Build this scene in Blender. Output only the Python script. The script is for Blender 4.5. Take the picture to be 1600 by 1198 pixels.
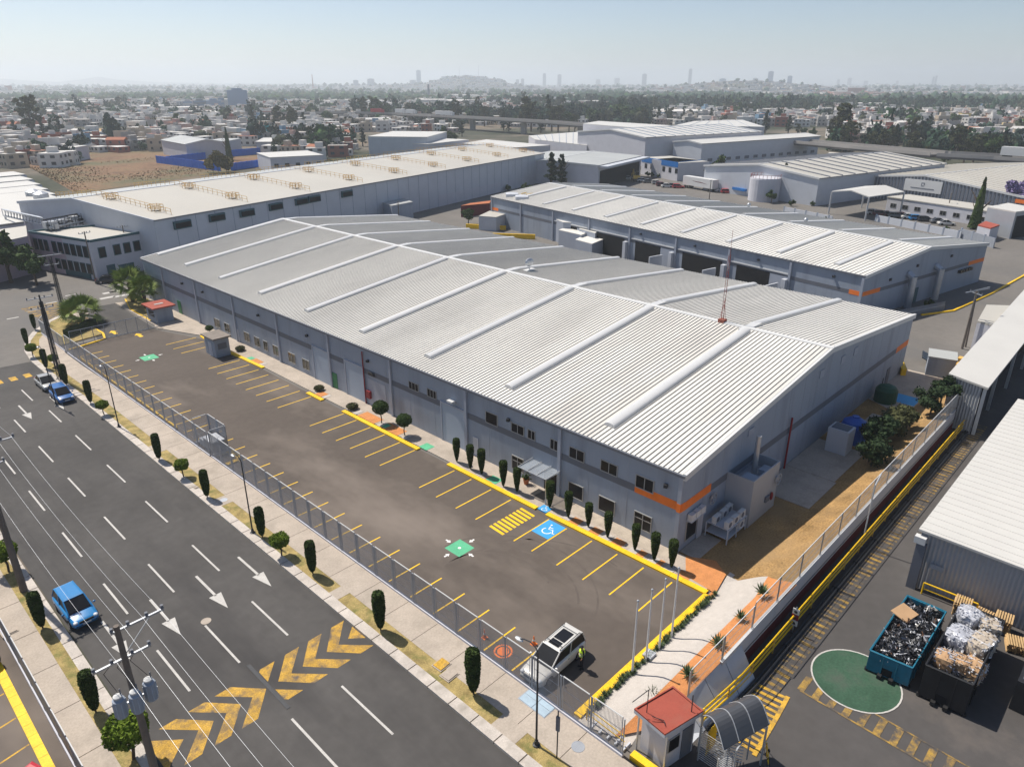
import bpy, bmesh, math, random
import numpy as np
from mathutils import Vector, Matrix, noise

# ------------------------------------------------------------------ camera, sky, sun
for o in list(bpy.data.objects): bpy.data.objects.remove(o)
SC = bpy.context.scene
COL = SC.collection
H = 34.0
FPX = 1122.03
PITCH, YAW = 0.3968, 0.7648
W0, H0 = 1600.0, 1198.0
FH = Vector((math.cos(YAW), math.sin(YAW), 0)); RT = Vector((math.sin(YAW), -math.cos(YAW), 0)); UP = Vector((0, 0, 1))
FW = FH*math.cos(PITCH) - UP*math.sin(PITCH); CU = FH*math.sin(PITCH) + UP*math.cos(PITCH)
cam_d = bpy.data.cameras.new("camera"); cam = bpy.data.objects.new("camera", cam_d); COL.objects.link(cam)
mw = Matrix((RT, CU, -FW)).transposed().to_4x4(); mw.translation = Vector((0, 0, H)); cam.matrix_world = mw
cam_d.sensor_fit = 'HORIZONTAL'; cam_d.sensor_width = 36; cam_d.lens = FPX/W0*36
cam_d.clip_start = 0.5; cam_d.clip_end = 40000
SC.camera = cam

SUN_EL, SUN_AZ = math.radians(56.0), math.radians(96.0)      # azimuth measured from +X towards +Y
wd = bpy.data.worlds.new("World"); SC.world = wd; wd.use_nodes = True
nt = wd.node_tree; bg = nt.nodes['Background']; sky = nt.nodes.new('ShaderNodeTexSky')
sky.sky_type = 'NISHITA'; sky.sun_disc = False; sky.sun_elevation = SUN_EL
sky.sun_rotation = math.radians(90) - SUN_AZ + math.radians(360)
sky.altitude = 2100; sky.air_density = 1.0; sky.dust_density = 4.0; sky.ozone_density = 1.0
hs = nt.nodes.new('ShaderNodeHueSaturation'); hs.inputs['Saturation'].default_value = 1.0
nt.links.new(sky.outputs[0], hs.inputs['Color']); nt.links.new(hs.outputs[0], bg.inputs[0]); bg.inputs[1].default_value = 0.085
sd = bpy.data.lights.new("sun", 'SUN'); sd.energy = 4.4; sd.angle = math.radians(0.53); sd.color = (1.0, 0.935, 0.84)
so = bpy.data.objects.new("sun", sd); COL.objects.link(so)
SDIR = Vector((math.cos(SUN_AZ)*math.cos(SUN_EL), math.sin(SUN_AZ)*math.cos(SUN_EL), math.sin(SUN_EL)))
so.rotation_euler = SDIR.to_track_quat('Z', 'Y').to_euler()
SC.view_settings.view_transform = 'Standard'; SC.view_settings.look = 'None'
SC.view_settings.exposure = 0.38
SC.cycles.volume_bounces = 2; SC.view_settings.gamma = 1.0

# ------------------------------------------------------------------ measuring helpers
def G(px, py, z=0.0):
    """world x, y of the spot at height z that the survey photo shows at px, py"""
    d = FW*FPX + RT*(px-W0/2) - CU*(py-H0/2)
    t = (z-H)/d.z
    return (d.x*t, d.y*t)
def onX(px, py, X):
    d = FW*FPX + RT*(px-W0/2) - CU*(py-H0/2); t = X/d.x
    return (d.y*t, H+d.z*t)
def polar(px, dist):
    a = math.atan((px-W0/2)/(FPX/math.cos(PITCH)))
    return (dist*math.cos(YAW-a), dist*math.sin(YAW-a))
def dist_y(py):
    return H*(FPX/math.cos(PITCH))/max(0.5, py-(H0/2-FPX*math.tan(PITCH)))

# ------------------------------------------------------------------ materials
MT = {}
def mat(name, col, rough=0.8, var=0.12, scale=0.6, metal=0.0, bump=0.0, bscale=None, spec=0.3, stain=None, alpha=None, emit=None, fine=0.0):
    if name in MT: return MT[name]
    m = bpy.data.materials.new(name); m.use_nodes = True
    n = m.node_tree; b = n.nodes['Principled BSDF']
    b.inputs['Roughness'].default_value = rough; b.inputs['Metallic'].default_value = metal
    b.inputs['Specular IOR Level'].default_value = spec
    tc = n.nodes.new('ShaderNodeTexCoord')
    nz = n.nodes.new('ShaderNodeTexNoise'); nz.inputs['Scale'].default_value = scale; nz.inputs['Detail'].default_value = 6; nz.inputs['Roughness'].default_value = 0.6
    n.links.new(tc.outputs['Object'], nz.inputs['Vector'])
    rp = n.nodes.new('ShaderNodeValToRGB'); rp.color_ramp.elements[0].position = 0.3; rp.color_ramp.elements[1].position = 0.7
    c = Vector(col[:3])
    rp.color_ramp.elements[0].color = (*(c*(1-var)), 1); rp.color_ramp.elements[1].color = (*(c*(1+var)), 1)
    n.links.new(nz.outputs['Fac'], rp.inputs['Fac']); last = rp.outputs['Color']
    if fine > 0:
        n2 = n.nodes.new('ShaderNodeTexNoise'); n2.inputs['Scale'].default_value = scale*14; n2.inputs['Detail'].default_value = 4
        n.links.new(tc.outputs['Object'], n2.inputs['Vector'])
        mr = n.nodes.new('ShaderNodeMapRange'); mr.inputs[1].default_value = 0.3; mr.inputs[2].default_value = 0.7; mr.inputs[3].default_value = 1-fine; mr.inputs[4].default_value = 1+fine
        n.links.new(n2.outputs['Fac'], mr.inputs[0])
        mx = n.nodes.new('ShaderNodeVectorMath'); mx.operation = 'SCALE'
        n.links.new(last, mx.inputs[0]); n.links.new(mr.outputs[0], mx.inputs['Scale']); last = mx.outputs[0]
    if stain:   # (colour, scale, threshold low, high, stretch xyz)
        sc, ss, lo, hi, st = stain
        mp = n.nodes.new('ShaderNodeMapping'); mp.inputs['Scale'].default_value = st
        n.links.new(tc.outputs['Object'], mp.inputs['Vector'])
        n3 = n.nodes.new('ShaderNodeTexNoise'); n3.inputs['Scale'].default_value = ss; n3.inputs['Detail'].default_value = 5; n3.inputs['Roughness'].default_value = 0.65
        n.links.new(mp.outputs[0], n3.inputs['Vector'])
        m3 = n.nodes.new('ShaderNodeMapRange'); m3.inputs[1].default_value = lo; m3.inputs[2].default_value = hi; m3.clamp = True
        n.links.new(n3.outputs['Fac'], m3.inputs[0])
        mix = n.nodes.new('ShaderNodeMixRGB'); n.links.new(m3.outputs[0], mix.inputs[0]); n.links.new(last, mix.inputs[1])
        mix.inputs[2].default_value = (*sc, 1); last = mix.outputs[0]
    n.links.new(last, b.inputs['Base Color'])
    if bump > 0:
        bp = n.nodes.new('ShaderNodeBump'); bp.inputs['Strength'].default_value = bump; bp.inputs['Distance'].default_value = 0.03
        n4 = n.nodes.new('ShaderNodeTexNoise'); n4.inputs['Scale'].default_value = bscale or scale*20; n4.inputs['Detail'].default_value = 3
        n.links.new(tc.outputs['Object'], n4.inputs['Vector']); n.links.new(n4.outputs['Fac'], bp.inputs['Height']); n.links.new(bp.outputs[0], b.inputs['Normal'])
    if alpha is not None: b.inputs['Alpha'].default_value = alpha
    MT[name] = m; return m
def M(name): return MT[name]

ASPH_S = ((0.20, 0.185, 0.17), 0.10, 0.50, 0.72, (1, .35, 1))
mat('street_asphalt', (.080, .075, .071), .9, .22, .10, bump=.3, bscale=30, fine=.07, stain=((.052, .049, .048), .16, .48, .68, (1, .25, 1)))
mat('old_asphalt', (.155, .143, .130), .9, .12, .08, fine=.06, stain=((.13, .125, .12), .05, .5, .7, (1, .5, 1)))
mat('lot_asphalt', (.102, .084, .071), .9, .12, .10, bump=.3, bscale=30, fine=.06, stain=((.21, .175, .148), .075, .47, .70, (1, .45, 1)))
mat('yard_asphalt', (.080, .074, .071), .9, .16, .10, bump=.3, bscale=30, fine=.06, stain=((.13, .112, .10), .2, .56, .8, (1, 1, 1)))
mat('concrete', (.42, .36, .30), .9, .10, .5, fine=.10, stain=((.29, .25, .205), .35, .50, .78, (1, 1, 1)))
mat('kerb_concrete', (.50, .45, .40), .9, .14, .8, fine=.12, stain=((.28, .25, .21), .7, .55, .8, (1, 1, 1)))
mat('dry_grass', (.33, .25, .10), .95, .35, 1.2, fine=.30, bump=.6, stain=((.14, .15, .045), .8, .5, .7, (1, 1, 1)))
mat('straw_grass', (.32, .195, .078), .95, .30, .5, fine=.34, bump=.6, stain=((.30, .20, .10), .12, .45, .7, (1, 1, 1)))
mat('faint_yellow', (.38, .235, .05), .85, .2, 1.5, fine=.3, stain=((.085, .076, .07), 1.3, .36, .60, (1,1,1)))
mat('white_gravel', (.47, .43, .39), .95, .07, 2.0, fine=.16, bump=1.0, bscale=12)
mat('orange_gravel', (.56, .235, .085), .95, .12, 1.5, fine=.22, bump=1.0, bscale=14)
mat('yellow_paint', (.85, .52, .015), .6, .12, .8, fine=.12, stain=((.45, .28, .05), 1.2, .62, .85, (1, 1, 1)))
mat('worn_yellow', (.56, .33, .045), .8, .25, 1.2, fine=.3, stain=((.16, .125, .09), 1.6, .50, .74, (1, 1, 1)))
mat('chevron_yellow', (.48, .285, .05), .85, .22, 1.0, fine=.3, stain=((.12, .10, .085), 1.1, .45, .68, (1, 1, 1)))
mat('white_paint', (.48, .46, .43), .7, .12, 1.0, fine=.15, stain=((.28, .26, .25), 1.5, .58, .85, (1, 1, 1)))
mat('white_mark', (.78, .77, .74), .7, .06, 1.0)
mat('green_paint', (.10, .42, .23), .7, .12, .8, fine=.1)
mat('yard_green', (.040, .092, .056), .85, .2, .5, fine=.15, stain=((.075, .085, .07), .5, .5, .8, (1, 1, 1)))
mat('blue_paint', (.05, .33, .66), .6, .08, 1.0)
mat('orange_paint', (.85, .20, .03), .6, .08, 1.0)
mat('wall_grey', (.29, .33, .395), .55, .04, .3, fine=.02, stain=((.20, .225, .27), .5, .50, .85, (1, 1, .12)))
mat('wall_panel', (.33, .36, .42), .5, .05, .5)
mat('door_blue', (.36, .42, .50), .5, .05, .4)
mat('wall_light', (.50, .52, .56), .6, .05, .3, stain=((.36, .37, .39), .5, .62, .9, (1, 1, .15)))
mat('band_dark', (.14, .15, .175), .6, .05, .5)
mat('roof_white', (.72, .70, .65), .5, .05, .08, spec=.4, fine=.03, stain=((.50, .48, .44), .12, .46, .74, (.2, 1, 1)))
mat('roof_rib', (.60, .58, .54), .5, .05, .3)
mat('rib_dirt_shade', (.13, .125, .12), .8, .2, .5)  # rib strip colour: valley dirt with the seam shadow painted in
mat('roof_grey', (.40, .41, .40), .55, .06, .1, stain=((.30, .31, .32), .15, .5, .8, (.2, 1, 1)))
mat('roof_beige', (.455, .435, .39), .6, .06, .05, stain=((.46, .43, .38), .08, .5, .8, (.3, 1, 1)))
mat('roof_bright', (.56, .545, .51), .5, .04, .2, stain=((.52, .50, .47), .7, .60, .85, (1, .15, 1)))
mat('skylight', (.56, .56, .555), .35, .03, .5, spec=.5)
mat('trim_white', (.60, .60, .59), .5, .03, .5)
mat('corrugated', (.42, .44, .47), .45, .06, .3, metal=.3)
mat('galv', (.45, .47, .50), .4, .08, 2, metal=.6)
mat('steel_blue', (.33, .355, .40), .5, .08, 2, metal=.3)
mat('pole_dark', (.035, .037, .042), .5, .1, 2)
mat('pole_concrete', (.16, .135, .115), .85, .15, 1.5, fine=.1)
mat('alum', (.55, .56, .57), .4, .05, 2, metal=.5)
mat('glass_dark', (.012, .013, .016), .28, .3, .6, spec=.25)
mat('glass_warm', (.05, .045, .03), .15, .5, 1.2, spec=.6)
mat('frame_white', (.34, .335, .32), .5, .05, 1)
mat('rubber', (.018, .018, .019), .8, .1, 3)
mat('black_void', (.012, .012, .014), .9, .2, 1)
mat('red_pipe', (.24, .02, .025), .5, .1, 1)
mat('maroon', (.12, .018, .022), .7, .15, .8)
mat('red_roof', (.33, .075, .05), .8, .10, .6, fine=.06, stain=((.30, .10, .07), .8, .5, .8, (1, 1, 1)))
mat('brick_red', (.30, .10, .07), .9, .15, .6)
mat('green_door', (.04, .20, .08), .5, .1, 1)
mat('tank_blue', (.01, .09, .42), .45, .06, 1, spec=.5)
mat('tank_green', (.02, .09, .05), .5, .08, 1)
mat('yellow_steel', (.78, .48, .01), .5, .10, 1.5)
mat('orange_steel', (.70, .42, .10), .5, .10, 1)
mat('wood', (.50, .34, .17), .85, .15, 2, fine=.15)
mat('cardboard', (.46, .29, .16), .9, .08, 1)
mat('polycarb', (.06, .063, .07), .38, .06, .6, spec=.6)
mat('terracotta', (.42, .14, .06), .9, .1, 1)
mat('paver', (.42, .36, .29), .9, .18, 1.3, fine=.15)
mat('wall_white', (.52, .52, .56), .8, .05, .4, stain=((.45, .44, .45), .5, .6, .9, (1, 1, .2)))
mat('wall_pink', (.50, .40, .45), .8, .05, .4)
mat('teal_trim', (.04, .10, .12), .6, .1, 1)
mat('factory_blue', (.01, .13, .40), .5, .06, 1)
mat('leaf_olive', (.15, .125, .045), .85, .35, 1.5, spec=.1)
mat('leaf_straw', (.30, .19, .10), .95, .25, 1)
mat('fence_blue', (.01, .13, .62), .5, .06, 1)
mat('bark', (.10, .07, .05), .9, .2, 3)
mat('pole_red', (.30, .08, .06), .6, .2, 2)
mat('leaf_topiary', (.050, .078, .020), .8, .4, 3, spec=.15)
mat('leaf_bright', (.13, .19, .02), .8, .35, 3, spec=.15)
mat('leaf_mid', (.050, .085, .022), .8, .35, 1.5, spec=.15)
mat('leaf_dark', (.028, .048, .020), .8, .35, 1.5, spec=.15)
mat('leaf_dusty', (.075, .080, .035), .85, .35, .8, spec=.1)
mat('leaf_palm', (.17, .23, .045), .7, .35, 2, spec=.2)
mat('wood_a', (.036, .074, .042), .9, .4, .05, spec=.05)
mat('wood_b', (.028, .050, .036), .9, .4, .05, spec=.05)
mat('wood_c', (.060, .068, .042), .9, .4, .05, spec=.05)
mat('wood_d', (.060, .115, .040), .9, .4, .05, spec=.05)
mat('leaf_lilac', (.22, .18, .33), .85, .3, 1.5)
mat('leaf_dry', (.22, .16, .09), .9, .3, 1.5)
mat('agave', (.12, .17, .08), .7, .2, 3)
mat('skin', (.33, .18, .11), .6, .05, 8)
mat('vest', (.55, .75, .04), .6, .08, 6)
mat('cloth_dark', (.015, .017, .025), .85, .1, 6)

# ------------------------------------------------------------------ mesh building
class MB:
    def __init__(s): s.v = []; s.f = []; s.m = []
    def add(s, vs, fs, mi=0):
        k = len(s.v); s.v += [tuple(p) for p in vs]; s.f += [tuple(i+k for i in f) for f in fs]; s.m += [mi]*len(fs); return s
    def box(s, x0, x1, y0, y1, z0, z1, mi=0):
        return s.add([(x0,y0,z0),(x1,y0,z0),(x1,y1,z0),(x0,y1,z0),(x0,y0,z1),(x1,y0,z1),(x1,y1,z1),(x0,y1,z1)],
                     [(0,3,2,1),(4,5,6,7),(0,1,5,4),(1,2,6,5),(2,3,7,6),(3,0,4,7)], mi)
    def obox(s, c, size, ang=0, mi=0, tilt=None):
        mm = Matrix.Rotation(ang, 3, 'Z')
        if tilt: mm = mm @ tilt
        hx, hy, hz = size[0]/2, size[1]/2, size[2]/2
        vs = [mm @ Vector((a*hx, b*hy, d*hz)) + Vector(c) for d in (-1, 1) for a, b in ((-1,-1),(1,-1),(1,1),(-1,1))]
        return s.add(vs, [(0,3,2,1),(4,5,6,7),(0,1,5,4),(1,2,6,5),(2,3,7,6),(3,0,4,7)], mi)
    def prism(s, pts, z0, z1, mi=0):
        n = len(pts); a = sum(pts[i][0]*pts[(i+1)%n][1]-pts[(i+1)%n][0]*pts[i][1] for i in range(n))
        if a < 0: pts = pts[::-1]
        vs = [(p[0], p[1], z0) for p in pts] + [(p[0], p[1], z1) for p in pts]
        return s.add(vs, [tuple(range(n-1, -1, -1)), tuple(range(n, 2*n))] + [(i, (i+1)%n, n+(i+1)%n, n+i) for i in range(n)], mi)
    def flat(s, pts, z, mi=0):
        n = len(pts); a = sum(pts[i][0]*pts[(i+1)%n][1]-pts[(i+1)%n][0]*pts[i][1] for i in range(n))
        if a < 0: pts = pts[::-1]
        zf = z if callable(z) else (lambda x, y: z)
        return s.add([(p[0], p[1], zf(p[0], p[1])) for p in pts], [tuple(range(n))], mi)
    def strip(s, pts, w, z, mi=0):
        """flat ribbon of width w along pts"""
        zf = z if callable(z) else (lambda x, y: z)
        L = []
        for i, p in enumerate(pts):
            a = Vector(pts[max(0, i-1)]); b = Vector(pts[min(len(pts)-1, i+1)]); d = (b-a).normalized(); q = Vector((-d.y, d.x))*w/2
            L += [(p[0]+q.x, p[1]+q.y), (p[0]-q.x, p[1]-q.y)]
        return s.add([(x, y, zf(x, y)) for x, y in L], [(2*i+1, 2*i+3, 2*i+2, 2*i) for i in range(len(pts)-1)], mi)
    def tube(s, p, q, r, n=6, r2=None, mi=0, cap=True):
        p = Vector(p); q = Vector(q); d = (q-p)
        if d.length < 1e-6: return s
        d.normalize(); u = d.orthogonal().normalized(); w = d.cross(u); r2 = r if r2 is None else r2
        vs = []
        for c, rr in ((p, r), (q, r2)):
            vs += [c + (u*math.cos(2*math.pi*i/n) + w*math.sin(2*math.pi*i/n))*rr for i in range(n)]
        fs = [(i, (i+1)%n, n+(i+1)%n, n+i) for i in range(n)]
        if cap: fs += [tuple(range(n-1, -1, -1)), tuple(range(n, 2*n))]
        return s.add(vs, fs, mi)
    def path(s, pts, r, n=5, mi=0):
        for a, b in zip(pts[:-1], pts[1:]): s.tube(a, b, r, n, mi=mi)
        return s
    def lathe(s, prof, n=12, c=(0,0,0), mi=0, jit=0, rnd=None):
        vs = []; k = len(prof)
        for z, r in prof:
            for i in range(n):
                a = 2*math.pi*i/n; rr = r*(1+(rnd.uniform(-jit, jit) if rnd else 0))
                vs.append((c[0]+rr*math.cos(a), c[1]+rr*math.sin(a), c[2]+z))
        fs = [(j*n+i, j*n+(i+1)%n, (j+1)*n+(i+1)%n, (j+1)*n+i) for j in range(k-1) for i in range(n)]
        fs += [tuple(range(n-1, -1, -1)), tuple((k-1)*n+i for i in range(n))]
        return s.add(vs, fs, mi)
    def ball(s, c, r, sc=(1,1,1), n=10, m=6, mi=0, jit=0, rnd=None):
        vs = [(c[0], c[1], c[2]-r*sc[2])]
        for j in range(1, m):
            t = math.pi*j/m
            for i in range(n):
                a = 2*math.pi*i/n; k = 1+(rnd.uniform(-jit, jit) if rnd else 0)
                vs.append((c[0]+r*sc[0]*math.sin(t)*math.cos(a)*k, c[1]+r*sc[1]*math.sin(t)*math.sin(a)*k, c[2]-r*sc[2]*math.cos(t)*k))
        vs.append((c[0], c[1], c[2]+r*sc[2])); e = len(vs)-1
        fs = [(0, 1+(i+1)%n, 1+i) for i in range(n)]
        for j in range(m-2):
            b = 1+j*n; fs += [(b+i, b+(i+1)%n, b+n+(i+1)%n, b+n+i) for i in range(n)]
        b = 1+(m-2)*n; fs += [(b+i, b+(i+1)%n, e) for i in range(n)]
        return s.add(vs, fs, mi)
    def leaf(s, c, size, rnd, mi=0, up=0.3, asp=1.6):
        d = Vector((rnd.gauss(0,1), rnd.gauss(0,1), rnd.gauss(0,1)+up)).normalized(); u = d.orthogonal().normalized(); w = d.cross(u)
        a = rnd.uniform(0, 6.28); u, w = u*math.cos(a)+w*math.sin(a), w*math.cos(a)-u*math.sin(a)
        c = Vector(c); u = u*size*asp/2; w = w*size/2
        return s.add([c-u, c+w-u*.1, c+u, c-w-u*.1], [(0,1,2,3)], mi)
    def build(s, name, mats, parent=None, loc=None, smooth=False):
        me = bpy.data.meshes.new(name)
        off = Vector((0,0,0))
        if loc is not None: off = Vector(loc)
        elif parent is not None and parent.name in WORLD: off = WORLD[parent.name]
        me.from_pydata([(p[0]-off.x, p[1]-off.y, p[2]-off.z) for p in s.v], [], s.f)
        if not isinstance(mats, (list, tuple)): mats = [mats]
        for mm in mats: me.materials.append(M(mm) if isinstance(mm, str) else mm)
        if len(mats) > 1: me.polygons.foreach_set('material_index', s.m)
        if smooth: me.polygons.foreach_set('use_smooth', [True]*len(s.f))
        me.update()
        o = bpy.data.objects.new(name, me); COL.objects.link(o)
        if parent is not None:
            o.parent = parent
            if parent.name in WORLD: WORLD[o.name] = WORLD[parent.name]
        elif loc is not None: o.location = loc; WORLD[o.name] = Vector(loc)
        return o
WORLD = {}     # things whose parts are given in world coordinates
def tag(o, label, cat, group=None):
    o['label'] = label; o['category'] = cat
    if group: o['group'] = group
    return o
def thing(name, label, cat, loc=(0,0,0), rot=0, group=None, world=False):
    o = bpy.data.objects.new(name, None); COL.objects.link(o); o.empty_display_size = .3
    o.location = loc; o.rotation_euler = (0, 0, rot)
    if world: WORLD[o.name] = Vector(loc)
    return tag(o, label, cat, group)
def struct(o, kind='structure'): o['kind'] = kind; return o
def dup(root, loc, rot, label, group=None, scale=1.0):
    def cp(o, par):
        c = o.copy(); COL.objects.link(c); c.parent = par
        for ch in o.children: cp(ch, c)
        return c
    r = root.copy(); COL.objects.link(r)
    for ch in root.children: cp(ch, r)
    r.location = loc; r.rotation_euler = (0, 0, rot); r.scale = (scale,)*3; r['label'] = label
    if group: r['group'] = group
    return r
ORD = ['first','second','third','fourth','fifth','sixth','seventh','eighth','ninth','tenth','eleventh','twelfth','thirteenth','fourteenth','fifteenth','sixteenth','seventeenth','eighteenth','nineteenth','twentieth']
def ordw(i):
    if i < 20: return ORD[i]
    tens = ['', '', 'twenty', 'thirty', 'forty', 'fifty', 'sixty', 'seventy', 'eighty', 'ninety']
    t, u = divmod(i+1, 10)
    if t < 10: return tens[t]+('-'+ORD[u-1] if u else 'th').replace('yth', 'ieth')
    return 'hundred and '+ordw(i-100)
# ------------------------------------------------------------------ ground, roads, pavements
def yz(x, y=0):      # the recycling yard lies lower than the street
    t = min(1, max(0, (x-26.5)/9.5)); return -1.2*(t*t*(3-2*t))
def GY(px, py):
    z = -1.0
    for _ in range(25): x, y = G(px, py, z); z = 0.5*z+0.5*yz(x)
    return (x, y)

def ground_mesh():
    b = MB(); YB = 14.2
    # big sheet with the yard cut out (x 26..150, y < 14.2)
    FAR = 26000
    b.add([(-FAR,-FAR,0),(26,-FAR,0),(26,YB,0),(-FAR,YB,0)], [(0,1,2,3)])
    b.add([(-FAR,YB,0),(26,YB,0),(150,YB,0),(FAR,YB,0),(FAR,FAR,0),(-FAR,FAR,0)], [(0,1,2,3,4,5)])
    b.add([(150,-FAR,0),(FAR,-FAR,0),(FAR,YB,0),(150,YB,0)], [(0,1,2,3)])
    b.add([(26,-FAR,0),(150,-FAR,0),(150,-60,0),(26,-60,0)], [(0,1,2,3)])
    return b
m = bpy.data.materials.new('city_ground'); m.use_nodes = True; n = m.node_tree; bs = n.nodes['Principled BSDF']; bs.inputs['Roughness'].default_value = 1; bs.inputs['Specular IOR Level'].default_value = .1
tc = n.nodes.new('ShaderNodeTexCoord'); n1 = n.nodes.new('ShaderNodeTexNoise'); n1.inputs['Scale'].default_value = .012; n1.inputs['Detail'].default_value = 8; n1.inputs['Roughness'].default_value = .65
n.links.new(tc.outputs['Object'], n1.inputs['Vector']); rp = n.nodes.new('ShaderNodeValToRGB'); cr = rp.color_ramp
cr.elements[0].position = .36; cr.elements[0].color = (.035, .045, .028, 1); cr.elements[1].position = .66; cr.elements[1].color = (.22, .165, .11, 1)
e = cr.elements.new(.48); e.color = (.08, .08, .058, 1); e = cr.elements.new(.56); e.color = (.15, .13, .105, 1)
n.links.new(n1.outputs['Fac'], rp.inputs['Fac']); n.links.new(rp.outputs[0], bs.inputs['Base Color']); MT['city_ground'] = m
struct(ground_mesh().build('ground', 'city_ground'))

Z1, Z2, Z3, Z4 = .004, .008, .012, .016
# industrial estate apron (light worn asphalt) around and behind the buildings
struct(MB().flat([(-80,88),(20,88),(24.5,14.3),(150,14.3),(330,18),(330,140),(240,190),(60,185),(-80,200)], Z1).build('estate_road', 'old_asphalt'))
struct(MB().flat([(6.8,-60),(20.35,-60),(20.35,105),(20.0,107.2),(6.9,108.6)], Z2).build('street', 'street_asphalt'))
# kerbs, strips, pavement right of the street
def kerb_line():
    pts = [(20.35,-40),(20.35,40),(20.3,60),(20.25,88),(19.9,100),(19.9,107),(20.4,112),(21.6,116.5),(23.6,120.5),(26.6,124.6),(30.0,127.6)]
    return pts
def offset(pts, d):
    L = []
    for i, p in enumerate(pts):
        a = Vector(pts[max(0, i-1)]); b = Vector(pts[min(len(pts)-1, i+1)]); t = (b-a).normalized(); L.append((p[0]+t.y*d, p[1]-t.x*d))
    return L
KL = kerb_line()
def ribbon(pts, d0, d1, z0, z1, name, mt, seg=0):
    A = offset(pts, d0); B = offset(pts, d1); b = MB()
    for i in range(len(pts)-1):
        b.prism([A[i], A[i+1], B[i+1], B[i]], z0, z1)
    return struct(b.build(name, mt))
def dense(pts, step):
    L = [pts[0]]
    for a, b in zip(pts[:-1], pts[1:]):
        a = Vector(a); b = Vector(b); k = max(1, int((b-a).length/step))
        L += [tuple(a+(b-a)*j/k) for j in range(1, k+1)]
    return L
def kerb_stones(pts, d0, d1, h, name, mt, step=1.9, gap=.02):
    b = MB(); P = dense(pts, step); A = offset(P, d0); B = offset(P, d1)
    for i in range(len(P)-1):
        f = gap
        a0 = Vector(A[i]).lerp(Vector(A[i+1]), f); a1 = Vector(A[i]).lerp(Vector(A[i+1]), 1-f); b0 = Vector(B[i]).lerp(Vector(B[i+1]), f); b1 = Vector(B[i]).lerp(Vector(B[i+1]), 1-f)
        b.prism([a0, a1, b1, b0], 0, h)
    return struct(b.build(name, mt))
kerb_stones(KL, 0, .72, .16, 'kerb', 'kerb_concrete')
ribbon(dense(KL, 6), .72, 1.75, 0, .135, 'verge', 'dry_grass')
# footway slabs with joints
def slabs(pts, d0, d1, z, name, mt, step):
    b = MB(); P = dense(pts, step); A = offset(P, d0); B = offset(P, d1)
    for i in range(len(P)-1):
        f = .006
        a0 = Vector(A[i]).lerp(Vector(A[i+1]), f); a1 = Vector(A[i]).lerp(Vector(A[i+1]), 1-f); b0 = Vector(B[i]).lerp(Vector(B[i+1]), f); b1 = Vector(B[i]).lerp(Vector(B[i+1]), 1-f)
        b.prism([a0, a1, b1, b0], 0, z)
    return struct(b.build(name, mt))
slabs(KL[:8], 1.75, 4.15, .15, 'pavement', 'concrete', 3.1)
slabs([(20.4,112),(21.6,116.5),(23.6,120.5),(26.6,124.6),(30,127.6)], 1.75, 4.0, .152, 'pavement', 'concrete', 3.1)
for (y0, y1) in ((55.1,56.6),(37.4,38.5),(20.0,21.9),(69.0,71.0)):   # paved gaps in the verge
    struct(MB().box(21.05, 22.15, y0, y1, .10, .149).build('pavement', 'concrete'))
# left side of the street
LK = [(6.75,-40),(6.75,62),(6.7,120)]
kerb_stones(LK, 0, -.62, .16, 'kerb', 'kerb_concrete')
ribbon(dense(LK, 6), -.62, -1.35, 0, .135, 'verge', 'dry_grass')
slabs(LK, -1.35, -3.0, .15, 'pavement', 'concrete', 4.2)
struct(MB().flat([(-60,-40),(3.7,-40),(3.7,80),(-60,80)], Z1+.004).build('car_park', 'lot_asphalt'))
b = MB(); 
for y in range(20, 60): b.box(2.45, 2.95, y+.01, y+.99, 0, .14)
struct(b.build('kerb', 'yellow_paint'))
b = MB()
for y in (31.8, 34.4, 37.0, 39.6, 42.2, 44.8, 47.4, 50):
    b.strip([(-3.2, y-1.0), (2.4, y)], .11, Z3)
    pass
struct(b.build('stall_marking', 'worn_yellow'))

# warehouse car park
LOT = [(24.9,18.95),(39.95,18.95),(39.75,46),(39.7,64),(39.75,84),(39.8,99),(36.6,109.2),(25.3,110.4),(24.5,104),(24.2,60)]
struct(MB().flat(LOT, Z2+.002).build('car_park', 'lot_asphalt'))
struct(MB().flat([(29.0,109.2),(36.8,108.6),(37.6,128),(31.8,128)], Z2).build('driveway', 'street_asphalt'))
b = MB()
for y in (21.4,23.9,26.35,28.87): b.box(35.0, 39.35, y-.055, y+.055, Z3-.004, Z3+.004)
for y in (31.45,33.4): b.box(35.0, 39.3, y-.055, y+.055, Z3-.004, Z3+.004)
for y in (37.85,40.34,42.95,45.3): b.box(35.0, 39.3, y-.055, y+.055, Z3-.004, Z3+.004)
for y in (51.22,53.65,56.2,58.7,61.25,63.67): b.box(35.0, 39.3, y-.055, y+.055, Z3-.004, Z3+.004)
for k in range(8): b.box(35.0, 39.3, 70.4+k*2.48-.055, 70.4+k*2.48+.055, Z3-.004, Z3+.004) if k not in () else 0
for k in range(3): b.box(35.0, 39.3, 96.0+k*2.5-.055, 96.0+k*2.5+.055, Z3-.004, Z3+.004)
for k in range(33):
    y = 23.95+k*2.52
    b.box(24.95 if y > 25 else 24.95, 27.9, y-.055, y+.055, Z3-.004, Z3+.004)
struct(b.build('stall_marking', 'yellow_paint'))
b = MB()                                                  # hatched walkway
for k in range(9):
    x = 34.95+k*.46; b.add([(x, 34.6, Z3), (x+.27, 34.6, Z3), (x+.27+.12, 36.3, Z3), (x+.12, 36.3, Z3)], [(0,1,2,3)])
struct(b.build('walkway_marking', 'yellow_paint'))
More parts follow.
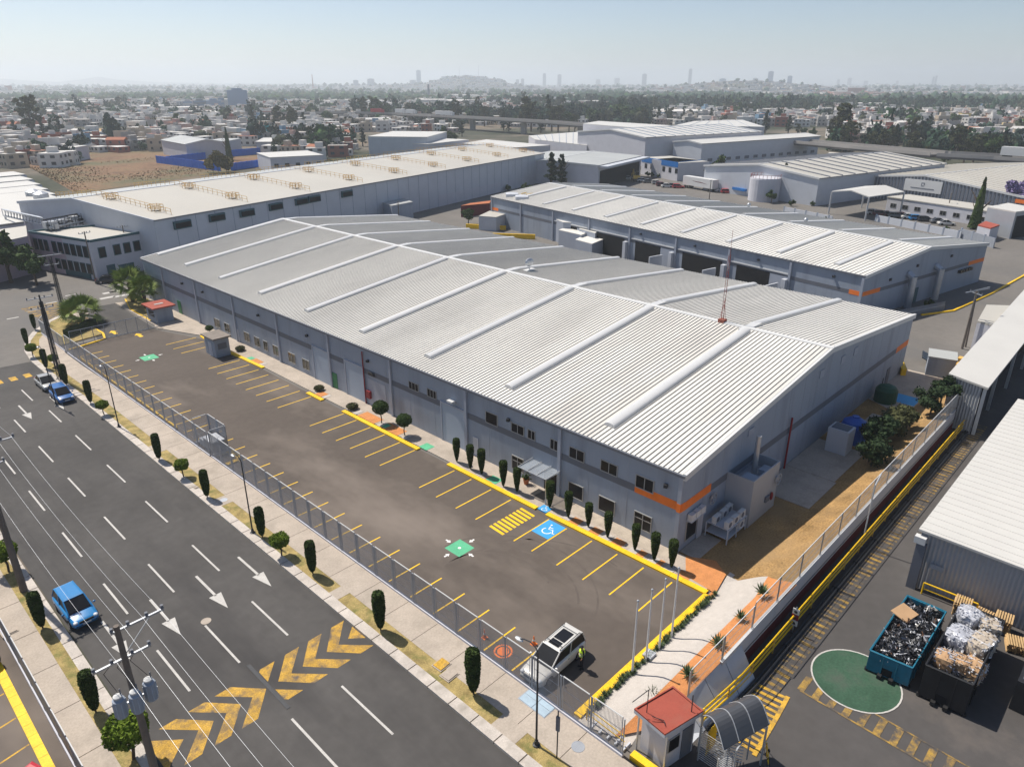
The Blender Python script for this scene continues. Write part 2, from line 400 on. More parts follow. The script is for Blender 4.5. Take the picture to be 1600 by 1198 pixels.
# yellow kerb along the building side and the bottom end of the lot
def ykerb(segs, w=.42, h=.15):
    b = MB()
    for (x0, y0, x1, y1) in segs:
        a = Vector((x0, y0)); c = Vector((x1, y1)); d = (c-a).normalized(); q = Vector((-d.y, d.x))*w/2; L = (c-a).length; k = max(1, int(L/1.0))
        for j in range(k):
            p = a+d*(L*j/k+.006); r = a+d*(L*(j+1)/k-.006); b.prism([p+q, p-q, r-q, r+q], 0, h)
    return struct(b.build('kerb', 'yellow_paint'))
ykerb([(40.0,18.9,39.75,34.0)], .5); ykerb([(39.75,35.2,39.7,46.6)], .5); ykerb([(39.6,51.0,39.6,64.2)], .5)
ykerb([(39.6,68.4,39.6,71.6)], .5); ykerb([(40.0,82.8,39.7,92.0)], .5); ykerb([(39.7,97.2,40.1,101.0)], .45)
ykerb([(25.0,18.75,39.8,18.75)], .5)
ykerb([(24.75,y,24.75,y+2.1) for y in (73,75.4,77.8,80.2,82.6,85,87.4,89.8,92.2,94.6,97,99.4,101.8)], .18, .35)
ykerb([(26.15,66.3,26.2,64.2)], .55); ykerb([(26.2,63.9,26.35,62.2)], .55); ykerb([(26.0,62.0,24.8,61.9)], .5)
ykerb([(24.8,108.3,27.5,109.0),(27.5,109.0,30.0,109.8),(30,109.8,30.6,112.5),(30.6,112.5,30.4,119)], .3)
# yellow low wall in front of the guard booth etc. is built with the booth
# building-side pavement and planting beds
struct(MB().prism([(39.9,19.0),(42.66,19.6),(42.66,126),(37.6,127.8),(37.4,111),(36.9,109.6),(40.2,101)], 0, .11).build('pavement', 'concrete'))
b = MB()
for (y0, y1) in ((24.6,25.4),(26.6,27.6),(28.9,30.0),(31.0,32.1),(23.0,23.6),(20.6,21.6)): b.box(40.05, 41.0, y0, y1, .09, .125)
for (y0, y1) in ((54.9,57.9),(59.0,62.0)): b.box(39.95, 41.3, y0, y1, .09, .125)
for (y0, y1) in ((69.3,70.6),(84.5,86.5),(41.0,42.0)): b.box(39.95, 41.0, y0, y1, .09, .125)
struct(b.build('planting_bed', 'orange_gravel'))
b = MB()
for y in (22.3,23.8,25.6,28.2,30.2,32.3,38.5,42.9): b.box(40.1, 40.98, y-.38, y+.38, .10, .14)
for y in (53.9,58.2,62.6,68.9,83.9,99.2): b.box(39.95, 41.0, y-.3, y+.3, .10, .14)
struct(b.build('planting_bed', 'white_gravel'))
struct(MB().prism([(41.35,23.2),(42.55,23.2),(42.55,34.2),(41.35,34.2)], .05, .118).build('pavement', 'paver'))
b = MB()
for q in [(39.95,50.2,1.1,1.2),(40.1,40.6,1.0,1.3),(40.1,57.2,.9,.8),(39.9,86.6,1.0,1.0),(39.8,98.2,1.2,1.0)]: b.box(q[0], q[0]+q[2], q[1], q[1]+q[3], .10, .130)
struct(b.build('ground_marking', 'green_paint'))
# white gravel slope, orange beds, end planting
# the planted bank rises from the lot to the top of the retaining wall
L0 = [(900,1128),(912,1116),(958,1072),(1010,1025),(1063,978),(1117,931),(1136,908)]; L1 = [(960,1150),(985,1125),(1032,1078),(1085,1025),(1140,971),(1180,932),(1200,900)]; L2 = [(1030,1135),(1060,1100),(1088,1073),(1125,1035),(1162,997),(1199,959),(1245,913)]
ZA = [.03]*7; ZB = [.15,.45,1.0,1.1,1.05,.8,.55]; ZC = [.2,.6,1.15,1.22,1.22,1.22,1.2]
W0_ = [G(*p,z) for p,z in zip(L0,ZA)]; W1_ = [G(*p,z) for p,z in zip(L1,ZB)]; W2_ = [G(*p,z) for p,z in zip(L2,ZC)]
def bankm(A, ZA_, B, ZB_, name, mt):
    n = 6; b = MB(); vs = []
    for (p, za, q, zb) in zip(A, ZA_, B, ZB_):
        for k in range(n+1): t = k/n; vs.append((p[0]+(q[0]-p[0])*t, p[1]+(q[1]-p[1])*t, za+(zb-za)*(t*t*(3-2*t))))
    b.add(vs, [(i*(n+1)+k, (i+1)*(n+1)+k, (i+1)*(n+1)+k+1, i*(n+1)+k+1)[::-1] for i in range(len(A)-1) for k in range(n)]); struct(b.build(name, mt, smooth=True))
bankm(W0_, ZA, W1_, ZB, 'gravel_bed', 'white_gravel'); bankm(W1_, ZB, W2_, ZC, 'gravel_bed', 'orange_gravel')
struct(MB().flat([(25.1,18.6),(41.0,18.6),(43.4,18.9),(43.2,17.6),(25.2,15.3)], .018).build('gravel_bed', 'white_gravel'))
struct(MB().flat([(25.0,18.75),(25.0,18.2),(40.4,18.2),(40.4,18.75)], .024).build('gravel_bed', 'orange_gravel'))
struct(MB().flat([(40.3,18.4),(42.8,18.9),(43.8,20.3),(42.7,22.3),(40.6,21.0)], .115).build('gravel_bed', 'orange_gravel'))
def lawnz(x, y): t = min(1, max(0, (18.6-y)/4.0)); e = min(1, max(0, (x-43.2)/2.6)); return .014+1.15*(t*t*(3-2*t))*e
b = MB(); xs_ = [42.6+k*1.2 for k in range(45)]; ys_ = [23.1,20.5,19.4,18.6,18.0,17.4,16.8,16.2,15.6,15.0,14.34]
b.add([(x, y, lawnz(x, y)) for x in xs_ for y in ys_], [(i*11+j, i*11+j+1, (i+1)*11+j+1, (i+1)*11+j) for i in range(44) for j in range(10) ])
struct(b.build('dry_lawn', 'straw_grass', smooth=True))
struct(MB().prism([(43.0,21.4),(46.6,21.4),(46.6,23.0),(43.0,23.0)], 0, .06).build('pavement', 'concrete'))
b = MB().prism([(56,18.2),(62,18.2),(62,23),(56,23)], 0, .09); b.prism([(62.1,18.4),(69.8,18.4),(69.8,23),(62.1,23)], 0, .08); b.prism([(70.5,18.3),(80,18.3),(80,21.2),(70.5,21.2)], 0, .085)
struct(b.build('pavement', 'concrete'))
struct(MB().flat([(81.5,18.4),(97,18.4),(97,24),(84,23.2)], .05).build('pavement', 'concrete'))
struct(MB().flat([(85.2,18.5),(88.0,18.5),(88.0,21.5),(85.2,21.5)], .056).build('ground_marking', 'blue_paint'))
# lane markings
b = MB()
for y0, y1 in ((15.2,20.2),(25.5,30.6),(36.9,41.8),(46.8,51.5),(56.2,60.9),(65.6,70.3),(74.7,79.4),(84.0,88.3)):
    for x in (13.45, 16.85): b.box(x-.07, x+.07, y0, y1, Z2, Z3)
    if y0 > 30: b.box(10.25-.07, 10.25+.07, y0, y1, Z2, Z3)
b.box(16.3,16.44,92.7,97.2,Z2,Z3); b.box(13.1,13.24,93,97.4,Z2,Z3); b.box(16.9,17.04,4,9,Z2,Z3); b.box(13.5,13.64,5,10,Z2,Z3)
struct(b.build('lane_marking', 'white_paint'))
b = MB()
for (x, y) in ((18.65,42.3),(15.35,42.35),(11.92,42.1),(8.74,42.2),(18.1,87.4),(14.85,87.2)):
    b.add([(x-.09,y+1.9,Z3),(x+.09,y+1.9,Z3),(x+.09,y+5.1,Z3),(x-.09,y+5.1,Z3)], [(0,1,2,3)])
    b.add([(x,y,Z3),(x+.45,y+2.0,Z3),(x-.45,y+2.0,Z3)], [(0,1,2)])
struct(b.build('arrow_marking', 'white_paint'))
# chevrons across the street: points towards the middle
b = MB()
def chev(xt, s):   # xt: apex x, s=+1 arms run towards +x
    for sg in (1, -1):
        y0, ya = 33.72, 33.72+sg*1.7
        w = .95
        w = .90; xe = xt+s*2.45
        pts = [(xt, y0), (xt+s*w, y0), (min(max(xe, 7.2), 20.3), ya), (min(max(xe-s*1.0, 7.2), 20.3), ya)]
        if sg*s < 0: pts = pts[::-1]
        b.add([(p[0], p[1], Z3) for p in pts], [(0,1,2,3)])
for x in (14.35, 16.05, 17.8): chev(x, 1)
for x in (13.55, 11.93, 10.25): chev(x, -1)
for sg in (1,-1):
    q_ = [(13.9,33.72+sg*.44,Z3),(15.05,33.72+sg*1.7,Z3),(14.05,33.72+sg*1.7,Z3),(13.9,33.72+sg*1.52,Z3)]; b.add(q_ if sg > 0 else q_[::-1],[(0,1,2,3)])
b.add([(19.45,33.72,Z3),(20.3,32.95,Z3),(20.3,34.5,Z3)], [(0,1,2)]); b.add([(8.5,33.72,Z3),(7.0,35.1,Z3),(7.0,32.3,Z3)], [(0,1,2)])
struct(b.build('chevron_marking', 'chevron_yellow'))
struct(MB().box(13.60, 13.84, 31.4, 36.3, Z2, .03).build('road_gutter', 'pole_dark'))
b = MB()
for k in range(6):
    x = 18.2-k*1.55; b.box(x-.38, x+.38, 101.2, 102.7, Z2, Z3)
struct(b.build('crosswalk_marking', 'worn_yellow'))
b = MB()
for (px, py) in ((172,457),(182,455),(168,465),(189,462)): 
    x, y = G(px, py); b.box(x-1.2, x+1.2, y-.5, y+.5, Z1, Z1+.005)
for k in range(9):
    x, y = G(60+k*17, 497-k*6); 
for k in range(8):
    x0, y0 = G(5+k*15, 503-k*6); b.box(x0-.8, x0+.8, y0-.2, y0+.2, Z1, Z1+.005) if k % 2 else 0
struct(b.build('lane_marking', 'white_paint'))
b = MB()
for k in range(10):
    x, y = G(62+k*5.2, 478-k*0.5+k*3.2); b.box(x-2.6, x+2.6, y-.5, y+.5, Z1, Z1+.006)
struct(b.build('crosswalk_marking', 'faint_yellow'))
# green diamonds, arrows in the lot, wheelchair bay, hydrant circle
b = MB(); w = MB()
for (cx, cy, r) in ((31.35, 35.85, 1.0), (31.35, 97.5, 1.15)):
    b.add([(cx-r*.82,cy-r*.85,Z3),(cx+r*.82,cy-r*.85,Z3),(cx+r*.82,cy+r*.85,Z3),(cx-r*.82,cy+r*.85,Z3)], [(0,1,2,3)])
    w.add([(cx+.14*math.cos(t*.785), cy+.14*math.sin(t*.785), Z4) for t in range(8)], [tuple(range(8))])
    for dx, dy in ((1,0),(-1,0),(0,1),(0,-1)):
        d = Vector((dx, dy)); q = Vector((-dy, dx)); p = Vector((cx, cy))+d*(r+.05)
        w.add([(*(p), Z3), (*(p+d*.28+q*.2), Z3), (*(p+d*.28-q*.2), Z3)], [(0,1,2)] if 1 else []); w.add([(*(p+d*.28+q*.07), Z3), (*(p+d*.28-q*.07), Z3), (*(p+d*.55-q*.07), Z3), (*(p+d*.55+q*.07), Z3)], [(3,2,1,0)])
struct(b.build('ground_marking', 'green_paint')); struct(w.build('ground_marking', 'white_mark'))
b = MB(); b.box(37.05, 39.3, 31.55, 33.35, Z2, Z4); b.box(39.75, 40.6, 34.1, 35.1, .0, .135)
struct(b.build('ground_marking', 'blue_paint'))
w = MB()
def wheelchair(cx, cy, s, z, a):
    def T(p): return (cx+(p[0]*math.cos(a)-p[1]*math.sin(a))*s, cy+(p[0]*math.sin(a)+p[1]*math.cos(a))*s)
    w.strip([T((.42*math.cos(t)-.05, .42*math.sin(t)-.25)) for t in [2.2+k*.33 for k in range(13)]], .10*s, z)
    w.strip([T(p) for p in [(-.05,.5),(-.02,.05),(.38,.05),(.55,-.45),(.72,-.40)]], .10*s, z)
    w.strip([T((-.03,.3)), T((.3,.3))], .09*s, z)
    c = T((-.06,.72)); w.add([(c[0]+.1*s*math.cos(t*.785), c[1]+.1*s*math.sin(t*.785), z) for t in range(8)], [tuple(range(8))])
wheelchair(38.15, 32.42, .95, Z4+.004, math.radians(-75)); wheelchair(40.15, 34.6, .5, .14, math.radians(-75))
struct(w.build('ground_marking', 'white_mark'))
b = MB()
for r0, r1 in ((.62,.5),(.40,0)):
    k = 20
    if r1 > 0: b.add([(25.75+r*math.cos(2*math.pi*i/k), 25.5+r*math.sin(2*math.pi*i/k), Z4) for r in (r0, r1) for i in range(k)], [(i, (i+1)%k, k+(i+1)%k, k+i) for i in range(k)])
    else: b.add([(25.75+r0*math.cos(2*math.pi*i/k), 25.5+r0*math.sin(2*math.pi*i/k), Z4) for i in range(k)], [tuple(range(k))])
struct(b.build('ground_marking', 'orange_paint'))
b = MB()
for (x, y) in ((34.0,108.0),(31.9,112.0)): b.add([(x-.25,y-1,Z4),(x+.25,y-1,Z4),(x+.25,y+.2,Z4),(x+.6,y+.2,Z4),(x,y+1.1,Z4),(x-.6,y+.2,Z4),(x-.25,y+.2,Z4)], [(0,1,2,3,4,5,6)])
struct(b.build('arrow_marking', 'yellow_paint'))
# tyre scrub arcs in the lot are wear on the asphalt
b = MB()
for (cx, cy, r, a0, a1) in ((30.0,29.5,5.0,-1.0,1.7),(30.2,29.8,6.4,-1.2,1.5),(29.5,30.5,4.2,-.6,2.2),(31,27,7.2,-.2,1.2)):
    b.strip([(cx+r*math.cos(a0+(a1-a0)*k/24), cy+r*math.sin(a0+(a1-a0)*k/24)*1.1) for k in range(25)], .16, Z2+.0035)
struct(b.build('tyre_marking', mat('tyre_scrub', (.118,.098,.084), .9, .1, .8, stain=((.102,.084,.071),.9,.42,.6,(1,1,1)))))
# manholes and utility covers
def cover(name, label, x, y, r, z, mt='galv', grp='round cast covers set in the ground'):
    b = MB(); b.lathe([(0,r),(.012,r),(.012,r*.9),(.006,r*.88),(.006,.02)], 24, (0,0,z)); o = b.build(name, mt, loc=(x,y,0))
    return o
def discs(name, label, x, y, r, z, mt):
    b = MB(); b.lathe([(z,r),(z+.014,r),(z+.014,r*.9),(z+.007,r*.88)], 24, (x, y, 0)); return tag(b.build(name, mt, loc=(x,y,0)), label, 'manhole cover')
discs('manhole_cover', 'round pale-ringed manhole cover in the street between two lane arrows', *G(322,970), .34, .008, 'concrete')
discs('manhole_cover', 'round dark manhole cover in the pavement near the red-roofed guard booth', *G(903,1169), .38, .15, 'galv')
discs('manhole_cover', 'round grey manhole cover in the pavement beside a clipped cypress by the fence corner', *G(350,783), .33, .15, 'galv')

# the low yard with its ramp
b = MB(); xs = [26+k*.75 for k in range(19)]+[44,60,90,150]; ys = [14.2,10,6,2,-10,-60]
for i in range(len(xs)-1):
    for j in range(len(ys)-1):
        b.add([(xs[i],ys[j],yz(xs[i])),(xs[i],ys[j+1],yz(xs[i])),(xs[i+1],ys[j+1],yz(xs[i+1])),(xs[i+1],ys[j],yz(xs[i+1]))], [(0,1,2,3)])
struct(b.build('yard', 'yard_asphalt'))
yzo = lambda d: (lambda x, y: yz(x)+d)
cpts = [GY(1320,1016), GY(1264,1047), GY(1358,1118), GY(1411,1080)]
cx = (cpts[0][0]+cpts[2][0])/2+.1; cy = (cpts[1][1]+cpts[3][1])/2
b = MB(); k = 40; RC = 2.65
b.add([(cx, cy, yz(cx)+.03)]+[(cx+RC*math.cos(2*math.pi*i/k), cy+RC*math.sin(2*math.pi*i/k), yz(cx+RC*math.cos(2*math.pi*i/k))+.03) for i in range(k)], [(0, 1+i, 1+(i+1)%k) for i in range(k)])
struct(b.build('yard_marking', 'yard_green'))
b = MB(); b.add([(cx+r*math.cos(2*math.pi*i/k), cy+r*math.sin(2*math.pi*i/k), yz(cx+r*math.cos(2*math.pi*i/k))+.034) for r in (RC+.05, RC-.05) for i in range(k)], [(i, (i+1)%k, k+(i+1)%k, k+i) for i in range(k)])
struct(b.build('yard_marking', 'white_paint'))
# yellow hatched walkways in the yard
b = MB()
x = 36.3
while x < 88:
    b.add([(x,12.5,yz(x)+.012),(x,11.5,yz(x)+.012),(x+.28,11.5,yz(x+.28)+.012),(x+.28,12.5,yz(x+.28)+.012)], [(0,1,2,3)]); x += .62
struct(b.build('walkway_marking', 'faint_yellow'))
b = MB()
for k in range(16):
    y = 10.8-k*.92; sk = .12*k
    b.add([(37.2-.04*k,y,yz(38)+.02),(37.2-.04*k,y-.42,yz(38)+.02),(38.65-.04*k,y-.42,yz(40)+.02),(38.65-.04*k,y,yz(40)+.02)], [(0,1,2,3)])
for x0 in (37.1, 38.65): b.add([(x0,10.6,yz(x0)+.024),(x0-.6,-4,yz(x0)+.024),(x0-.5,-4,yz(x0)+.024),(x0+.12,10.6,yz(x0)+.024)], [(0,1,2,3)])
struct(b.build('walkway_marking', 'faint_yellow'))
b = MB(); zz = yzo(.03)
HQ = [Vector(GY(1176,1062)), Vector(GY(1231,1088)), Vector(GY(1178,1180)), Vector(GY(1128,1150))]
for k in range(12):
    f0, f1 = (k+.15)/12, (k+.62)/12; q = [HQ[0].lerp(HQ[3],f0), HQ[1].lerp(HQ[2],f0), HQ[1].lerp(HQ[2],f1), HQ[0].lerp(HQ[3],f1)]
    b.add([(p.x,p.y,zz(p.x,0)) for p in q], [(3,2,1,0)])
for i, j in ((0,3),(1,2)):
    b.strip([tuple(HQ[i].lerp(HQ[j],k/8)) for k in range(9)], .26, yzo(.036))
struct(b.build('walkway_marking', 'worn_yellow'))
# ------------------------------------------------------------------ warehouses (one generic builder, local x across, y along the eave)
def roofz(x, W, hf, hb, xr, hr):
    return hf+(hr-hf)*x/xr if x <= xr else hr+(hb-hr)*(x-xr)/(W-xr)
def shed(root, W, L, hf, hb, xr, hr, wall='wall_grey', roof='roof_white', roof2=None, rib=.6, ribh=.085, ribw=.07, ribmat=None, over=.12, trim='trim_white', dirt_shade=True, base=0.0, t=.12, panels=0):
    roof2 = roof2 or roof; Z = lambda x: roofz(x, W, hf, hb, xr, hr)
    b = MB()
    P = [(0, base), (W, base), (W, hb), (xr, hr), (0, hf)]
    n = 5
    b.add([(x, 0, z) for x, z in P]+[(x, L, z) for x, z in P], [(0,1,2,3,4), (9,8,7,6,5), (0,4,9,5), (1,6,7,2)])
    wl = b.build('wall', wall, root)
    for side, (xa, xb) in enumerate(((-over, xr), (xr, W+over))):
        b = MB(); za, zb = Z(max(0, xa))-(over*(hr-hf)/xr if xa < 0 else 0)+.02, Z(min(W, xb))+.02
        b.add([(xa,-over,za),(xb,-over,zb),(xb,L+over,zb),(xa,L+over,za),(xa,-over,za+t),(xb,-over,zb+t),(xb,L+over,zb+t),(xa,L+over,za+t)],
              [(0,3,2,1),(4,5,6,7),(0,1,5,4),(1,2,6,5),(2,3,7,6),(3,0,4,7)], 0)
        if rib:
            k = int((L+2*over)/rib)
            for i in range(k+1):
                y = -over+rib*(i+.5)
                if y > L: break
                h = ribh; w = ribw/2
                b.add([(xa,y-w,za+t),(xa,y+w,za+t),(xa,y+w*.55,za+t+h),(xa,y-w*.55,za+t+h),(xb,y-w,zb+t),(xb,y+w,zb+t),(xb,y+w*.55,zb+t+h),(xb,y-w*.55,zb+t+h)],
                      [(0,1,2,3),(7,6,5,4),(1,5,6,2),(2,6,7,3),(3,7,4,0)], 1)
                if dirt_shade: b.add([(xa,y-w-.055,za+t+.004),(xb,y-w-.055,zb+t+.004),(xb,y-w-.002,zb+t+.004),(xa,y-w-.002,za+t+.004)], [(0,1,2,3)], 2)  # dark strip on the rib's shadow side: painted seam shadow plus dirt
        b.build('roof', [roof if side == 0 else roof2, ribmat or 'roof_rib', 'rib_dirt_shade'], root)
    b = MB(); b.add([(xr-.35,-over-.02,hr+t-.02),(xr+.35,-over-.02,hr+t-.02),(xr+.35,L+over+.02,hr+t-.02),(xr-.35,L+over+.02,hr+t-.02),(xr-.30,-over-.02,hr+t+.11),(xr+.30,-over-.02,hr+t+.11),(xr+.30,L+over+.02,hr+t+.11),(xr-.30,L+over+.02,hr+t+.11)], [(0,3,2,1),(4,5,6,7),(0,1,5,4),(1,2,6,5),(2,3,7,6),(3,0,4,7)])
    b.build('ridge_cap', trim, root)
    for y0, y1 in ((-over-.10, -over+.16), (L+over-.16, L+over+.10)):
        b = MB()
        for xa, xb in ((-over-.05, xr), (xr, W+over+.05)):
            za, zb = Z(max(0,xa)), Z(min(W,xb))
            b.add([(xa,y0,za-.32),(xb,y0,zb-.32),(xb,y1,zb-.32),(xa,y1,za-.32),(xa,y0,za+t+.10),(xb,y0,zb+t+.10),(xb,y1,zb+t+.10),(xa,y1,za+t+.10)], [(0,3,2,1),(4,5,6,7),(0,1,5,4),(1,2,6,5),(2,3,7,6),(3,0,4,7)])
        b.build('verge_trim', trim, root)
    for x0, x1, h in ((-over-.16, -over-.01, hf), (W+over+.01, W+over+.16, hb)):
        MB().box(x0, x1, -over, L+over, h-.12, h+.10).build('gutter', 'band_dark' if x0 < 0 else trim, root)
    return wl
def skylight(root, x0, x1, y, w, W, hf, hb, xr, hr, h=.34, mt='skylight'):
    Z = lambda x: roofz(x, W, hf, hb, xr, hr)+.14; b = MB(); k = 8; s = 1 if x1 > x0 else -1
    ring = [(-w/2,0)]+[(-w/2*math.cos(math.pi*i/k), .17+h*.6*math.sin(math.pi*i/k)) for i in range(k+1)]+[(w/2,0)]
    n = len(ring)
    b.add([(x, y+a, Z(x)+c) for x in (x0, x1) for a, c in ring], [(i, (i+1)%n, n+(i+1)%n, n+i) for i in range(n)]+[tuple(range(n))[::-1], tuple(range(n, 2*n))])
    o = b.build('skylight', mt, root)
    b = MB(); b.box(min(x0,x1)-.05, max(x0,x1)+.05, y-w/2-.12, y-w/2-.005, 0, .1)
    vs = []
    return o
def win_x(root, y0, y1, z0, z1, mull=1, x=0, s=-1, frame='frame_white', pane='glass_dark', tr=0):
    """window on a wall facing local -x (s=-1) or +x"""
    a, c = (x-.07, x+.0) if s < 0 else (x, x+.07)
    b = MB(); f = .07
    b.box(a, c, y0, y1, z0, z0+f); b.box(a, c, y0, y1, z1-f, z1); b.box(a, c, y0, y0+f, z0+f, z1-f); b.box(a, c, y1-f, y1, z0+f, z1-f)
    for k in range(mull):
        y = y0+(y1-y0)*(k+1)/(mull+1); b.box(a, c, y-.03, y+.03, z0+f, z1-f)
    if tr: b.box(a+.01, c, y0+f, y1-f, z1-tr-.03, z1-tr+.03)
    w = b.build('window', frame, root)
    MB().box(a+.035, c+(.0 if s < 0 else -.005), y0+f, y1-f, z0+f, z1-f).build('pane', pane, w)
    return w
def win_y(root, x0, x1, z0, z1, mull=1, y=0, s=-1, frame='frame_white', pane='glass_dark'):
    a, c = (y-.07, y) if s < 0 else (y, y+.07); b = MB(); f = .07
    b.box(x0, x1, a, c, z0, z0+f); b.box(x0, x1, a, c, z1-f, z1); b.box(x0, x0+f, a, c, z0+f, z1-f); b.box(x1-f, x1, a, c, z0+f, z1-f)
    for k in range(mull):
        x = x0+(x1-x0)*(k+1)/(mull+1); b.box(x-.03, x+.03, a, c, z0+f, z1-f)
    w = b.build('window', frame, root)
    MB().box(x0+f, x1-f, a+.035, c-.005 if s > 0 else c, z0+f, z1-f).build('pane', pane, w)
    return w

# ---- main warehouse
AX, AY = 42.68, 23.05; WW, LL, HF, HB, XR, HR = 53.01, 103.35, 6.92, 7.45, 26.25, 10.1
wh = thing('warehouse', 'long grey warehouse with ribbed white roof and orange corner stripe beside the car park', 'warehouse', (AX, AY, 0))
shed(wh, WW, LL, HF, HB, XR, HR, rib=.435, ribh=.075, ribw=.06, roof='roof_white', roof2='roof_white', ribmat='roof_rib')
for k in range(9):
    y = 8.95+k*11.82
    if k == 8: y = 102.4
    skylight(wh, 2.1, 25.5, y-.35, 1.0, WW, HF, HB, XR, HR)
    if k < 9: skylight(wh, 28.5, 52.6, y+.1, .9, WW, HF, HB, XR, HR, h=.28)
    b = MB(); b.box(XR-1.1, XR+2.4, y-.55, y+.35, HR-.02, HR+.22); b.build('ridge_saddle', 'skylight', wh)
# downspouts, panel joints, bands
for k in range(9):
    y = .18+11.93*k if k < 9 else 0
    d_ = MB().box(-.20, -.001, y-.16, y+.16, 0, HF-.15).build('downspout', 'wall_panel', wh)
    if k == 0: MB().box(-.215, -.201, y-.165, y+.165, 3.76, 4.5).box(-.2,-.001,y-.18,y-.161,3.76,4.5).build('corner_stripe','orange_paint',d_)
b = MB()
y = 5.0
while y < LL:
    MB().box(-.012, .0, y-.02, y+.02, 0, HF-.2).build('panel_joint', 'wall_panel', wh); y += 3.98
x = 3.0
while x < WW:
    MB().box(x-.02, x+.02, -.012, 0, 0, roofz(x, WW, HF, HB, XR, HR)-.3).build('panel_joint', 'wall_panel', wh); x += 3.0
b = MB(); b.box(-.02, -.001, 4.3, LL, 3.80, 4.42); b.build('wall_band', 'band_dark', wh)
b = MB(); b.box(4.35, 48.6, -.02, -.001, 3.70, 4.35); b.build('wall_band', 'band_dark', wh)
MB().box(-.024, -.001, .0, 4.3, 3.76, 4.5).box(-.03, .35, -.03, -.001, 3.76, 4.5).box(.35, 4.35, -.024, -.001, 3.72, 4.46).build('corner_stripe', 'orange_paint', wh)
MB().box(48.6, WW, -.024, -.001, 3.66, 4.38).build('corner_stripe', 'orange_paint', wh)
U = [((27.32,25.60,4.28,5.46),1,0),((30.8,29.08,4.40,5.46),1,0),((34.15,32.48,4.38,5.46),1,0),((36.31,35.38,4.40,5.44),1,0),((38.97,38.04,4.48,5.44),1,0),((41.03,39.40,4.45,5.42),1,0),
     ((55.95,54.34,4.32,5.22),2,0),((52.95,51.5,4.35,5.28),2,0),((44.4,42.78,4.25,5.48),0,0),
     ((27.2,25.52,.63,2.14),1,.55),((30.8,29.1,.62,2.05),0,0),((34.1,32.46,.61,2.04),0,0),((40.95,39.45,.62,2.08),1,.5)]
for (a, c, z0, z1), mu, tr in U: win_x(wh, c-AY, a-AY, z0, z1, mu, tr=tr)
for a, c in ((80.9,79.2),(77.5,75.9),(101.8,100.0),(98.6,96.9),(92.7,91.1),(89.8,88.3),(87.3,86.2),(84.8,83.4)): win_x(wh, c-AY, a-AY, .72, 2.1, 1, pane='glass_warm', frame='frame_white')
for a, c in ((74.6,71.2),(67.7,64.2),(50.7,47.4)):
    b = MB(); b.box(-.05, -.001, c-AY, a-AY, 0.05, 4.3)
    d = b.build('roller_door', 'door_blue', wh); f = MB(); f.box(-.11, -.001, a-AY, a-AY+.2, 0, 4.5); f.box(-.11, -.001, c-AY-.2, c-AY, 0, 4.5); f.box(-.11, -.001, c-AY, a-AY, 4.3, 4.5); f.build('door_frame', 'wall_panel', d)
for a, c, h, mt in ((70.75,69.8,2.05,'green_door'),(46.2,45.5,2.1,'wall_light'),(114.5,113.3,2.2,'green_door'),(36.9,35.3,2.05,'glass_dark'),(95.2,94.3,2.0,'wall_light')):
    MB().box(-.06, -.001, c-AY, a-AY, .05, h).build('door', mt, wh)
MB().box(-.03,-.001, 60.2-AY, 63.4-AY, .05, 3.4).build('hatch_panel', 'wall_panel', wh)
MB().box(-.22, -.05, 62.0-AY, 63.0-AY, 3.95, 4.3).build('intercom_sign', 'pole_dark', wh)
MB().tube((-.14, 63.98-AY, 0), (-.14, 63.98-AY, 6.4), .07, 6).build('fire_pipe', 'red_pipe', wh)
MB().box(-.30, -.001, 62.9-AY, 63.6-AY, 1.0, 1.9).build('hose_cabinet', 'red_pipe', wh)
for y in (24.5, 41.3, 63.0, 75.5, 87.5, 104, 111): MB().obox((-.16, y-AY, 5.55), (.3, .28, .28), .3).build('wall_lamp', 'pole_dark', wh)
b = MB(); b.box(-.55, -.001, 48.6-AY, 49.4-AY, 4.95, 5.15); b.build('wall_lamp', 'trim_white', wh)
for x in (10.4, 24.7, 30.0, 33.5):
    MB().box(x-.5, x+.5, -.08, -.001, 7.6 if 20 < x < 35 else 6.6, 8.4 if 20 < x < 35 else 7.2).build('wall_vent', 'wall_panel', wh)
MB().tube((18.6,-.2,0), (18.6,-.2,5.4), .09, 6).build('fire_pipe', 'red_pipe', wh)
MB().box(46.5,47.6,-.06,-.001,0,2.2).build('door', 'band_dark', wh)
MB().tube((45.2,-.15,0),(45.2,-.15,1.5),.05).build('standpipe','pole_dark',wh)
# entrance canopy
cp = MB(); 
cp.prism([(-2.0, 35.0-AY), (-.02, 35.0-AY), (-.02, 38.3-AY), (-2.0, 38.3-AY)], 2.55, 2.6)
can = cp.build('entrance_canopy', mat('clear_sheet', (.45,.50,.56), .15, .1, 1, alpha=.35), wh)
b = MB()
for k in range(4):
    y = 35.0-AY+k*1.1; b.tube((-2.0,y,2.62),(-.02,y,2.72),.04,5)
b.tube((-2,35-AY,2.62),(-2,38.3-AY,2.62),.04,5)
for y in (35.05-AY, 38.25-AY): b.tube((-1.95,y,.1),(-1.95,y,2.6),.05,6)
b.build('canopy_frame', 'alum', can)
MB().box(-1.6,-.4,35.6-AY,37.2-AY,.115,.13).build('door_mat', 'rubber', wh)
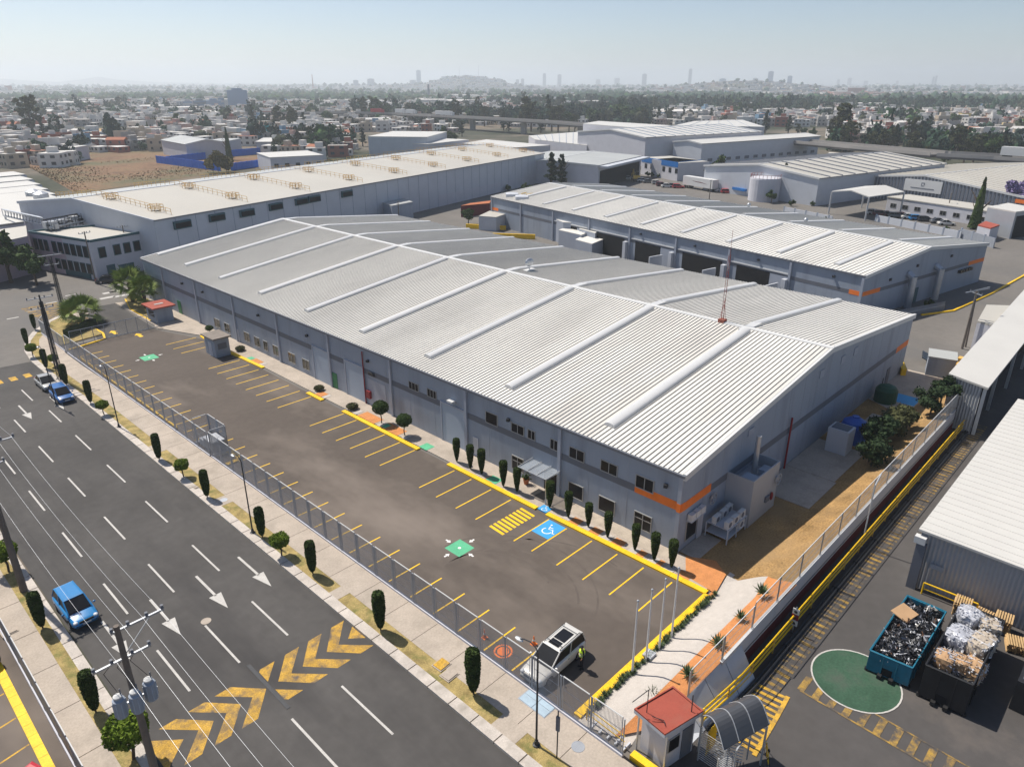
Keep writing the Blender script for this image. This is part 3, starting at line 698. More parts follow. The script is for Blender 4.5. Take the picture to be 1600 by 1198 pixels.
# plant room on the gable, with its well
b = MB(); x0, x1, y0, h = 7.0, 11.8, -2.35, 4.4
b.box(x0, x1, y0, y0+.12, 0, h); b.box(x0, x0+.12, y0+.12, -.01, 0, h); b.box(x1-.12, x1, y0+.12, -.01, 0, h); b.box(x0+.12, x1-.12, y0+.12, -.01, 3.2, 3.3)
an = b.build('plant_room', 'corrugated', wh)
b = MB(); b.tube((9.9,-1.0,3.3),(9.9,-1.0,7.0),.22,10); b.build('flue', 'galv', an)
b = MB(); b.box(8.0,9.0,-1.9,-.8,3.3,3.9); b.box(10.3,11.4,-2.0,-1.2,3.3,3.8); b.build('condenser', 'door_blue', an)
MB().box(9.6,10.3,y0-.16,y0-.005,1.3,1.8).build('junction_box','band_dark',an); MB().ball((10.7,y0-.12,1.5),.32,(.6,.4,1.3),8,5).build('fire_bell','red_pipe',an)
MB().lathe([(0,.5),(.3,.5)],14,(0,0,0)).build('x','galv') if 0 else None
for cx, cz, yy in ((4.6, 3.0, 0), (11.4, 2.9, y0)):
    b = MB(); 
    for t_ in range(12): a_ = t_*math.pi/6; b.tube((cx+.5*math.cos(a_), yy-.25, cz+.5*math.sin(a_)), (cx+.5*math.cos(a_+math.pi/6), yy-.25, cz+.5*math.sin(a_+math.pi/6)), .05, 4)
    for t_ in range(5): a_ = t_*1.2566; b.tube((cx, yy-.22, cz), (cx+.45*math.cos(a_), yy-.22, cz+.45*math.sin(a_)), .05, 4)
    b.box(cx-.2,cx+.2,yy-.2,yy-.01,cz-.2,cz+.2)
    b.build('exhaust_fan', 'galv', wh)
win_y(wh, .95, 2.6, .6, 2.4, 0, pane='glass_dark')
b = MB()
for k in range(5): b.tube((2.75+k*.16,-.1,0),(2.75+k*.16,-.1,3.0),.05,5)
b.build('downpipe', 'wall_light', wh)
# ac rack against the gable
rack = thing('condenser_rack', 'steel rack carrying rows of white air conditioner units against the gable wall', 'air conditioners', (AX+3.6, AY-2.3, 0))
b = MB()
for x in (0, 1.55, 3.1):
    for y in (0, 1.9): b.box(x, x+.08, y, y+.08, 0, 1.35)
for z in (.45, 1.3): b.box(.081, 3.1, 0, 1.98, z, z+.05)
b.build('rack_frame', 'wall_light', rack)
for k, (x, y, z) in enumerate([(.1,.1,1.36),(1.1,.1,1.36),(2.15,.1,1.36),(.15,1.2,1.36),(1.3,1.2,1.36),(2.2,1.25,1.36),(2.1,.05,.51)]):
    u = MB().box(x, x+.82, y, y+.36, z, z+.62).build('air_conditioner', 'trim_white', rack)
    b = MB(); 
    b.lathe([(0,.24),(.012,.24)],14,(0,0,0)); b.v = [(x+.34+p[0], y-.002-p[2], z+.31+p[1]) for p in b.v]; b.build('fan_grille', 'band_dark', u)
shelf = thing('air_conditioner_shelf', 'three white air conditioner units on a shelf above the dark corner window', 'air conditioners', (AX+.9, AY-.5, 2.55))
MB().box(0,2.2,0,.5,0,.05).build('shelf','wall_light',shelf)
for k in range(3): MB().box(.05+k*.73,.68+k*.73,.04,.44,.06,.62).build('air_conditioner','trim_white',shelf)
dish = thing('satellite_dish', 'small grey satellite dish on a frame on the far slope of the main roof', 'satellite dish', (AX+29.6, AY+43.0, HR-.1))
b = MB(); b.box(-.9,.9,-.4,.4,.0,.12); b.build('base','trim_white',dish)
b = MB(); b.tube((0,0,.1),(0,0,1.0),.08,6); b.ball((0,0,1.1),.85,(1,.35,.7),12,6); b.build('dish','galv',dish)
# lattice mast on the ridge
mast = thing('antenna_mast', 'thin red and white lattice radio mast standing on the main roof ridge', 'antenna mast', (AX+XR, 34.8, HR+.1))
b = MB(); r = .16; hh = 7.3
c3 = [(r*math.cos(a), r*math.sin(a)) for a in (0, 2.09, 4.19)]
for x, y in c3: b.tube((x,y,0),(x*.7,y*.7,hh),.022,4)
for k in range(18):
    z = k*hh/18; z2 = (k+1)*hh/18
    for i in range(3): x, y = c3[i]; x2, y2 = c3[(i+1)%3]; b.tube((x,y,z),(x2,y2,z2),.012,3, mi=k%4//2)
b.build('lattice', ['pole_red','trim_white'], mast)
MB().tube((0,0,hh),(0,0,9.9),.018,4).build('whip', 'pole_red', mast)
b = MB(); b.box(-.35,.35,-.35,.35,-.02,.35); b.build('base','brick_red',mast)
b = MB()
for k in range(4): b.tube((0,0,2+.2*k),(.35*math.cos(k*1.6),.35*math.sin(k*1.6),.35),.02,3)
b.build('brace','pole_red',mast)

def place_shed(A, B, C, h):
    """roof corners in the photo: A-B along an eave, A-C across; returns origin, angle, width, length"""
    a = Vector(G(*A, h)); b = Vector(G(*B, h)); c = Vector(G(*C, h)); d = (b-a)
    if d.x*(c-a).y-d.y*(c-a).x > 0: a, b = b, a; c = c+(a-b)*0; d = b-a
    L = d.length; d.normalize(); perp = Vector((d.y, -d.x)); W = abs((c-a).dot(perp))
    return (a.x, a.y), math.atan2(d.y, d.x)-math.pi/2, W, L

# ---- second warehouse behind
o_, a_, W_, L_ = place_shed((1353,432),(768,308),(1588,388), 7.0)
w2 = thing('warehouse', 'grey warehouse with pale roof, loading bays and orange corner band behind the main one', 'warehouse', (o_[0], o_[1], 0), a_)
X2, R2 = W_*.46, 9.0
shed(w2, W_, L_, 7.0, 7.0, X2, R2, rib=.75, roof='roof_white', roof2='roof_grey', dirt_shade=True)
for k in range(9):
    y = 6+k*(L_-10)/8.4
    skylight(w2, 1.8, X2-1.2, y, 1.0, W_, 7, 7, X2, R2, .25); skylight(w2, X2+1.5, W_-1.5, y, 1.0, W_, 7, 7, X2, R2, .25)
MB().box(-.02,-.001,2.2,L_*.97,3.9,4.5).build('wall_band','band_dark',w2); MB().box(5.0,W_-6,-.02,-.001,3.9,4.5).build('wall_band','band_dark',w2)
MB().box(-.025,-.001,0,2.2,3.85,4.55).box(0,5.0,-.025,-.001,3.85,4.55).build('corner_stripe','orange_paint',w2); MB().box(W_-6,W_,-.025,-.001,3.85,4.55).build('corner_stripe','orange_paint',w2); MB().box(-.03,-.001,L_*.97,L_,3.85,4.55).build('corner_stripe','orange_paint',w2)
for k in range(9):
    y = .2+k*(L_-.4)/8; MB().box(-.25,-.001,y-.2,y+.2,0,6.8).build('downspout','wall_panel',w2)
for k in range(1, 6):
    y = 1.5+k*(L_/8)*1.0
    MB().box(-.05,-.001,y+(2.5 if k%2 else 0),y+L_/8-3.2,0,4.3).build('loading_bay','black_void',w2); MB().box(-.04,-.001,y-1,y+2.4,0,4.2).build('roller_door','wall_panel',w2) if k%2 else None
    d = MB().box(-.9,-.06,y-1.2,y-.4,0,3.9); d.build('bay_pier','wall_light',w2)
    MB().box(-.12,-.001,y-1,y+L_/8-2,4.6,4.8).build('bay_rail','trim_white',w2)
b = MB()
for y in range(3): b.box(-4.5-.0*y,-1.0,14+y*13,14.25+y*13,0,3.2)
b.build('bay_screen','wall_light',w2)
for k in range(4): MB().obox((-.2, 5+k*14, 6.0),(.3,.35,.35)).build('wall_lamp','pole_dark',w2)
for x, z in ((7.5,5.2),(15.5,6.3),(27,6.4)): MB().box(x-.25,x+.25,-.2,-.001,z,z+.4).build('wall_lamp','pole_dark',w2)
for x in (13.0, 22.0):
    b = MB(); b.tube((x,-1.0,0),(x,-1.0,5.2),.55,10); b.tube((x,-1.0,5.0),(x,.0,5.6),.55,10); b.build('duct','galv',w2)
for k in range(5): MB().box(31+k*1.0,31.6+k*1.0,-.5,-.001,3.0,3.5).build('window','glass_dark',w2)
MB().box(16.5,17.6,-.06,-.001,0,2.6).build('door','teal_trim',w2)
for k, (px, py) in enumerate(((1170,322),(1259,346),(1390,300))):
    if k < 2:
        v = tag(MB().ball((0,0,.45),.42,(1,1,1),12,7).tube((0,0,0),(0,0,.4),.25,8).build('roof_turbine','galv',loc=(0,0,0),smooth=False), 'round silver wind turbine vent on the second roof ridge, '+('farther' if k == 0 else 'nearer')+' of two', 'roof vent')
        x, y = G(px, py, R2+.3); v.location = (x, y, R2+.1)

# ---- long warehouse on the left behind
o_, a_, W_, L_ = place_shed((240,345),(850,240),(25,309), 10.0)
w3 = thing('warehouse', 'very long pale warehouse with beige roof crossed by yellow safety rails', 'warehouse', (o_[0], o_[1], 0), a_)
L3 = L_; W3 = W_
W3 = 46.0
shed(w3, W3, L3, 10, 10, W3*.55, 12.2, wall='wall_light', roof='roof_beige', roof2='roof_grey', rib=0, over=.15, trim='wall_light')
y = 3
while y < L3: MB().box(-.05,-.001,y-.04,y+.04,0,9.8).build('panel_joint','wall_grey',w3); y += 4.6
MB().box(-.03,-.001,0,L3*.42,0,3.2).build('lower_wall','wall_white',w3)
for k, px in enumerate((285,338,385,428,462,489,540)):
    ya = L3-(px-240)*.0; 
for k, (px, py) in enumerate(((284,351),(338,340),(385,333),(430,323),(470,315),(490,311),(541,303))):
    # wall plane through the near eave
    d = FW*FPX + RT*(px-W0/2) - CU*(py-H0/2); ca, sa = math.cos(a_), math.sin(a_); nrm = Vector((ca, sa)); t = (o_[0]*ca+o_[1]*sa)/(d.x*ca+d.y*sa); p = Vector((d.x*t-o_[0], d.y*t-o_[1])); yy = p.x*-sa+p.y*ca; zz_ = H+d.z*t
    b = MB(); b.box(-.5,-.001,yy-1.9,yy+1.9,zz_-.7,zz_+.8); v = b.build('louvre_vent','teal_trim',w3)
    MB().box(-.56,-.5,yy-1.7,yy+1.7,zz_-.5,zz_+.5).build('louvre','black_void',v)
# yellow rails on the roof: runs across the slope plus short boxes
def rail_run(root, pts, h, mt, name='safety_rail', step=1.5, r=.03, rows=2):
    b = MB(); P = [Vector(p) for p in pts]
    for k in range(rows): b.path([p+Vector((0,0,h*(k+1)/rows)) for p in P], r, 4)
    for a, c in zip(P[:-1], P[1:]):
        n = max(1, int((c-a).length/step))
        for i in range(n+1): q = a+(c-a)*i/n; b.tube(q, q+Vector((0,0,h)), r, 4)
    return b.build(name, mt, root)
Z3f = lambda x: roofz(x, W3, 10, 10, W3*.55, 12.2)+.15
for k in range(9):
    y = 5+k*(L3-10)/8
    rail_run(w3, [(1.5,y,Z3f(1.5)),(W3*.5,y,Z3f(W3*.5)),(W3*.58,y,Z3f(W3*.58)),(W3-6,y,Z3f(W3-6))], 1.1, 'orange_steel', r=.045, step=1.5)
    for x in (6, 20):
        MB().box(x-.6,x+.6,y-.6,y+.6,Z3f(x),Z3f(x)+.2).build('roof_hatch','roof_beige',w3)
        rail_run(w3, [(x-1,y-1,Z3f(x)),(x+1,y-1,Z3f(x)),(x+1,y+1,Z3f(x)),(x-1,y+1,Z3f(x)),(x-1,y-1,Z3f(x))], 1.2, 'orange_steel', r=.05, step=1)
W3T = w3.matrix_world if False else Matrix.Translation((o_[0], o_[1], 0)) @ Matrix.Rotation(a_, 4, 'Z')

# ---- two-storey office in front of it (white front, pink flank)
OC = Vector(G(140,376,7.4)); OR = Vector(G(237,359,7.4)); OL = Vector(G(44,361,7.4))
e1 = (OR-OC).normalized(); Lr = (OR-OC).length+2; 
e2 = (OL-OC).normalized(); Ll = (OL-OC).length
off = thing('office_block', 'two-storey office with white and pink walls, dark windows and a flat cream roof', 'office building', (OC.x, OC.y, 0), world=True)
def V2(p, q): return (OC.x+e1.x*p+e2.x*q, OC.y+e1.y*p+e2.y*q)
far_c = V2(Lr, Ll*.75)
b = MB(); b.prism([V2(0,0), V2(Lr,0), V2(Lr,Ll*.62), V2(0,Ll)], 0, 7.1, 0); b.build('wall', 'wall_white', off)
b = MB(); b.prism([V2(.2,.2), V2(Lr-.2,.2), V2(Lr-.2,Ll*.62-.2), V2(.2,Ll-.2)], 7.1, 7.2); b.build('roof','roof_beige',off)
b = MB()
def seg(b, p, q, h0, h1, w=.3):
    a = Vector(V2(*p)); c = Vector(V2(*q)); d = (c-a).normalized(); n = Vector((-d.y, d.x))*w/2; b.prism([a-n, a+n, c+n, c-n], h0, h1)
seg(b, (0,0), (Lr,0), 7.05, 7.5); seg(b, (0,.35), (0,Ll), 7.05, 7.5); seg(b, (.35,Ll), (Lr,Ll*.62), 7.05, 7.5)
b.build('parapet','teal_trim',off)
def wallrect(b, p, q, h0, h1, out):
    a = Vector(V2(*p)); c = Vector(V2(*q)); d = (c-a).normalized(); n = Vector((d.y, -d.x))*out
    b.prism([a, a+n, c+n, c], h0, h1)
def wr(name, mt, p, q, h0, h1, out, par=None):
    b = MB(); a = Vector(V2(*p)); c = Vector(V2(*q)); d = (c-a).normalized(); n = Vector((d.y, -d.x)); n = n if n.dot(Vector((-OC.x,-OC.y))) > 0 else -n
    b.prism([a+n*.005, a+n*out, c+n*out, c+n*.005], h0, h1); return b.build(name, mt, par or off)
wr('pink_wall','wall_pink',(0,Ll*.45),(0,Ll),.0,7.0,.03)
for i, s in enumerate((.06,.16,.26,.36,.46,.56)):
    for h0, h1 in ((4.0,6.2),(.9,2.9)):
        w = wr('window','teal_trim',(0,Ll*s),(0,Ll*s+1.5),h0,h1,.10); wr('pane','glass_dark',(0,Ll*s+.15),(0,Ll*s+1.35),h0+.15,h1-.15,.13,w)
for i, s in enumerate((.70,.79,.88)):
    w = wr('window','teal_trim',(0,Ll*s),(0,Ll*s+1.3),4.0,6.2,.10); wr('pane','glass_dark',(0,Ll*s+.15),(0,Ll*s+1.15),4.15,6.05,.13,w)
for i, s in enumerate((.02,.22,.36,.50,.64,.80)):
    w = wr('window','teal_trim',(Lr*s+.8,0),(Lr*s+2.2,0),3.9,5.9,.10); wr('pane','glass_dark',(Lr*s+.95,0),(Lr*s+2.05,0),4.05,5.75,.13,w)
wr('door','teal_trim',(2,0),(3.6,0),0,2.4,.12); wr('door','teal_trim',(Lr*.3,0),(Lr*.3+3,0),0,2.0,.12)
b = MB(); seg(b, (-.05,2),(-.05,Ll*.5),0,1.0,.2); b.build('railing_wall','teal_trim',off)
# second low pink block further left
p0 = Vector(G(0,375,7.4)); p1 = Vector(G(42,366,7.4)); p2 = Vector(G(0,352,7.4)); p3 = Vector(G(40,350,7.4))
blk = thing('office_block', 'small pink block with cream flat roof at the left edge beside the larger office', 'office building', (p0.x,p0.y,0), world=True)
ext = (p0-p1).normalized()*8
MB().prism([p0+ext, p1, p3, p2+ext],0,6.9).build('wall','wall_pink',blk); MB().prism([p0+ext, p1, p3, p2+ext],6.92,7.05).build('roof','roof_beige',blk)
d_ = (p0-p1).normalized(); n_ = Vector((d_.y,-d_.x)); n_ = n_ if n_.dot(-p0) > 0 else -n_
for k in range(3): 
    q = p1+d_*(1+k*2.6); w = MB().prism([q+n_*.01, q+n_*.1, q+d_*1.4+n_*.1, q+d_*1.4+n_*.01],3.8,5.8).build('window','glass_dark',blk)
# roof plant: pipe bridge, tanks
pl = thing('rooftop_plant', 'tangle of silver pipes and machines on a steel deck behind the office roof', 'machinery', (*G(120,345,8),7.2), world=True)
x0, y0 = G(75,352,8.5); x1, y1 = G(172,334,8.5); rr = random.Random(5)
b = MB(); 
for k in range(44):
    t = k/43; cx_ = x0+(x1-x0)*t+rr.uniform(-1,1); cy_ = y0+(y1-y0)*t+rr.uniform(-1,1)+1.2; s = rr.uniform(.3,1.0); b.obox((cx_,cy_,7.4+s),(s*1.3,s*1.3,s*1.6),.3, mi=rr.choice((0,0,1,2)))
for k in range(5): b.tube((x0,y0+k*.6,8.0+.3*k),(x1,y1+k*.6,8.0+.3*k),.16,6,mi=k%3)
for k in range(20): t = k/19; b.tube((x0+(x1-x0)*t,y0+(y1-y0)*t,7.3),(x0+(x1-x0)*t,y0+(y1-y0)*t,9.6),.06,4,mi=1)
b.build('pipework',['galv','pole_dark','trim_white'],pl)
br = thing('conveyor_bridge', 'inclined grey truss bridge of silver pipes at the far left above the low roofs', 'pipe bridge', (*G(30,345,6),0), world=True)
a0 = Vector((*G(8,338,7),7)); a1 = Vector((*G(70,352,7.5),7.5)); b = MB()
for dz, dy in ((0,0),(1.4,0),(0,1.5),(1.4,1.5)): b.tube(a0+Vector((0,dy,dz)), a1+Vector((0,dy,dz)), .14, 5)
for k in range(14):
    q = a0.lerp(a1,k/13); q2 = a0.lerp(a1,min(1,(k+1)/13)); b.tube(q,q2+Vector((0,0,1.4)),.09,4); b.tube(q+Vector((0,1.5,0)),q+Vector((0,1.5,1.4)),.09,4)
for k in (0,.5,1): q = a0.lerp(a1,k); b.tube((q.x,q.y,0),(q.x,q.y,q.z),.2,6)
b.build('truss','galv',br)
for k, (px, py) in enumerate(((44,318),(56,322))):
    x, y = G(px+10, py+28, 0); t = tag(MB().lathe([(0,1.8),(7.5,1.8),(8.1,.6)],16).build('storage_silo','galv',loc=(0,0,0)), ['tall grey steel silo on the left, beside the beige-roofed warehouse end','grey steel silo just right of its taller neighbour at the beige warehouse end'][k], 'silo', 'silos behind the office'); t.location = (x+1.5, y+1, 0)

# ---- left edge: long white sheds seen beyond
def flat_block(A, B, C, h, label, cat='building', wall='wall_white', roof='roof_bright', name='factory_building', win=0, par=.25):
    o, a, W, L = place_shed(A, B, C, h); t = thing(name, label, cat, (o[0], o[1], 0), a)
    MB().box(0,W,0,L,0,h).build('wall', wall, t); MB().box(-.15,W+.15,-.15,L+.15,h+.005,h+par).build('roof', roof, t)
    if win:
        for k in range(win): y = L*(k+.5)/win; win_x(t, y-.9, y+.9, h*.4, h*.4+1.3, 1)
    return t, W, L
def gable_block(A, B, C, h, rise, label, wall='wall_white', roof='roof_white', rib=0, name='factory_shed', dirt_shade=False, ribw=.3, ribh=.12, ribmat='roof_grey', roof2=None, W=None, frac=.5, cat='factory'):
    o, a, W_, L = place_shed(A, B, C, h); W = W or W_; t = thing(name, label, cat, (o[0], o[1], 0), a)
    shed(t, W, L, h, h, W*frac, h+rise, wall=wall, roof=roof, roof2=roof2, rib=rib, ribw=ribw, ribh=ribh, ribmat=ribmat, dirt_shade=dirt_shade, over=.3)
    return t, W, L
for k in range(9):
    ya = 268+k*7.2; xa = 0; xb = 20+k*11.0
    A = (xb, ya); B = (xb-70, ya+6.0+k*.3); o = Vector(G(*A, 6.5)); q = Vector(G(*B, 6.5)); d = (q-o).normalized()
    t = thing('row_shed', ordw(k)+' white roof from the far end of the left-edge shed rows', 'factory', (o.x,o.y,0), math.atan2(d.y,d.x), 'sawtooth shed roofs at the left edge')
    Ls = 60; Ws = 9.6
    b = MB(); b.add([(0,-.0,0),(Ls,0,0),(Ls,Ws,0),(0,Ws,0),(0,0,6.3),(Ls,0,6.3),(Ls,Ws,5.9),(0,Ws,5.9)],[(0,3,2,1),(0,1,5,4),(1,2,6,5),(2,3,7,6),(3,0,4,7)]); b.build('wall','wall_light',t)
    b = MB(); b.add([(-.2,-.2,6.3),(Ls,-.2,6.3),(Ls,Ws-1.3,5.92),(-.2,Ws-1.3,5.92),(-.2,-.2,6.5),(Ls,-.2,6.5),(Ls,Ws-1.3,6.12),(-.2,Ws-1.3,6.12)],[(0,3,2,1),(4,5,6,7),(0,1,5,4),(1,2,6,5),(2,3,7,6),(3,0,4,7)]); b.build('roof','roof_bright',t)

# ---- factories in the middle distance
t, W_, L_ = gable_block((1009,215),(1190,206),(917,205), 12, 2.2, 'large white factory hall with ribbed white roof in the middle distance', wall='wall_white', roof='roof_bright', roof2='roof_bright', rib=6, ribw=.35, ribh=.3, ribmat='wall_grey')
MB().box(-.05,-.001,L_-18,L_-1,3,9).build('open_bay','wall_light',t)
t, W_, L_ = gable_block((1097,225),(1281,213),(1040,222), 10, 1.0, 'long pale grey factory hall with a row of dark vents low on its wall', wall='wall_light', roof='roof_bright', roof2='roof_bright')
for k in range(13): MB().box(-.3,-.001,3+k*(L_-4)/13,5.6+k*(L_-4)/13,2.6,3.8).build('vent','band_dark',t)
t, W_, L_ = gable_block((1280,279),(1477,256),(1143,255), 8, 2.2, 'wide cream factory hall whose roof shows long dark seams behind the water tank', wall='wall_light', roof='roof_beige', roof2='roof_beige', rib=6.5, ribw=.35, ribh=.3, ribmat='band_dark')
t, W_, L_ = gable_block((1312,275),(1495,257),(1580,313), 5.5, 3.0, 'blue-grey corrugated hall with a blank white sign board on its gable', wall='corrugated', roof='roof_beige', roof2='roof_beige', rib=3.0, ribw=.12, ribh=.15, ribmat='roof_beige') 
sgn = t; SW, SL = W_, L_
# which end faces the camera? the one whose outward normal points back at us
rz = t.rotation_euler.z; near_y = 0 if Vector((math.sin(rz), -math.cos(rz))).dot(Vector((-t.location.x, -t.location.y))) > 0 else SL
s_ = -1 if near_y == 0 else 1
def gy(x0, x1, z0, z1, d): return MB().box(x0, x1, min(near_y+s_*.002, near_y+s_*d), max(near_y+s_*.002, near_y+s_*d), z0, z1)
b = MB(); x = .3
while x < SW-.2:
    zt = roofz(x, SW, 5.5, 5.5, SW/2, 8.5)-.35; b.box(x, x+.5, min(near_y, near_y+s_*.18), max(near_y, near_y+s_*.18), 0, zt); x += 1.05
b.build('wall_rib','band_dark',t)
b1 = gy(SW*.40, SW*.60, 3.7, 7.1, .5).build('sign_board','trim_white',t)
lg = MB(); cx_ = SW*.50
for q in ((-.5,.5,6.25,6.4),(-.5,-.35,5.4,6.25),(.35,.5,5.7,6.25),(-.35,.35,5.4,5.55)): lg.box(cx_+q[0],cx_+q[1],min(near_y+s_*.5,near_y+s_*.56),max(near_y+s_*.5,near_y+s_*.56),q[2],q[3])
for k in range(22): lg.box(cx_-3.6+k*.33,cx_-3.6+k*.33+.22,min(near_y+s_*.5,near_y+s_*.56),max(near_y+s_*.5,near_y+s_*.56),4.6,4.85)
lg.build('lettering','band_dark',b1)
for x0, x1 in ((0,2.6),(SW-2.6,SW)): gy(x0,x1,3.9,4.9,.3).build('corner_stripe','orange_paint',t)
# flat grey dock shed + blue/white office
t, W_, L_ = gable_block((935,259),(1002,244),(800,229), 7.5, .8, 'flat grey loading shed with a deep dark opening beside the blue and white office', wall='wall_white', roof='roof_grey', roof2='roof_grey', W=40, frac=.5)
rz = t.rotation_euler.z
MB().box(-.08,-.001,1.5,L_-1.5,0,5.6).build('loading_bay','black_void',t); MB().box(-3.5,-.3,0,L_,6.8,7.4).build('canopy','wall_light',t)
def bwoffice(pa, pb, h, name, label, band, win, depth=14):
    a = Vector(G(*pa, h)); c = Vector(G(*pb, h)); d = (c-a).normalized(); n = Vector((-d.y, d.x)); n = n if n.dot(a) > 0 else -n
    t = thing(name, label, 'office building', (a.x,a.y,0), world=True)
    MB().prism([a, c, c+n*depth, a+n*depth],0,h-.02).build('wall','wall_white',t); MB().prism([a+n*.3, c+n*.3, c+n*(depth-.3), a+n*(depth-.3)],h-.015,h+.06).build('roof','roof_beige',t)
    MB().prism([a-n*.12, c-n*.12, c-n*.005, a-n*.005],h-band,h+.3).build('blue_band','factory_blue',t)
    L = (c-a).length
    for k in range(win):
        q = a+d*(L*(k+.6)/win); w = MB().prism([q-n*.1, q+d*1.6-n*.1, q+d*1.6-n*.005, q-n*.005],h*.42,h*.42+1.7).build('window','glass_dark',t)
    return t
bwoffice((1003,246),(1060,255),6.5,'office_block','white two-storey office with a blue top band and square windows beyond the second warehouse',1.6,6)
bwoffice((1061.5,254),(1096,251),6.5,'office_block','white annex with deep blue fascia and shaded terrace right of the windowed office',2.4,2)
t = bwoffice((1133,279),(1170,284),4.3,'office_block','low white wall block with two blue stripes left of the white water tank',1.2,0,6)
a = Vector(G(1143,292,2.0)); c = Vector(G(1168,297,2.0)); n = Vector((-(c-a).y,(c-a).x)).normalized(); n = -n if n.dot(a) > 0 else n
MB().prism([a+n*1.2,c+n*1.2,c+n*.2,a+n*.2],1.5,2.3).build('blue_stripe','factory_blue',t)
MB()
x, y = G(1192,313,0); tk = thing('water_tank', 'large white cylindrical water tank with a railed top beyond the second warehouse', 'water tank', (x,y,0))
MB().lathe([(0,4.6),(6.6,4.6),(6.9,4.5),(7.3,.3)],28).build('shell','wall_white',tk)
b = MB()
for k in range(24): a = k*math.pi/12; b.tube((4.5*math.cos(a),4.5*math.sin(a),6.8),(4.5*math.cos(a),4.5*math.sin(a),7.9),.06,4); a2 = a+math.pi/12; b.tube((4.5*math.cos(a),4.5*math.sin(a),7.9),(4.5*math.cos(a2),4.5*math.sin(a2),7.9),.06,4)
b.build('railing','red_pipe',tk)
# low white office with small windows + canopy
t, W_, L_ = flat_block((1387,308.6),(1555,333),(1412,304), 3.65, 'low white office with seven small dark windows behind a row of parked cars', 'office building', win=0, name='office_block', roof='roof_beige')
rz = t.rotation_euler.z; nrm0 = Vector((-math.cos(rz), -math.sin(rz)))
side = nrm0.dot(Vector((-t.location.x,-t.location.y))) > 0
for k in range(8):
    y = L_*(k+.6)/8.2
    win_x(t, y-.9, y+.9, 1.1, 2.3, 1, x=0 if side else W_, s=-1 if side else 1, pane='glass_dark')
cn = thing('vehicle_canopy', 'open white gabled canopy on steel posts left of the low white office', 'canopy', (*G(1355,330,0),0), world=True)
c0 = [Vector((*G(px,py,6.0),6.0)) for px, py in ((1300,300),(1358,309),(1413,301),(1352,292))]; b = MB()
mid1 = (c0[0]+c0[1])/2+Vector((0,0,1.0)); mid2 = (c0[2]+c0[3])/2+Vector((0,0,1.0))
b.add([c0[0],mid1,mid2,c0[3],c0[1],c0[2]]+[p+Vector((0,0,.25)) for p in (c0[0],mid1,mid2,c0[3],c0[1],c0[2])],[(0,1,2,3),(1,4,5,2),(6,9,8,7),(7,8,11,10),(0,6,7,1),(1,7,10,4),(4,10,11,5),(5,11,8,2),(2,8,9,3),(3,9,6,0)]); b.build('roof','roof_bright',cn)
for p in c0: MB().tube((p.x,p.y,0),(p.x,p.y,6.0),.22,6).build('post','alum',cn)
sh = thing('factory_shed', 'small white-roofed shed with a dark open bay at the right edge', 'shed', (*G(1560,355,0),0), world=True)
c0 = [Vector(G(px,py,6.0)) for px, py in ((1543,325),(1587,333),(1625,328),(1575,319))]
MB().prism(c0,0,6.0).build('wall','corrugated',sh); MB().prism([c+(c-c0[0])*.0 for c in c0],6.01,6.3).build('roof','roof_bright',sh)
d_ = (c0[2]-c0[1]).normalized(); n_ = Vector((d_.y,-d_.x)); n_ = n_ if n_.dot(-c0[1]) > 0 else -n_
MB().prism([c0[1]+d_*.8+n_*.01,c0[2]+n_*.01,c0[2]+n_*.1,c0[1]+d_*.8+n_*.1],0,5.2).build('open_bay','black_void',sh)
c0 = [Vector(G(px,py,3.0)) for px, py in ((1528,352),(1548,357),(1562,352),(1540,346))]
gh = thing('guard_booth', 'small booth with flat red roof at the yard gate in the right distance', 'guard booth', (*c0[0],0), world=True); MB().prism(c0,0,2.8).build('wall','wall_white',gh); MB().prism(c0,2.81,3.1).build('roof','red_roof',gh)
# left mid-distance blocks
flat_block((575,214),(667,215),(640,206), 9, 'tall grey panel warehouse with dark stripes in the left middle distance', 'factory', wall='wall_light', roof='roof_bright')
b = None
flat_block((669,226),(732,219),(690,212), 6, 'low white hall with a tree before it right of the striped grey warehouse', 'factory')
flat_block((422,247),(505,243),(440,238), 6, 'long low white hall behind the beige warehouse roof', 'factory', win=5)
gable_block((252,219),(290,226),(312,216), 7, 1.8, 'cream gabled hall with green door left of the blue fence', roof='roof_grey', roof2='roof_grey')
flat_block((318,222),(352,222),(330,217), 7, 'blue-grey block right of the gabled hall with the green door', wall='steel_blue', roof='roof_grey')
gable_block((400,222),(428,222),(425,216), 6, 1.0, 'small white-roofed open hall behind the blue fence', wall='wall_light', roof='roof_bright', roof2='roof_bright')
flat_block((98,234),(137,228),(110,230), 6, 'windowless white block with a stepped end beyond the dry field', wall='wall_white')
b = MB(); o = Vector(G(562,200)); t = thing('arched_hall', 'white barrel-roofed hall among houses in the left middle distance', 'hall', (o.x,o.y,0), YAW-.9)
k = 10; b.add([(x, 9*math.cos(math.pi*i/k), 3+4.5*math.sin(math.pi*i/k)) for x in (0, 26) for i in range(k+1)], [(i, i+1, k+2+i, k+1+i) for i in range(k)]); b.build('roof','roof_bright',t); MB().box(.2,25.8,-8.8,8.8,0,3.2).build('wall','wall_light',t)

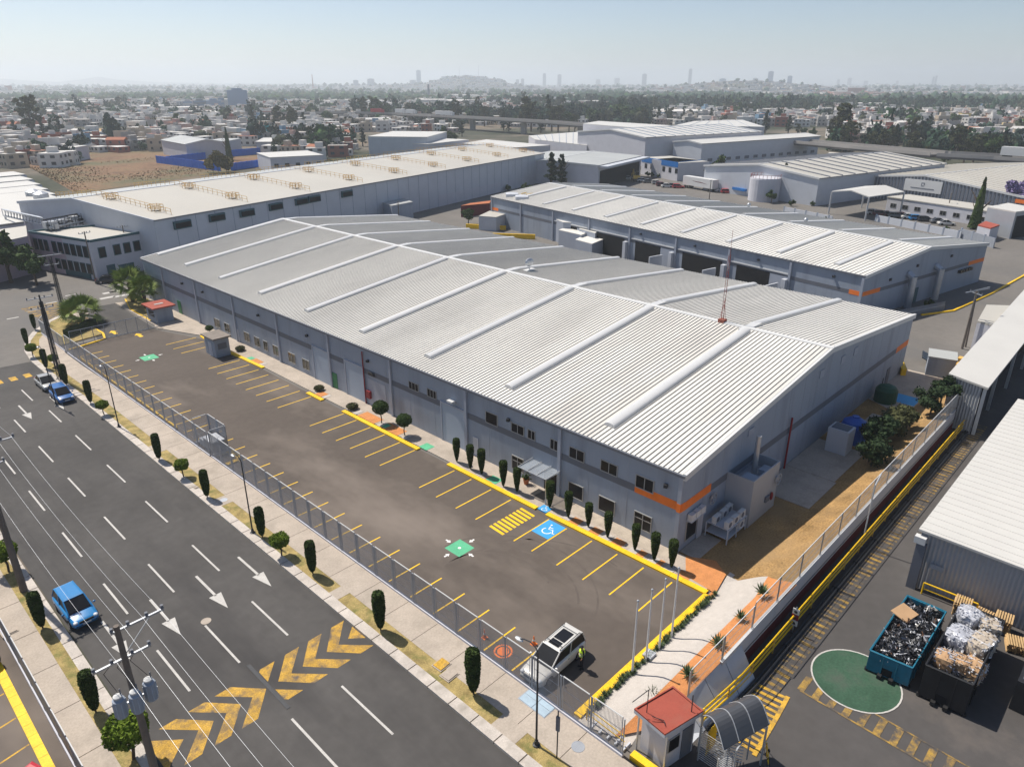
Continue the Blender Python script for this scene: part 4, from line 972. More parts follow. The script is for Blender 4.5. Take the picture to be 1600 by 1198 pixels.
def quad_building(P, h, name, label, wall, roof, cat='factory', lines=0):
    c0 = [Vector(G(px,py,h)) for px, py in P]; t = thing(name,label,cat,(*c0[0],0),world=True)
    MB().prism(c0,0,h-.01).build('wall',wall,t); r = MB().prism(c0,h,h+.3).build('roof',roof,t)
    if lines:
        b = MB()
        for k in range(1,lines): a = c0[0].lerp(c0[1],k/lines); c = c0[3].lerp(c0[2],k/lines); b.tube((a.x,a.y,h+.3),(c.x,c.y,h+.3),.22,4)
        b.build('roof_seams','wall_grey',r)
    return t
quad_building([(836,219),(917,228),(917,206),(826,213)],6,'factory_shed','cream seamed roof in front of the tall white panel hall','wall_white','roof_bright',lines=8)
quad_building([(911,194),(1010,202),(1050,197),(935,190)],11,'factory_shed','narrow tall white hall rising behind the large gabled factory hall','wall_white','roof_bright')
quad_building([(945,226),(979,236),(981,231),(950,223)],5,'factory_shed','dark red container-like shed between grey loading shed and big white hall','brick_red','brick_red','shed')
quad_building([(1053,197),(1195,199),(1160,188),(1085,190)],8,'factory_shed','low white roofs behind the large gabled factory hall','wall_white','roof_bright',lines=6)
quad_building([(722,225),(800,232),(860,228),(760,219)],5,'factory_shed','low white roof just behind the beige warehouse, right of the striped hall','wall_white','roof_bright')
quad_building([(1290,243),(1320,244),(1322,240),(1296,239)],5,'factory_shed','small white canopy roof at the end of the dark-vented hall','wall_white','roof_bright','shed')
for (pa,pb,h,mt,lab) in (((1368,346),(1500,373),1.7,'wall_light','pale panel wall in front of the parked cars of the low office'),((1500,372),(1552,388),2.2,'steel_blue','dark grey mesh-clad gate wall right of the pale panel wall'),((1225,330),(1300,345),1.2,'wall_light','low pale wall behind the second warehouse ridge'),((560,262),(700,262),2.5,'house_dummy','x')):
    if mt == 'house_dummy': continue
    a = Vector(G(*pa)); c = Vector(G(*pb)); d = (c-a).normalized(); n = Vector((-d.y,d.x))*.12; t = thing('boundary_wall',lab,'wall',(a.x,a.y,0),world=True); MB().prism([a-n,a+n,c+n,c-n],0,h).build('wall',mt,t)
    L = (c-a).length; i = 0
    while i <= L: q = a+d*i; MB().obox((q.x,q.y,h/2+.1),(.35,.35,h+.2),math.atan2(d.y,d.x)).build('post','wall_grey',t); i += 4
# ---- things between the two warehouses
bk = thing('loading_annex', 'stepped grey dock enclosures with pale triangular tops beside the second warehouse', 'loading dock', (*G(880,380,0),0), world=True)
for k, (pts, h, nm) in enumerate(([((838,330),(880,348),(955,352),(875,325)),5.0,'dock_wall'],[((873,360),(908,368),(930,360),(905,350)),3.6,'dock_wall'],[((899,375),(925,382),(945,374),(915,368)),3.0,'dock_wall'],[((905,358),(930,365),(945,357),(918,350)),4.2,'dock_wall'])):
    c0 = [Vector(G(px,py,h)) for px, py in pts]; w = MB().prism(c0,0,h).build('dock_wall','wall_panel',bk); MB().prism(c0,h+.01,h+.15).build('dock_roof','roof_white',w)
for k, (px, py) in enumerate(((800,338),(815,343))):
    x, y = G(px,py+14); o = tag(MB().lathe([(0,2.2),(.01,2.2),(8.0,2.2),(8.3,.2)],4,rnd=None).build('dust_collector','wall_light',loc=(0,0,0)), ['left of two tall grey box silos by the yellow barriers','right of two tall grey box silos, beside the yellow ladder'][k], 'silo', 'box silos behind the main warehouse'); o.location = (x,y,0)
x, y = G(822,352); ld = thing('access_tower', 'yellow steel ladder tower with a railed platform between silos and dock', 'ladder', (x,y,0)); b = MB()
for k in range(7): z = k*1.15; b.path([(-.8,-.8,z),(.8,-.8,z),(.8,.8,z),(-.8,.8,z),(-.8,-.8,z)],.07,4)
for q in ((-.8,-.8),(.8,-.8),(.8,.8),(-.8,.8)): b.tube((*q,0),(*q,8),.08,4)
b.box(-.8,4.5,-.9,.9,6.9,7.0); b.path([(-.8,-.9,8),(4.5,-.9,8),(4.5,.9,8),(-.8,.9,8)],.07,4); b.build('frame','yellow_steel',ld)
for k, (pa, pb) in enumerate((((728,357),(790,360)),((770,372),(836,374)),((800,386),(850,391)))):
    a = Vector(G(*pa)); c = Vector(G(*pb)); d = (c-a).normalized(); n = Vector((-d.y,d.x)); b = MB().prism([a,c,c+n*.4,a+n*.4],0,1.1); tag(b.build('barrier_wall','yellow_paint',loc=(a.x,a.y,0)), ['farthest low yellow barrier wall behind the main warehouse','middle long yellow barrier wall beside the silos','nearest yellow barrier wall at the stepped dock'][k], 'barrier', 'yellow barriers between the warehouses')
c0 = [Vector(G(px,py,3.4)) for px, py in ((748,338),(775,340),(790,335),(765,330))]; t = thing('pump_house','small cream flat-roofed pump house beside a round tree between the warehouses','hut',(*c0[0],0),world=True); MB().prism(c0,0,3.3).build('wall','wall_light',t); MB().prism(c0,3.31,3.5).build('roof','roof_beige',t)
c0 = [Vector(G(px,py,3.0)) for px, py in ((720,322),(765,318),(767,314),(735,318))]; t = thing('cargo_container','dark red container row behind the pump house','container',(*c0[0],0),world=True); MB().prism(c0,0,3.0).build('body','maroon',t); MB().prism(c0,3.01,3.1).build('roof','terracotta',t)
c0 = [Vector(G(px,py,4.5)) for px, py in ((612,322),(645,316),(625,308),(594,316))]; t = thing('gate_hut','plain grey hut with dark entrance against the long left warehouse','hut',(*c0[0],0),world=True); MB().prism(c0,0,4.4).build('wall','wall_grey',t); MB().prism(c0,4.41,4.6).build('roof','roof_grey',t)

# ---- right side: two sheds in the low yard
t, W_, L_ = None, 0, 0
s2 = thing('yard_shed', 'near shed with stained white sheet roof and corrugated walls beside the waste skips', 'shed', (53.1, 9.0, -1.2), world=True)
def corr_wall(b, x0, y0, x1, y1, z0, z1, pitch=.28, amp=.05):
    a = Vector((x0,y0)); c = Vector((x1,y1)); L = (c-a).length; d = (c-a)/L; n = Vector((d.y,-d.x)); k = int(L/pitch*2); P = []
    for i in range(k+1):
        q = a+d*(L*i/k)+n*(amp if i%2 else -amp); P.append(q)
    b.add([(p.x,p.y,z0) for p in P]+[(p.x,p.y,z1) for p in P], [(i,i+1,k+2+i,k+1+i) for i in range(k)])
b = MB(); corr_wall(b, 53.1,9.0,53.3,-5.8,-1.2,3.5); corr_wall(b, 85.0,9.0,53.1,9.0,-1.2,3.5); b.box(53.35,84.8,-5.8,8.8,-1.2,-1.1); corr_wall(b, 85.0,-5.8,85.0,9.0,-1.2,3.5)
b.build('wall','corrugated',s2)
b = MB(); b.add([(52.8,-5.8,3.42),(85.4,-5.8,3.42),(85.4,9.26,3.62),(52.8,9.26,3.62),(52.8,-5.8,3.6),(85.4,-5.8,3.6),(85.4,9.26,3.8),(52.8,9.26,3.8)],[(0,3,2,1),(4,5,6,7),(0,1,5,4),(1,2,6,5),(2,3,7,6),(3,0,4,7)])
x = 53.2
while x < 85.3: b.add([(x-.06,-5.8,3.6),(x+.06,-5.8,3.6),(x+.06,9.26,3.8),(x-.06,9.26,3.8),(x-.03,-5.8,3.65),(x+.03,-5.8,3.65),(x+.03,9.26,3.85),(x-.03,9.26,3.85)],[(0,4,7,3),(4,5,6,7),(1,2,6,5),(2,3,7,6),(0,1,5,4)]); x += 1.0
b.build('roof','roof_bright',s2)
MB().box(52.6,52.95,8.5,9.15,-1.2,2.75).build('corner_post','band_dark',s2); MB().box(52.5,53.0,8.6,9.35,2.75,3.3).build('gutter_box','trim_white',s2)
MB().box(52.96,53.0,7.1,8.0,.9,1.3).build('wall_plate','steel_blue',s2)
s3 = thing('yard_shed', 'long far shed with clean white roof over a dark open side above the lower yard', 'shed', (85.3, 15.2, -1.2), world=True)
b = MB(); corr_wall(b, 85.5,15.6,84.8,12.45,-1.2,4.35,.3); corr_wall(b, 131,17.3,85.5,15.6,-1.2,4.35,.3); b.build('wall','corrugated',s3)
b = MB(); P0 = [(85.2,15.9,4.6),(84.4,11.9,4.3),(144.7,13.1,4.3),(144.7,17.9,4.6)]
b.add([Vector(p) for p in P0]+[Vector(p)+Vector((0,0,.22)) for p in P0],[(0,1,2,3),(7,6,5,4),(0,4,5,1),(1,5,6,2),(2,6,7,3),(3,7,4,0)]); b.build('roof','roof_bright',s3)
MB().box(84.8,85.1,12.05,12.35,-1.2,4.2).build('post','trim_white',s3)
for x in range(93,145,9): MB().box(x,x+.3,12.5,12.8,-1.2,4.25).build('post','alum',s3)
# structure beyond (cream roof) right
c0 = [Vector(G(px,py,4.0)) for px, py in ((1527,503),(1560,512),(1600,480),(1541,478))]; t = thing('gate_hut','cream flat-roofed hut behind the long white shed roof','hut',(*c0[0],0),world=True); MB().prism(c0,0,3.9).build('wall','wall_white',t); MB().prism(c0,3.91,4.2).build('roof','roof_beige',t)
# ------------------------------------------------------------------ fences
def fence_panel(root, p, q, h, z0=.12, wires=.085, r=.015, mt='steel_blue', rail='trim_white'):
    p = Vector(p); q = Vector(q); d = q-p; L = d.length; b = MB()
    for z in (z0, z0+(h-z0)*.33, z0+(h-z0)*.66): b.tube((p.x,p.y,z),(q.x,q.y,z),.014,4)
    n = int(L/wires)
    for i in range(1, n): c = p+d*i/n; b.tube((c.x,c.y,z0),(c.x,c.y,h),r,3,cap=False)
    for c in (p, q): b.tube((c.x,c.y,z0),(c.x,c.y,h),.03,4)
    o = b.build('fence_panel', mt, root)
    b = MB(); b.tube((p.x,p.y,h),(q.x,q.y,h),.035,5); b.build('top_rail', rail, o)
    return o
def fence(name, label, pts, h, pitch, grp=None, gap=.35, base=True, post='steel_blue', pr=.038, **kw):
    t = thing(name, label, 'fence', (pts[0][0], pts[0][1], 0), group=grp, world=True)
    b = MB(); k = 0
    for a, c in zip(pts[:-1], pts[1:]):
        a = Vector(a); c = Vector(c); L = (c-a).length; d = (c-a)/L; n = max(1, round(L/pitch)); w = L/n
        for i in range(n):
            p = a+d*(w*i+gap/2); q = a+d*(w*(i+1)-gap/2); fence_panel(t, p, q, h, **kw)
            for e in (a+d*(w*i+gap/2-.13), a+d*(w*(i+1)-gap/2+.13)):
                MB().tube((e.x,e.y,0),(e.x,e.y,h-.05),pr,6).build('fence_post', post, t)
        if base:
            nn = Vector((-d.y,d.x))*.09; bb = MB().prism([a-nn,a+nn,c+nn,c-nn],0,.30); bb.build('base_wall','wall_white',t)
    return t
FX = 24.5
fence('panel_fence', 'blue-grey mesh panel fence with paired posts between pavement and car park', [(24.55,15.2),(24.5,64.3)], 2.9, 2.25)
fence('panel_fence', 'farther stretch of mesh panel fence with yellow base behind the street lamp', [(24.45,64.5),(24.25,106.8)], 2.8, 2.7, wires=.14)
fence('panel_fence', 'curving mesh fence at the far corner beside the big palm', [(24.25,107.6),(24.3,118.5),(26.4,122.6)], 2.3, 2.6, wires=.14)
fence('cage_fence', 'mesh cage round the transformer box halfway along the car park', [(24.6,64.4),(26.3,64.4),(26.3,68.3),(24.6,68.3)], 2.9, 1.9)
tb = thing('transformer_box', 'dark blue-grey transformer cabinet standing inside the mesh cage', 'electrical cabinet', (25.45,66.2,0), 0)
MB().box(-.65,.65,-1.6,.3,0,1.35).build('cabinet','steel_blue',tb); MB().box(-.7,.7,-1.65,.35,1.351,1.43).build('lid','wall_light',tb); MB().box(-.5,.5,.5,1.7,0,.8).build('annex_cabinet','wall_light',tb)
fence('panel_fence','white-railed mesh fence between the left pavement and the left car park',[(3.72,28.0),(3.72,60.0)],2.3,2.6)
g = thing('sliding_gate', 'grey barred sliding gate closing the far entrance of the car park', 'gate', (29.6,110.4,0), world=True)
b = MB(); 
p, q = Vector((25.6,109.6)), Vector((37.5,109.7))
for z in (.15,2.2): b.tube((p.x,p.y,z),(q.x,q.y,z),.05,5)
for k in range(9): c = p+(q-p)*k/8; b.tube((c.x,c.y,.15),(c.x,c.y,2.2),.045,4)
b.build('gate_frame','steel_blue',g); b = MB()
for k in range(90): c = p+(q-p)*k/90; b.tube((c.x,c.y,.15),(c.x,c.y,2.2),.008,3,cap=False)
b.build('bars','steel_blue',g)
# retaining wall with leaning mesh fence above it, maroon foot, along the yard
rw = thing('retaining_wall', 'white retaining wall with maroon foot separating dry lawn from the lower yard', 'wall', (60,14.4,0), world=True)
b = MB(); b.box(33.5,84.6,14.24,14.40,-.28,1.24); b.build('wall','wall_white',rw)
b = MB(); b.box(33.5,84.6,14.22,14.38,-1.3,-.281); b.build('wall_foot','maroon',rw)
MB().box(33.4,84.6,14.21,14.40,1.241,1.28).build('coping','trim_white',rw)
fence('mesh_fence', 'thin rust-tinted wire fence standing on the white retaining wall', [(37.5,14.32),(84.4,14.32)], 3.3, 3.6, gap=.06, base=False, z0=1.33, wires=.10, r=.007, mt='galv', post='galv', pr=.02)
fence('mesh_fence', 'short wire fence folding down beside the concrete bank near the guard booth', [(29.8,14.4),(33.6,14.35),(37.4,14.32)], 3.1, 4.0, gap=.06, base=False, z0=1.15, wires=.10, r=.007, mt='galv', post='alum', pr=.03)
bank = thing('concrete_bank', 'sloping pale concrete slabs beside the ramp below the wire fence', 'retaining bank', (30,13.5,0), world=True)
b = MB()
for i, (x0, x1) in enumerate(((27.0,29.3),(29.34,31.6),(31.64,33.9),(33.94,36.0))):
    z0_, z1_ = [(1.2*min(1,max(0,(x-26.6)/3))) for x in (x0, x1)]
    b.add([(x0,14.42,z0_),(x1,14.42,z1_),(x1,13.0,yz(x1)+.05),(x0,13.0,yz(x0)+.05)],[(0,3,2,1)])
b.build('slab','wall_light',bank)
# yellow pipe rails and the dark pipes at the wall foot
pr = thing('guard_rail', 'double yellow pipe rail running along the foot of the retaining wall', 'railing', (60,13.2,-1.2), world=True)
rx = [29.6+k*1.2 for k in range(9)]+[42,50,60,70,80,86.5]
for y, hs in ((13.3,(.45,.9,1.35)),):
    for h in hs:
        b = MB(); b.path([(x,y,yz(x)+h) for x in rx],.062,6); b.build('rail','yellow_steel',pr)
x = 29.7
while x < 86: MB().tube((x,13.3,yz(x)),(x,13.3,yz(x)+1.38),.06,6).build('post','orange_steel',pr); x += 3.1
pp = thing('pipeline', 'pair of dark pipes on the ground beside the yellow rail', 'pipes', (60,12.6,-1.2), world=True)
for y in (12.95,12.72): b = MB(); b.path([(x,y,yz(x)+.16) for x in rx],.10,6); b.build('pipe','pole_dark',pp)
x = 40
while x < 86: MB().box(x,x+.15,12.6,13.07,-1.2,-.95).build('bracket','rubber',pp); x += 4.2
lp = thing('yard_lamp', 'slim grey lamp post with a bent head leaning over the yellow yard rail', 'street lamp', (55.5,13.4,-1.2), world=True)
MB().path([(55.5,13.4,-1.2),(55.5,13.4,4.6),(57.4,13.6,4.8)],.06,5).build('pole','alum',lp)
sg = thing('sign_post', 'small pictogram signs on a post behind the yellow rail near the near end', 'sign', (41.9,13.2,-1.2), world=True)
MB().tube((41.9,13.2,-1.2),(41.9,13.2,.95),.04,5).build('post','galv',sg)
for k in range(3): p_ = MB().box(41.86,41.92,12.97,13.43,.35-.48*k,.78-.48*k).build('sign_plate','red_pipe' if k == 1 else 'trim_white',sg); MB().ball((41.84,13.2,.56-.48*k),.12,(.2,1,1),8,5).build('pictogram','pole_dark' ,p_)

# ------------------------------------------------------------------ guard booth, turnstile canopy
gb = thing('guard_booth', 'white guard booth with red flat roof and sliding window at the near corner', 'guard booth', (25.2,12.9,0), world=True)
b = MB(); b.prism([(25.5,13.2),(27.6,12.75),(27.95,14.35),(25.75,14.9)],0,2.75); b.build('wall','wall_white',gb)
R0 = [(25.02,13.1),(27.75,12.45),(28.1,14.55),(25.3,15.2)]
rf = MB().prism(R0,2.76,2.98).build('roof','wall_light',gb)
cxr = sum(p[0] for p in R0)/4; cyr = sum(p[1] for p in R0)/4
sc = lambda f: [((p[0]-cxr)*f+cxr, (p[1]-cyr)*f+cyr) for p in R0]
MB().prism(sc(.97),2.985,3.0).build('roof_membrane','red_roof',rf)
b = MB(); A_, B_ = sc(1.0), sc(.93)
for i in range(4): j = (i+1)%4; b.prism([A_[i],A_[j],B_[j],B_[i]],2.984,3.08)
b.build('parapet','red_roof',rf)
b = MB(); b.path([(25.6,14.6,3.0),(25.6,14.6,4.6),(24.9,15.1,3.9)],.025,4); b.path([(27.3,12.9,3.0),(27.35,12.95,4.1)],.03,4); b.path([(25.5,14.2,3.1),(25.7,13.6,3.1),(25.5,13.4,3.1)],.02,4); b.build('conduit','pole_dark',rf)
def on_seg(p, q, t0, t1, z0, z1, out, name, mt, par, inn=.003):
    p = Vector(p); q = Vector(q); d = q-p; a = p+d*t0; c = p+d*t1; n = Vector((d.y,-d.x)).normalized()
    return MB().prism([a+n*inn,a+n*out,c+n*out,c+n*inn],z0,z1).build(name,mt,par)
w = on_seg((25.75,14.9),(25.5,13.2),.1,.92,1.15,2.1,-.06,'window','band_dark',gb,-.003); 
w = on_seg((25.5,13.2),(27.6,12.75),.05,.45,1.15,2.1,.05,'window','frame_white',gb); on_seg((25.5,13.2),(27.6,12.75),.08,.42,1.22,2.03,.07,'pane','glass_dark',w)
on_seg((25.5,13.2),(27.6,12.75),.55,.92,.05,2.15,.05,'door','band_dark',gb); 
b = MB(); b.tube((25.3,13.1,0),(25.3,13.1,2.8),.06,6); b.tube((25.55,15.0,0),(25.55,15.0,2.8),.05,6); b.build('downpipe','alum',gb)
yb = tag(MB().prism([(24.75,14.9),(25.2,14.9),(25.2,11.0),(24.75,11.0)],0,.35).build('barrier_wall','yellow_paint',loc=(24.9,13,0)),'low yellow kerb wall under the guard booth window','barrier')
tc_ = thing('turnstile_canopy', 'dark curved polycarbonate canopy over the pedestrian turnstile', 'canopy', (28.6,11.2,0), world=True)
CC = [Vector(G(px,py,3.0)) for px, py in ((1096,1110),(1132,1162),(1204,1122),(1163,1080))]
b = MB(); k = 10
def cpt(u, v, dz=0):   # u along the barrel, v across
    a = CC[0].lerp(CC[3], u); c = CC[1].lerp(CC[2], u); p = a.lerp(c, v); return (p.x, p.y, 2.55+.85*math.sin(math.pi*v)+dz)
n_ = 12
vs = [cpt(u, i/n_) for u in (0,1) for i in range(n_+1)]+[cpt(u, i/n_, .05) for u in (0,1) for i in range(n_+1)]
N1 = n_+1
b.add(vs,[(i,i+1,N1+i+1,N1+i) for i in range(n_)]+[(2*N1+i,3*N1+i,3*N1+i+1,2*N1+i+1) for i in range(n_)]+[(0,N1,3*N1,2*N1),(n_,2*N1+n_,3*N1+n_,N1+n_)])
b.build('canopy_sheet','polycarb',tc_,smooth=False)
b = MB()
for u in (.0,.33,.66,1.0): b.path([cpt(u,i/n_,.07) for i in range(n_+1)],.03,4)
b.build('rib','alum',tc_)
for u, v in ((.05,0),(.05,1),(.95,0),(.95,1)): x,y,z = cpt(u,v); MB().tube((x,y,yz(x)),(x,y,z),.06,6).build('post','alum',tc_)
tn = thing('turnstile', 'full-height silver turnstile with yellow bars under the curved canopy', 'turnstile', (28.0,11.2,0), world=True)
b = MB()
for k in range(9): 
    z = .25+.22*k
    for a in (0,1.57,3.14,4.71): b.tube((28.3,11.0,z),(28.3+.75*math.cos(a+.4),11.0+.75*math.sin(a+.4),z),.025,4)
b.tube((28.3,11.0,0),(28.3,11.0,2.4),.06,6); b.build('rotor','alum',tn)
b = MB()
for k in range(14):
    z = .2+.15*k; b.path([(27.3,10.2,z),(27.3,12.2,z)],.022,4); b.path([(26.2,10.6,z),(27.2,10.3,z)],.02,4)
for q in ((27.3,10.2),(27.3,12.2),(29.2,10.3),(26.2,10.6)): b.tube((*q,0),(*q,2.4),.05,5)
b.path([(27.3,10.2,2.4),(29.2,10.3,2.4)],.05,4); b.build('cage','alum',tn)
b = MB()
for k in range(8): b.tube((27.8+.14*k,12.0,.1),(27.8+.14*k,12.0,1.9),.03,4)
b.build('yellow_bars','yellow_steel',tn)
ybi = thing('bicycle', 'small yellow bicycle locked beside the turnstile posts', 'bicycle', (30.2,9.6,yz(30.2)), .6)
for x in (-.5,.5):
    b = MB(); n=14; 
    for i in range(n): a=2*math.pi*i/n; a2=2*math.pi*(i+1)/n; b.tube((x+.32*math.cos(a),0,.33+.32*math.sin(a)),(x+.32*math.cos(a2),0,.33+.32*math.sin(a2)),.022,4)
    b.build('wheel','rubber',ybi)
b = MB(); b.path([(-.5,0,.33),(-.15,0,.75),(.35,0,.8),(0,0,.3),(-.15,0,.75),(-.15,0,.95)],.025,5); b.path([(.5,0,.33),(.35,0,.95),(.3,.25,1.0)],.022,5); b.path([(-.5,0,.33),(0,0,.3)],.02,4); b.build('frame','yellow_steel',ybi); MB().ball((-.17,0,.97),.1,(1.3,.7,.4),8,5).build('saddle','rubber',ybi)
# steps by the corner
st = thing('entrance_steps', 'white gravel steps with a thin yellow handrail inside the fence corner', 'steps', (25.6,16.5,0), world=True)
b = MB()
for k in range(5): MB().box(24.9+.0*k,25.6,15.4+k*.55,15.4+k*.55+.1,.02,.16).build('step','wall_light',st)
for z in (.55,.95): MB().path([(25.2,18.2,z),(25.1,15.5,z)],.03,4).build('handrail','yellow_steel',st)
MB().path([(25.2,18.2,0),(25.2,18.2,.95)],.03,4).build('post','yellow_steel',st)

# ------------------------------------------------------------------ booths in the lot, other site things
def hut(name, label, cx, cy, lx, ly, h, wall, roof, ang=0, over=.25):
    t = thing(name, label, 'guard booth', (cx, cy, 0), ang)
    MB().box(-lx/2,lx/2,-ly/2,ly/2,0,h).build('wall',wall,t)
    r = MB().box(-lx/2-over,lx/2+over,-ly/2-over,ly/2+over,h+.005,h+.2).build('roof',roof,t)
    return t, r
t, r = hut('service_booth','small grey booth with flat brown roof in the car park beside the yellow kerb',38.5,92.2,2.0,3.0,2.55,'wall_grey',mat('roof_brown',(.22,.19,.165),.9,.2,.8),over=.3)
MB().box(-1.05,-1.005,-.6,.4,0,2.0).build('door','wall_light',t); MB().box(-.6,.6,-1.55,-1.505,1.1,1.9).build('window','band_dark',t)
t, r = hut('guard_booth','grey booth with red tin roof beside the far sliding gate',39.2,113.0,2.6,3.4,2.4,'wall_grey','red_roof',over=.45)
MB().box(-1.35,-1.305,-1.2,.8,1.0,1.9).build('window','glass_dark',t)
MB().box(-.6,.7,-.3,.2,2.605,2.66).build('roof_patch','roof_grey',r)
def cone(x, y, z, label, grp=None):
    c = thing('traffic_cone', label, 'traffic cone', (x, y, z), group=grp)
    MB().box(-.18,.18,-.18,.18,0,.03).build('base','orange_paint',c); MB().lathe([(.03,.14),(.42,.06),(.68,.025)],14).build('cone','orange_paint',c); MB().lathe([(.30,.094),(.42,.068)],14).build('reflective_band','trim_white',c)
    return c
cone(*G(757,996), .01, 'small orange traffic cone left of the painted orange circle, farther from the white car')
cone(*G(834,1006), .01, 'orange traffic cone standing beside the white estate car near the lamp head')
cs = thing('pavement_hatch', 'pale blue metal hatch lying in the pavement in front of the white car', 'utility hatch', (*G(840,1100),.15), 0)
b = MB()
for i in range(2):
    for j in range(2): b.box(-.55+i*.56,-.55+i*.56+.53,-1.0+j*1.02,-1.0+j*1.02+.98,.004,.035)
b.build('hatch_plate',mat('hatch_blue',(.36,.46,.54),.6,.12,1.5),cs); MB().box(-.6,.62,-1.05,1.08,0,.012).build('frame','galv',cs)
for (px, py, lab, mt) in ((690,1041,'yellow square utility lid in the verge','worn_yellow'),(702,1057,'weathered square concrete utility lid below the yellow one in the verge','concrete'),(15,989,'pale framed utility lid in the left pavement','concrete'),(307,764,'small broken concrete block lying in the verge','concrete')):
    x, y = G(px, py); s = .5 if px != 307 else .2; t = thing('utility_cover', lab, 'utility cover', (x, y, .14), .05); MB().box(-s*.8,s*.8,-s*.7,s*.7,0,.10).build('lid', mt, t); MB().box(-s*.95,s*.95,-s*.85,s*.85,-.02,.05).build('frame','concrete',t)
for k, (px, py) in enumerate(((987.5,1052),(1009,1033),(1029.5,1015),(1049,996))):
    x, y = G(px, py); t = thing('flagpole', ['nearest to the fence','second from the fence','third from the fence','farthest from the fence'][k]+' of four bare white flagpoles beside the white gravel', 'flagpole', (x,y,0), group='bare flagpoles by the gravel bed')
    MB().lathe([(0,.075),(5.55,.05)],8).build('pole','trim_white',t); MB().ball((0,0,5.62),.09,(1,1,1),8,6).build('finial','galv',t); MB().lathe([(0,.14),(.08,.14)],10).build('base_plate','galv',t)
pl_ = thing('gravel_plinth', 'small pale concrete plinth at the foot of the second flagpole', 'plinth', (*G(1014,1026),0)); MB().box(-.35,.35,-.3,.3,0,.3).build('block','wall_light',pl_)
pt = thing('flower_pot', 'terracotta pot with a leafy plant beside the glass entrance canopy', 'potted plant', (42.1,38.6,.12))
MB().lathe([(0,.20),(.5,.30),(.55,.32)],12).build('pot','terracotta',pt)
b = MB(); r_ = random.Random(3)
for i in range(120): b.leaf((r_.gauss(0,.16),r_.gauss(0,.16),.75+r_.gauss(0,.16)),.12,r_)
b.build('foliage','leaf_mid',pt)
# cisterns, tanks behind the gable
t = thing('cistern', 'square grey concrete cistern beside the blue tank in the gable shadow', 'cistern', (68.6,20.6,0)); MB().box(-.9,.9,-1.0,1.0,0,2.6).build('body','wall_light',t); MB().box(-.7,.7,-.8,.8,2.61,2.66).build('lid','band_dark',t)
t = thing('water_tank', 'big bright blue plastic water tank beside the grey cistern', 'water tank', (71.6,20.4,0)); MB().lathe([(0,1.25),(1.9,1.25),(2.3,1.1),(2.7,.45)],20).build('body','tank_blue',t); MB().lathe([(2.7,.35),(2.85,.35)],14).build('lid','tank_blue',t)
t = thing('water_tank', 'dark green plastic tank near the far end of the gable wall', 'water tank', (84.5,21.4,0)); MB().lathe([(0,1.2),(1.5,1.2),(1.9,.9),(2.1,.4)],20).build('body','tank_green',t)
t = thing('transformer_hut', 'grey metal kiosk with dark panels beside the rear corner of the main warehouse', 'electrical cabinet', (98.5,19.5,0), .25); MB().box(-1.6,1.6,-1.5,1.5,0,2.4).build('body','wall_grey',t); MB().box(-1.7,1.7,-1.6,1.6,2.41,2.55).build('lid','roof_grey',t)
t = thing('solar_panel', 'dark tilted panel on the ground behind the grey kiosk', 'panel', (101.5,21.6,.4), .25); MB().obox((0,0,.3),(3.0,1.8,.08),0,tilt=Matrix.Rotation(.4,3,'X')).build('panel','glass_dark',t)
tag(MB().prism([(94.5,22.2),(101.5,25.4),(101.2,25.9),(94.2,22.7)],0,.9).build('barrier_wall','yellow_paint',loc=(98,24,0)),'yellow barrier wall at the rear corner of the main warehouse','barrier')
for k in range(3): tag(MB().box(-.5,.5,-.5,.5,0,2.6).build('bollard_pier','orange_steel',loc=(0,0,0)),['left','middle','right'][k]+' one of three yellow piers at the corner of the long yard shed','pier','yellow piers').location = (96.2+k*2.4,16.9-.2*k+.6*(k==1),0)
c_ = MB().path([(123.5,28.7,.06),(129.4,25.7,.06),(145.7,23.8,.06),(164,22.5,.06),(200,22,.06)],.22,4); struct(c_.build('kerb','yellow_paint'))
# low wall strip in front of warehouse two
tag(MB().path([(118,31,.9),(129,27.0,.9)],.12,4).add([(118,30.9,0),(129,26.9,0),(129,27.0,1.5),(118,31.0,1.5)],[(0,1,2,3),(3,2,1,0)]).build('screen_wall','wall_grey',loc=(118,31,0)),'low grey wall beside the second warehouse gable','wall')

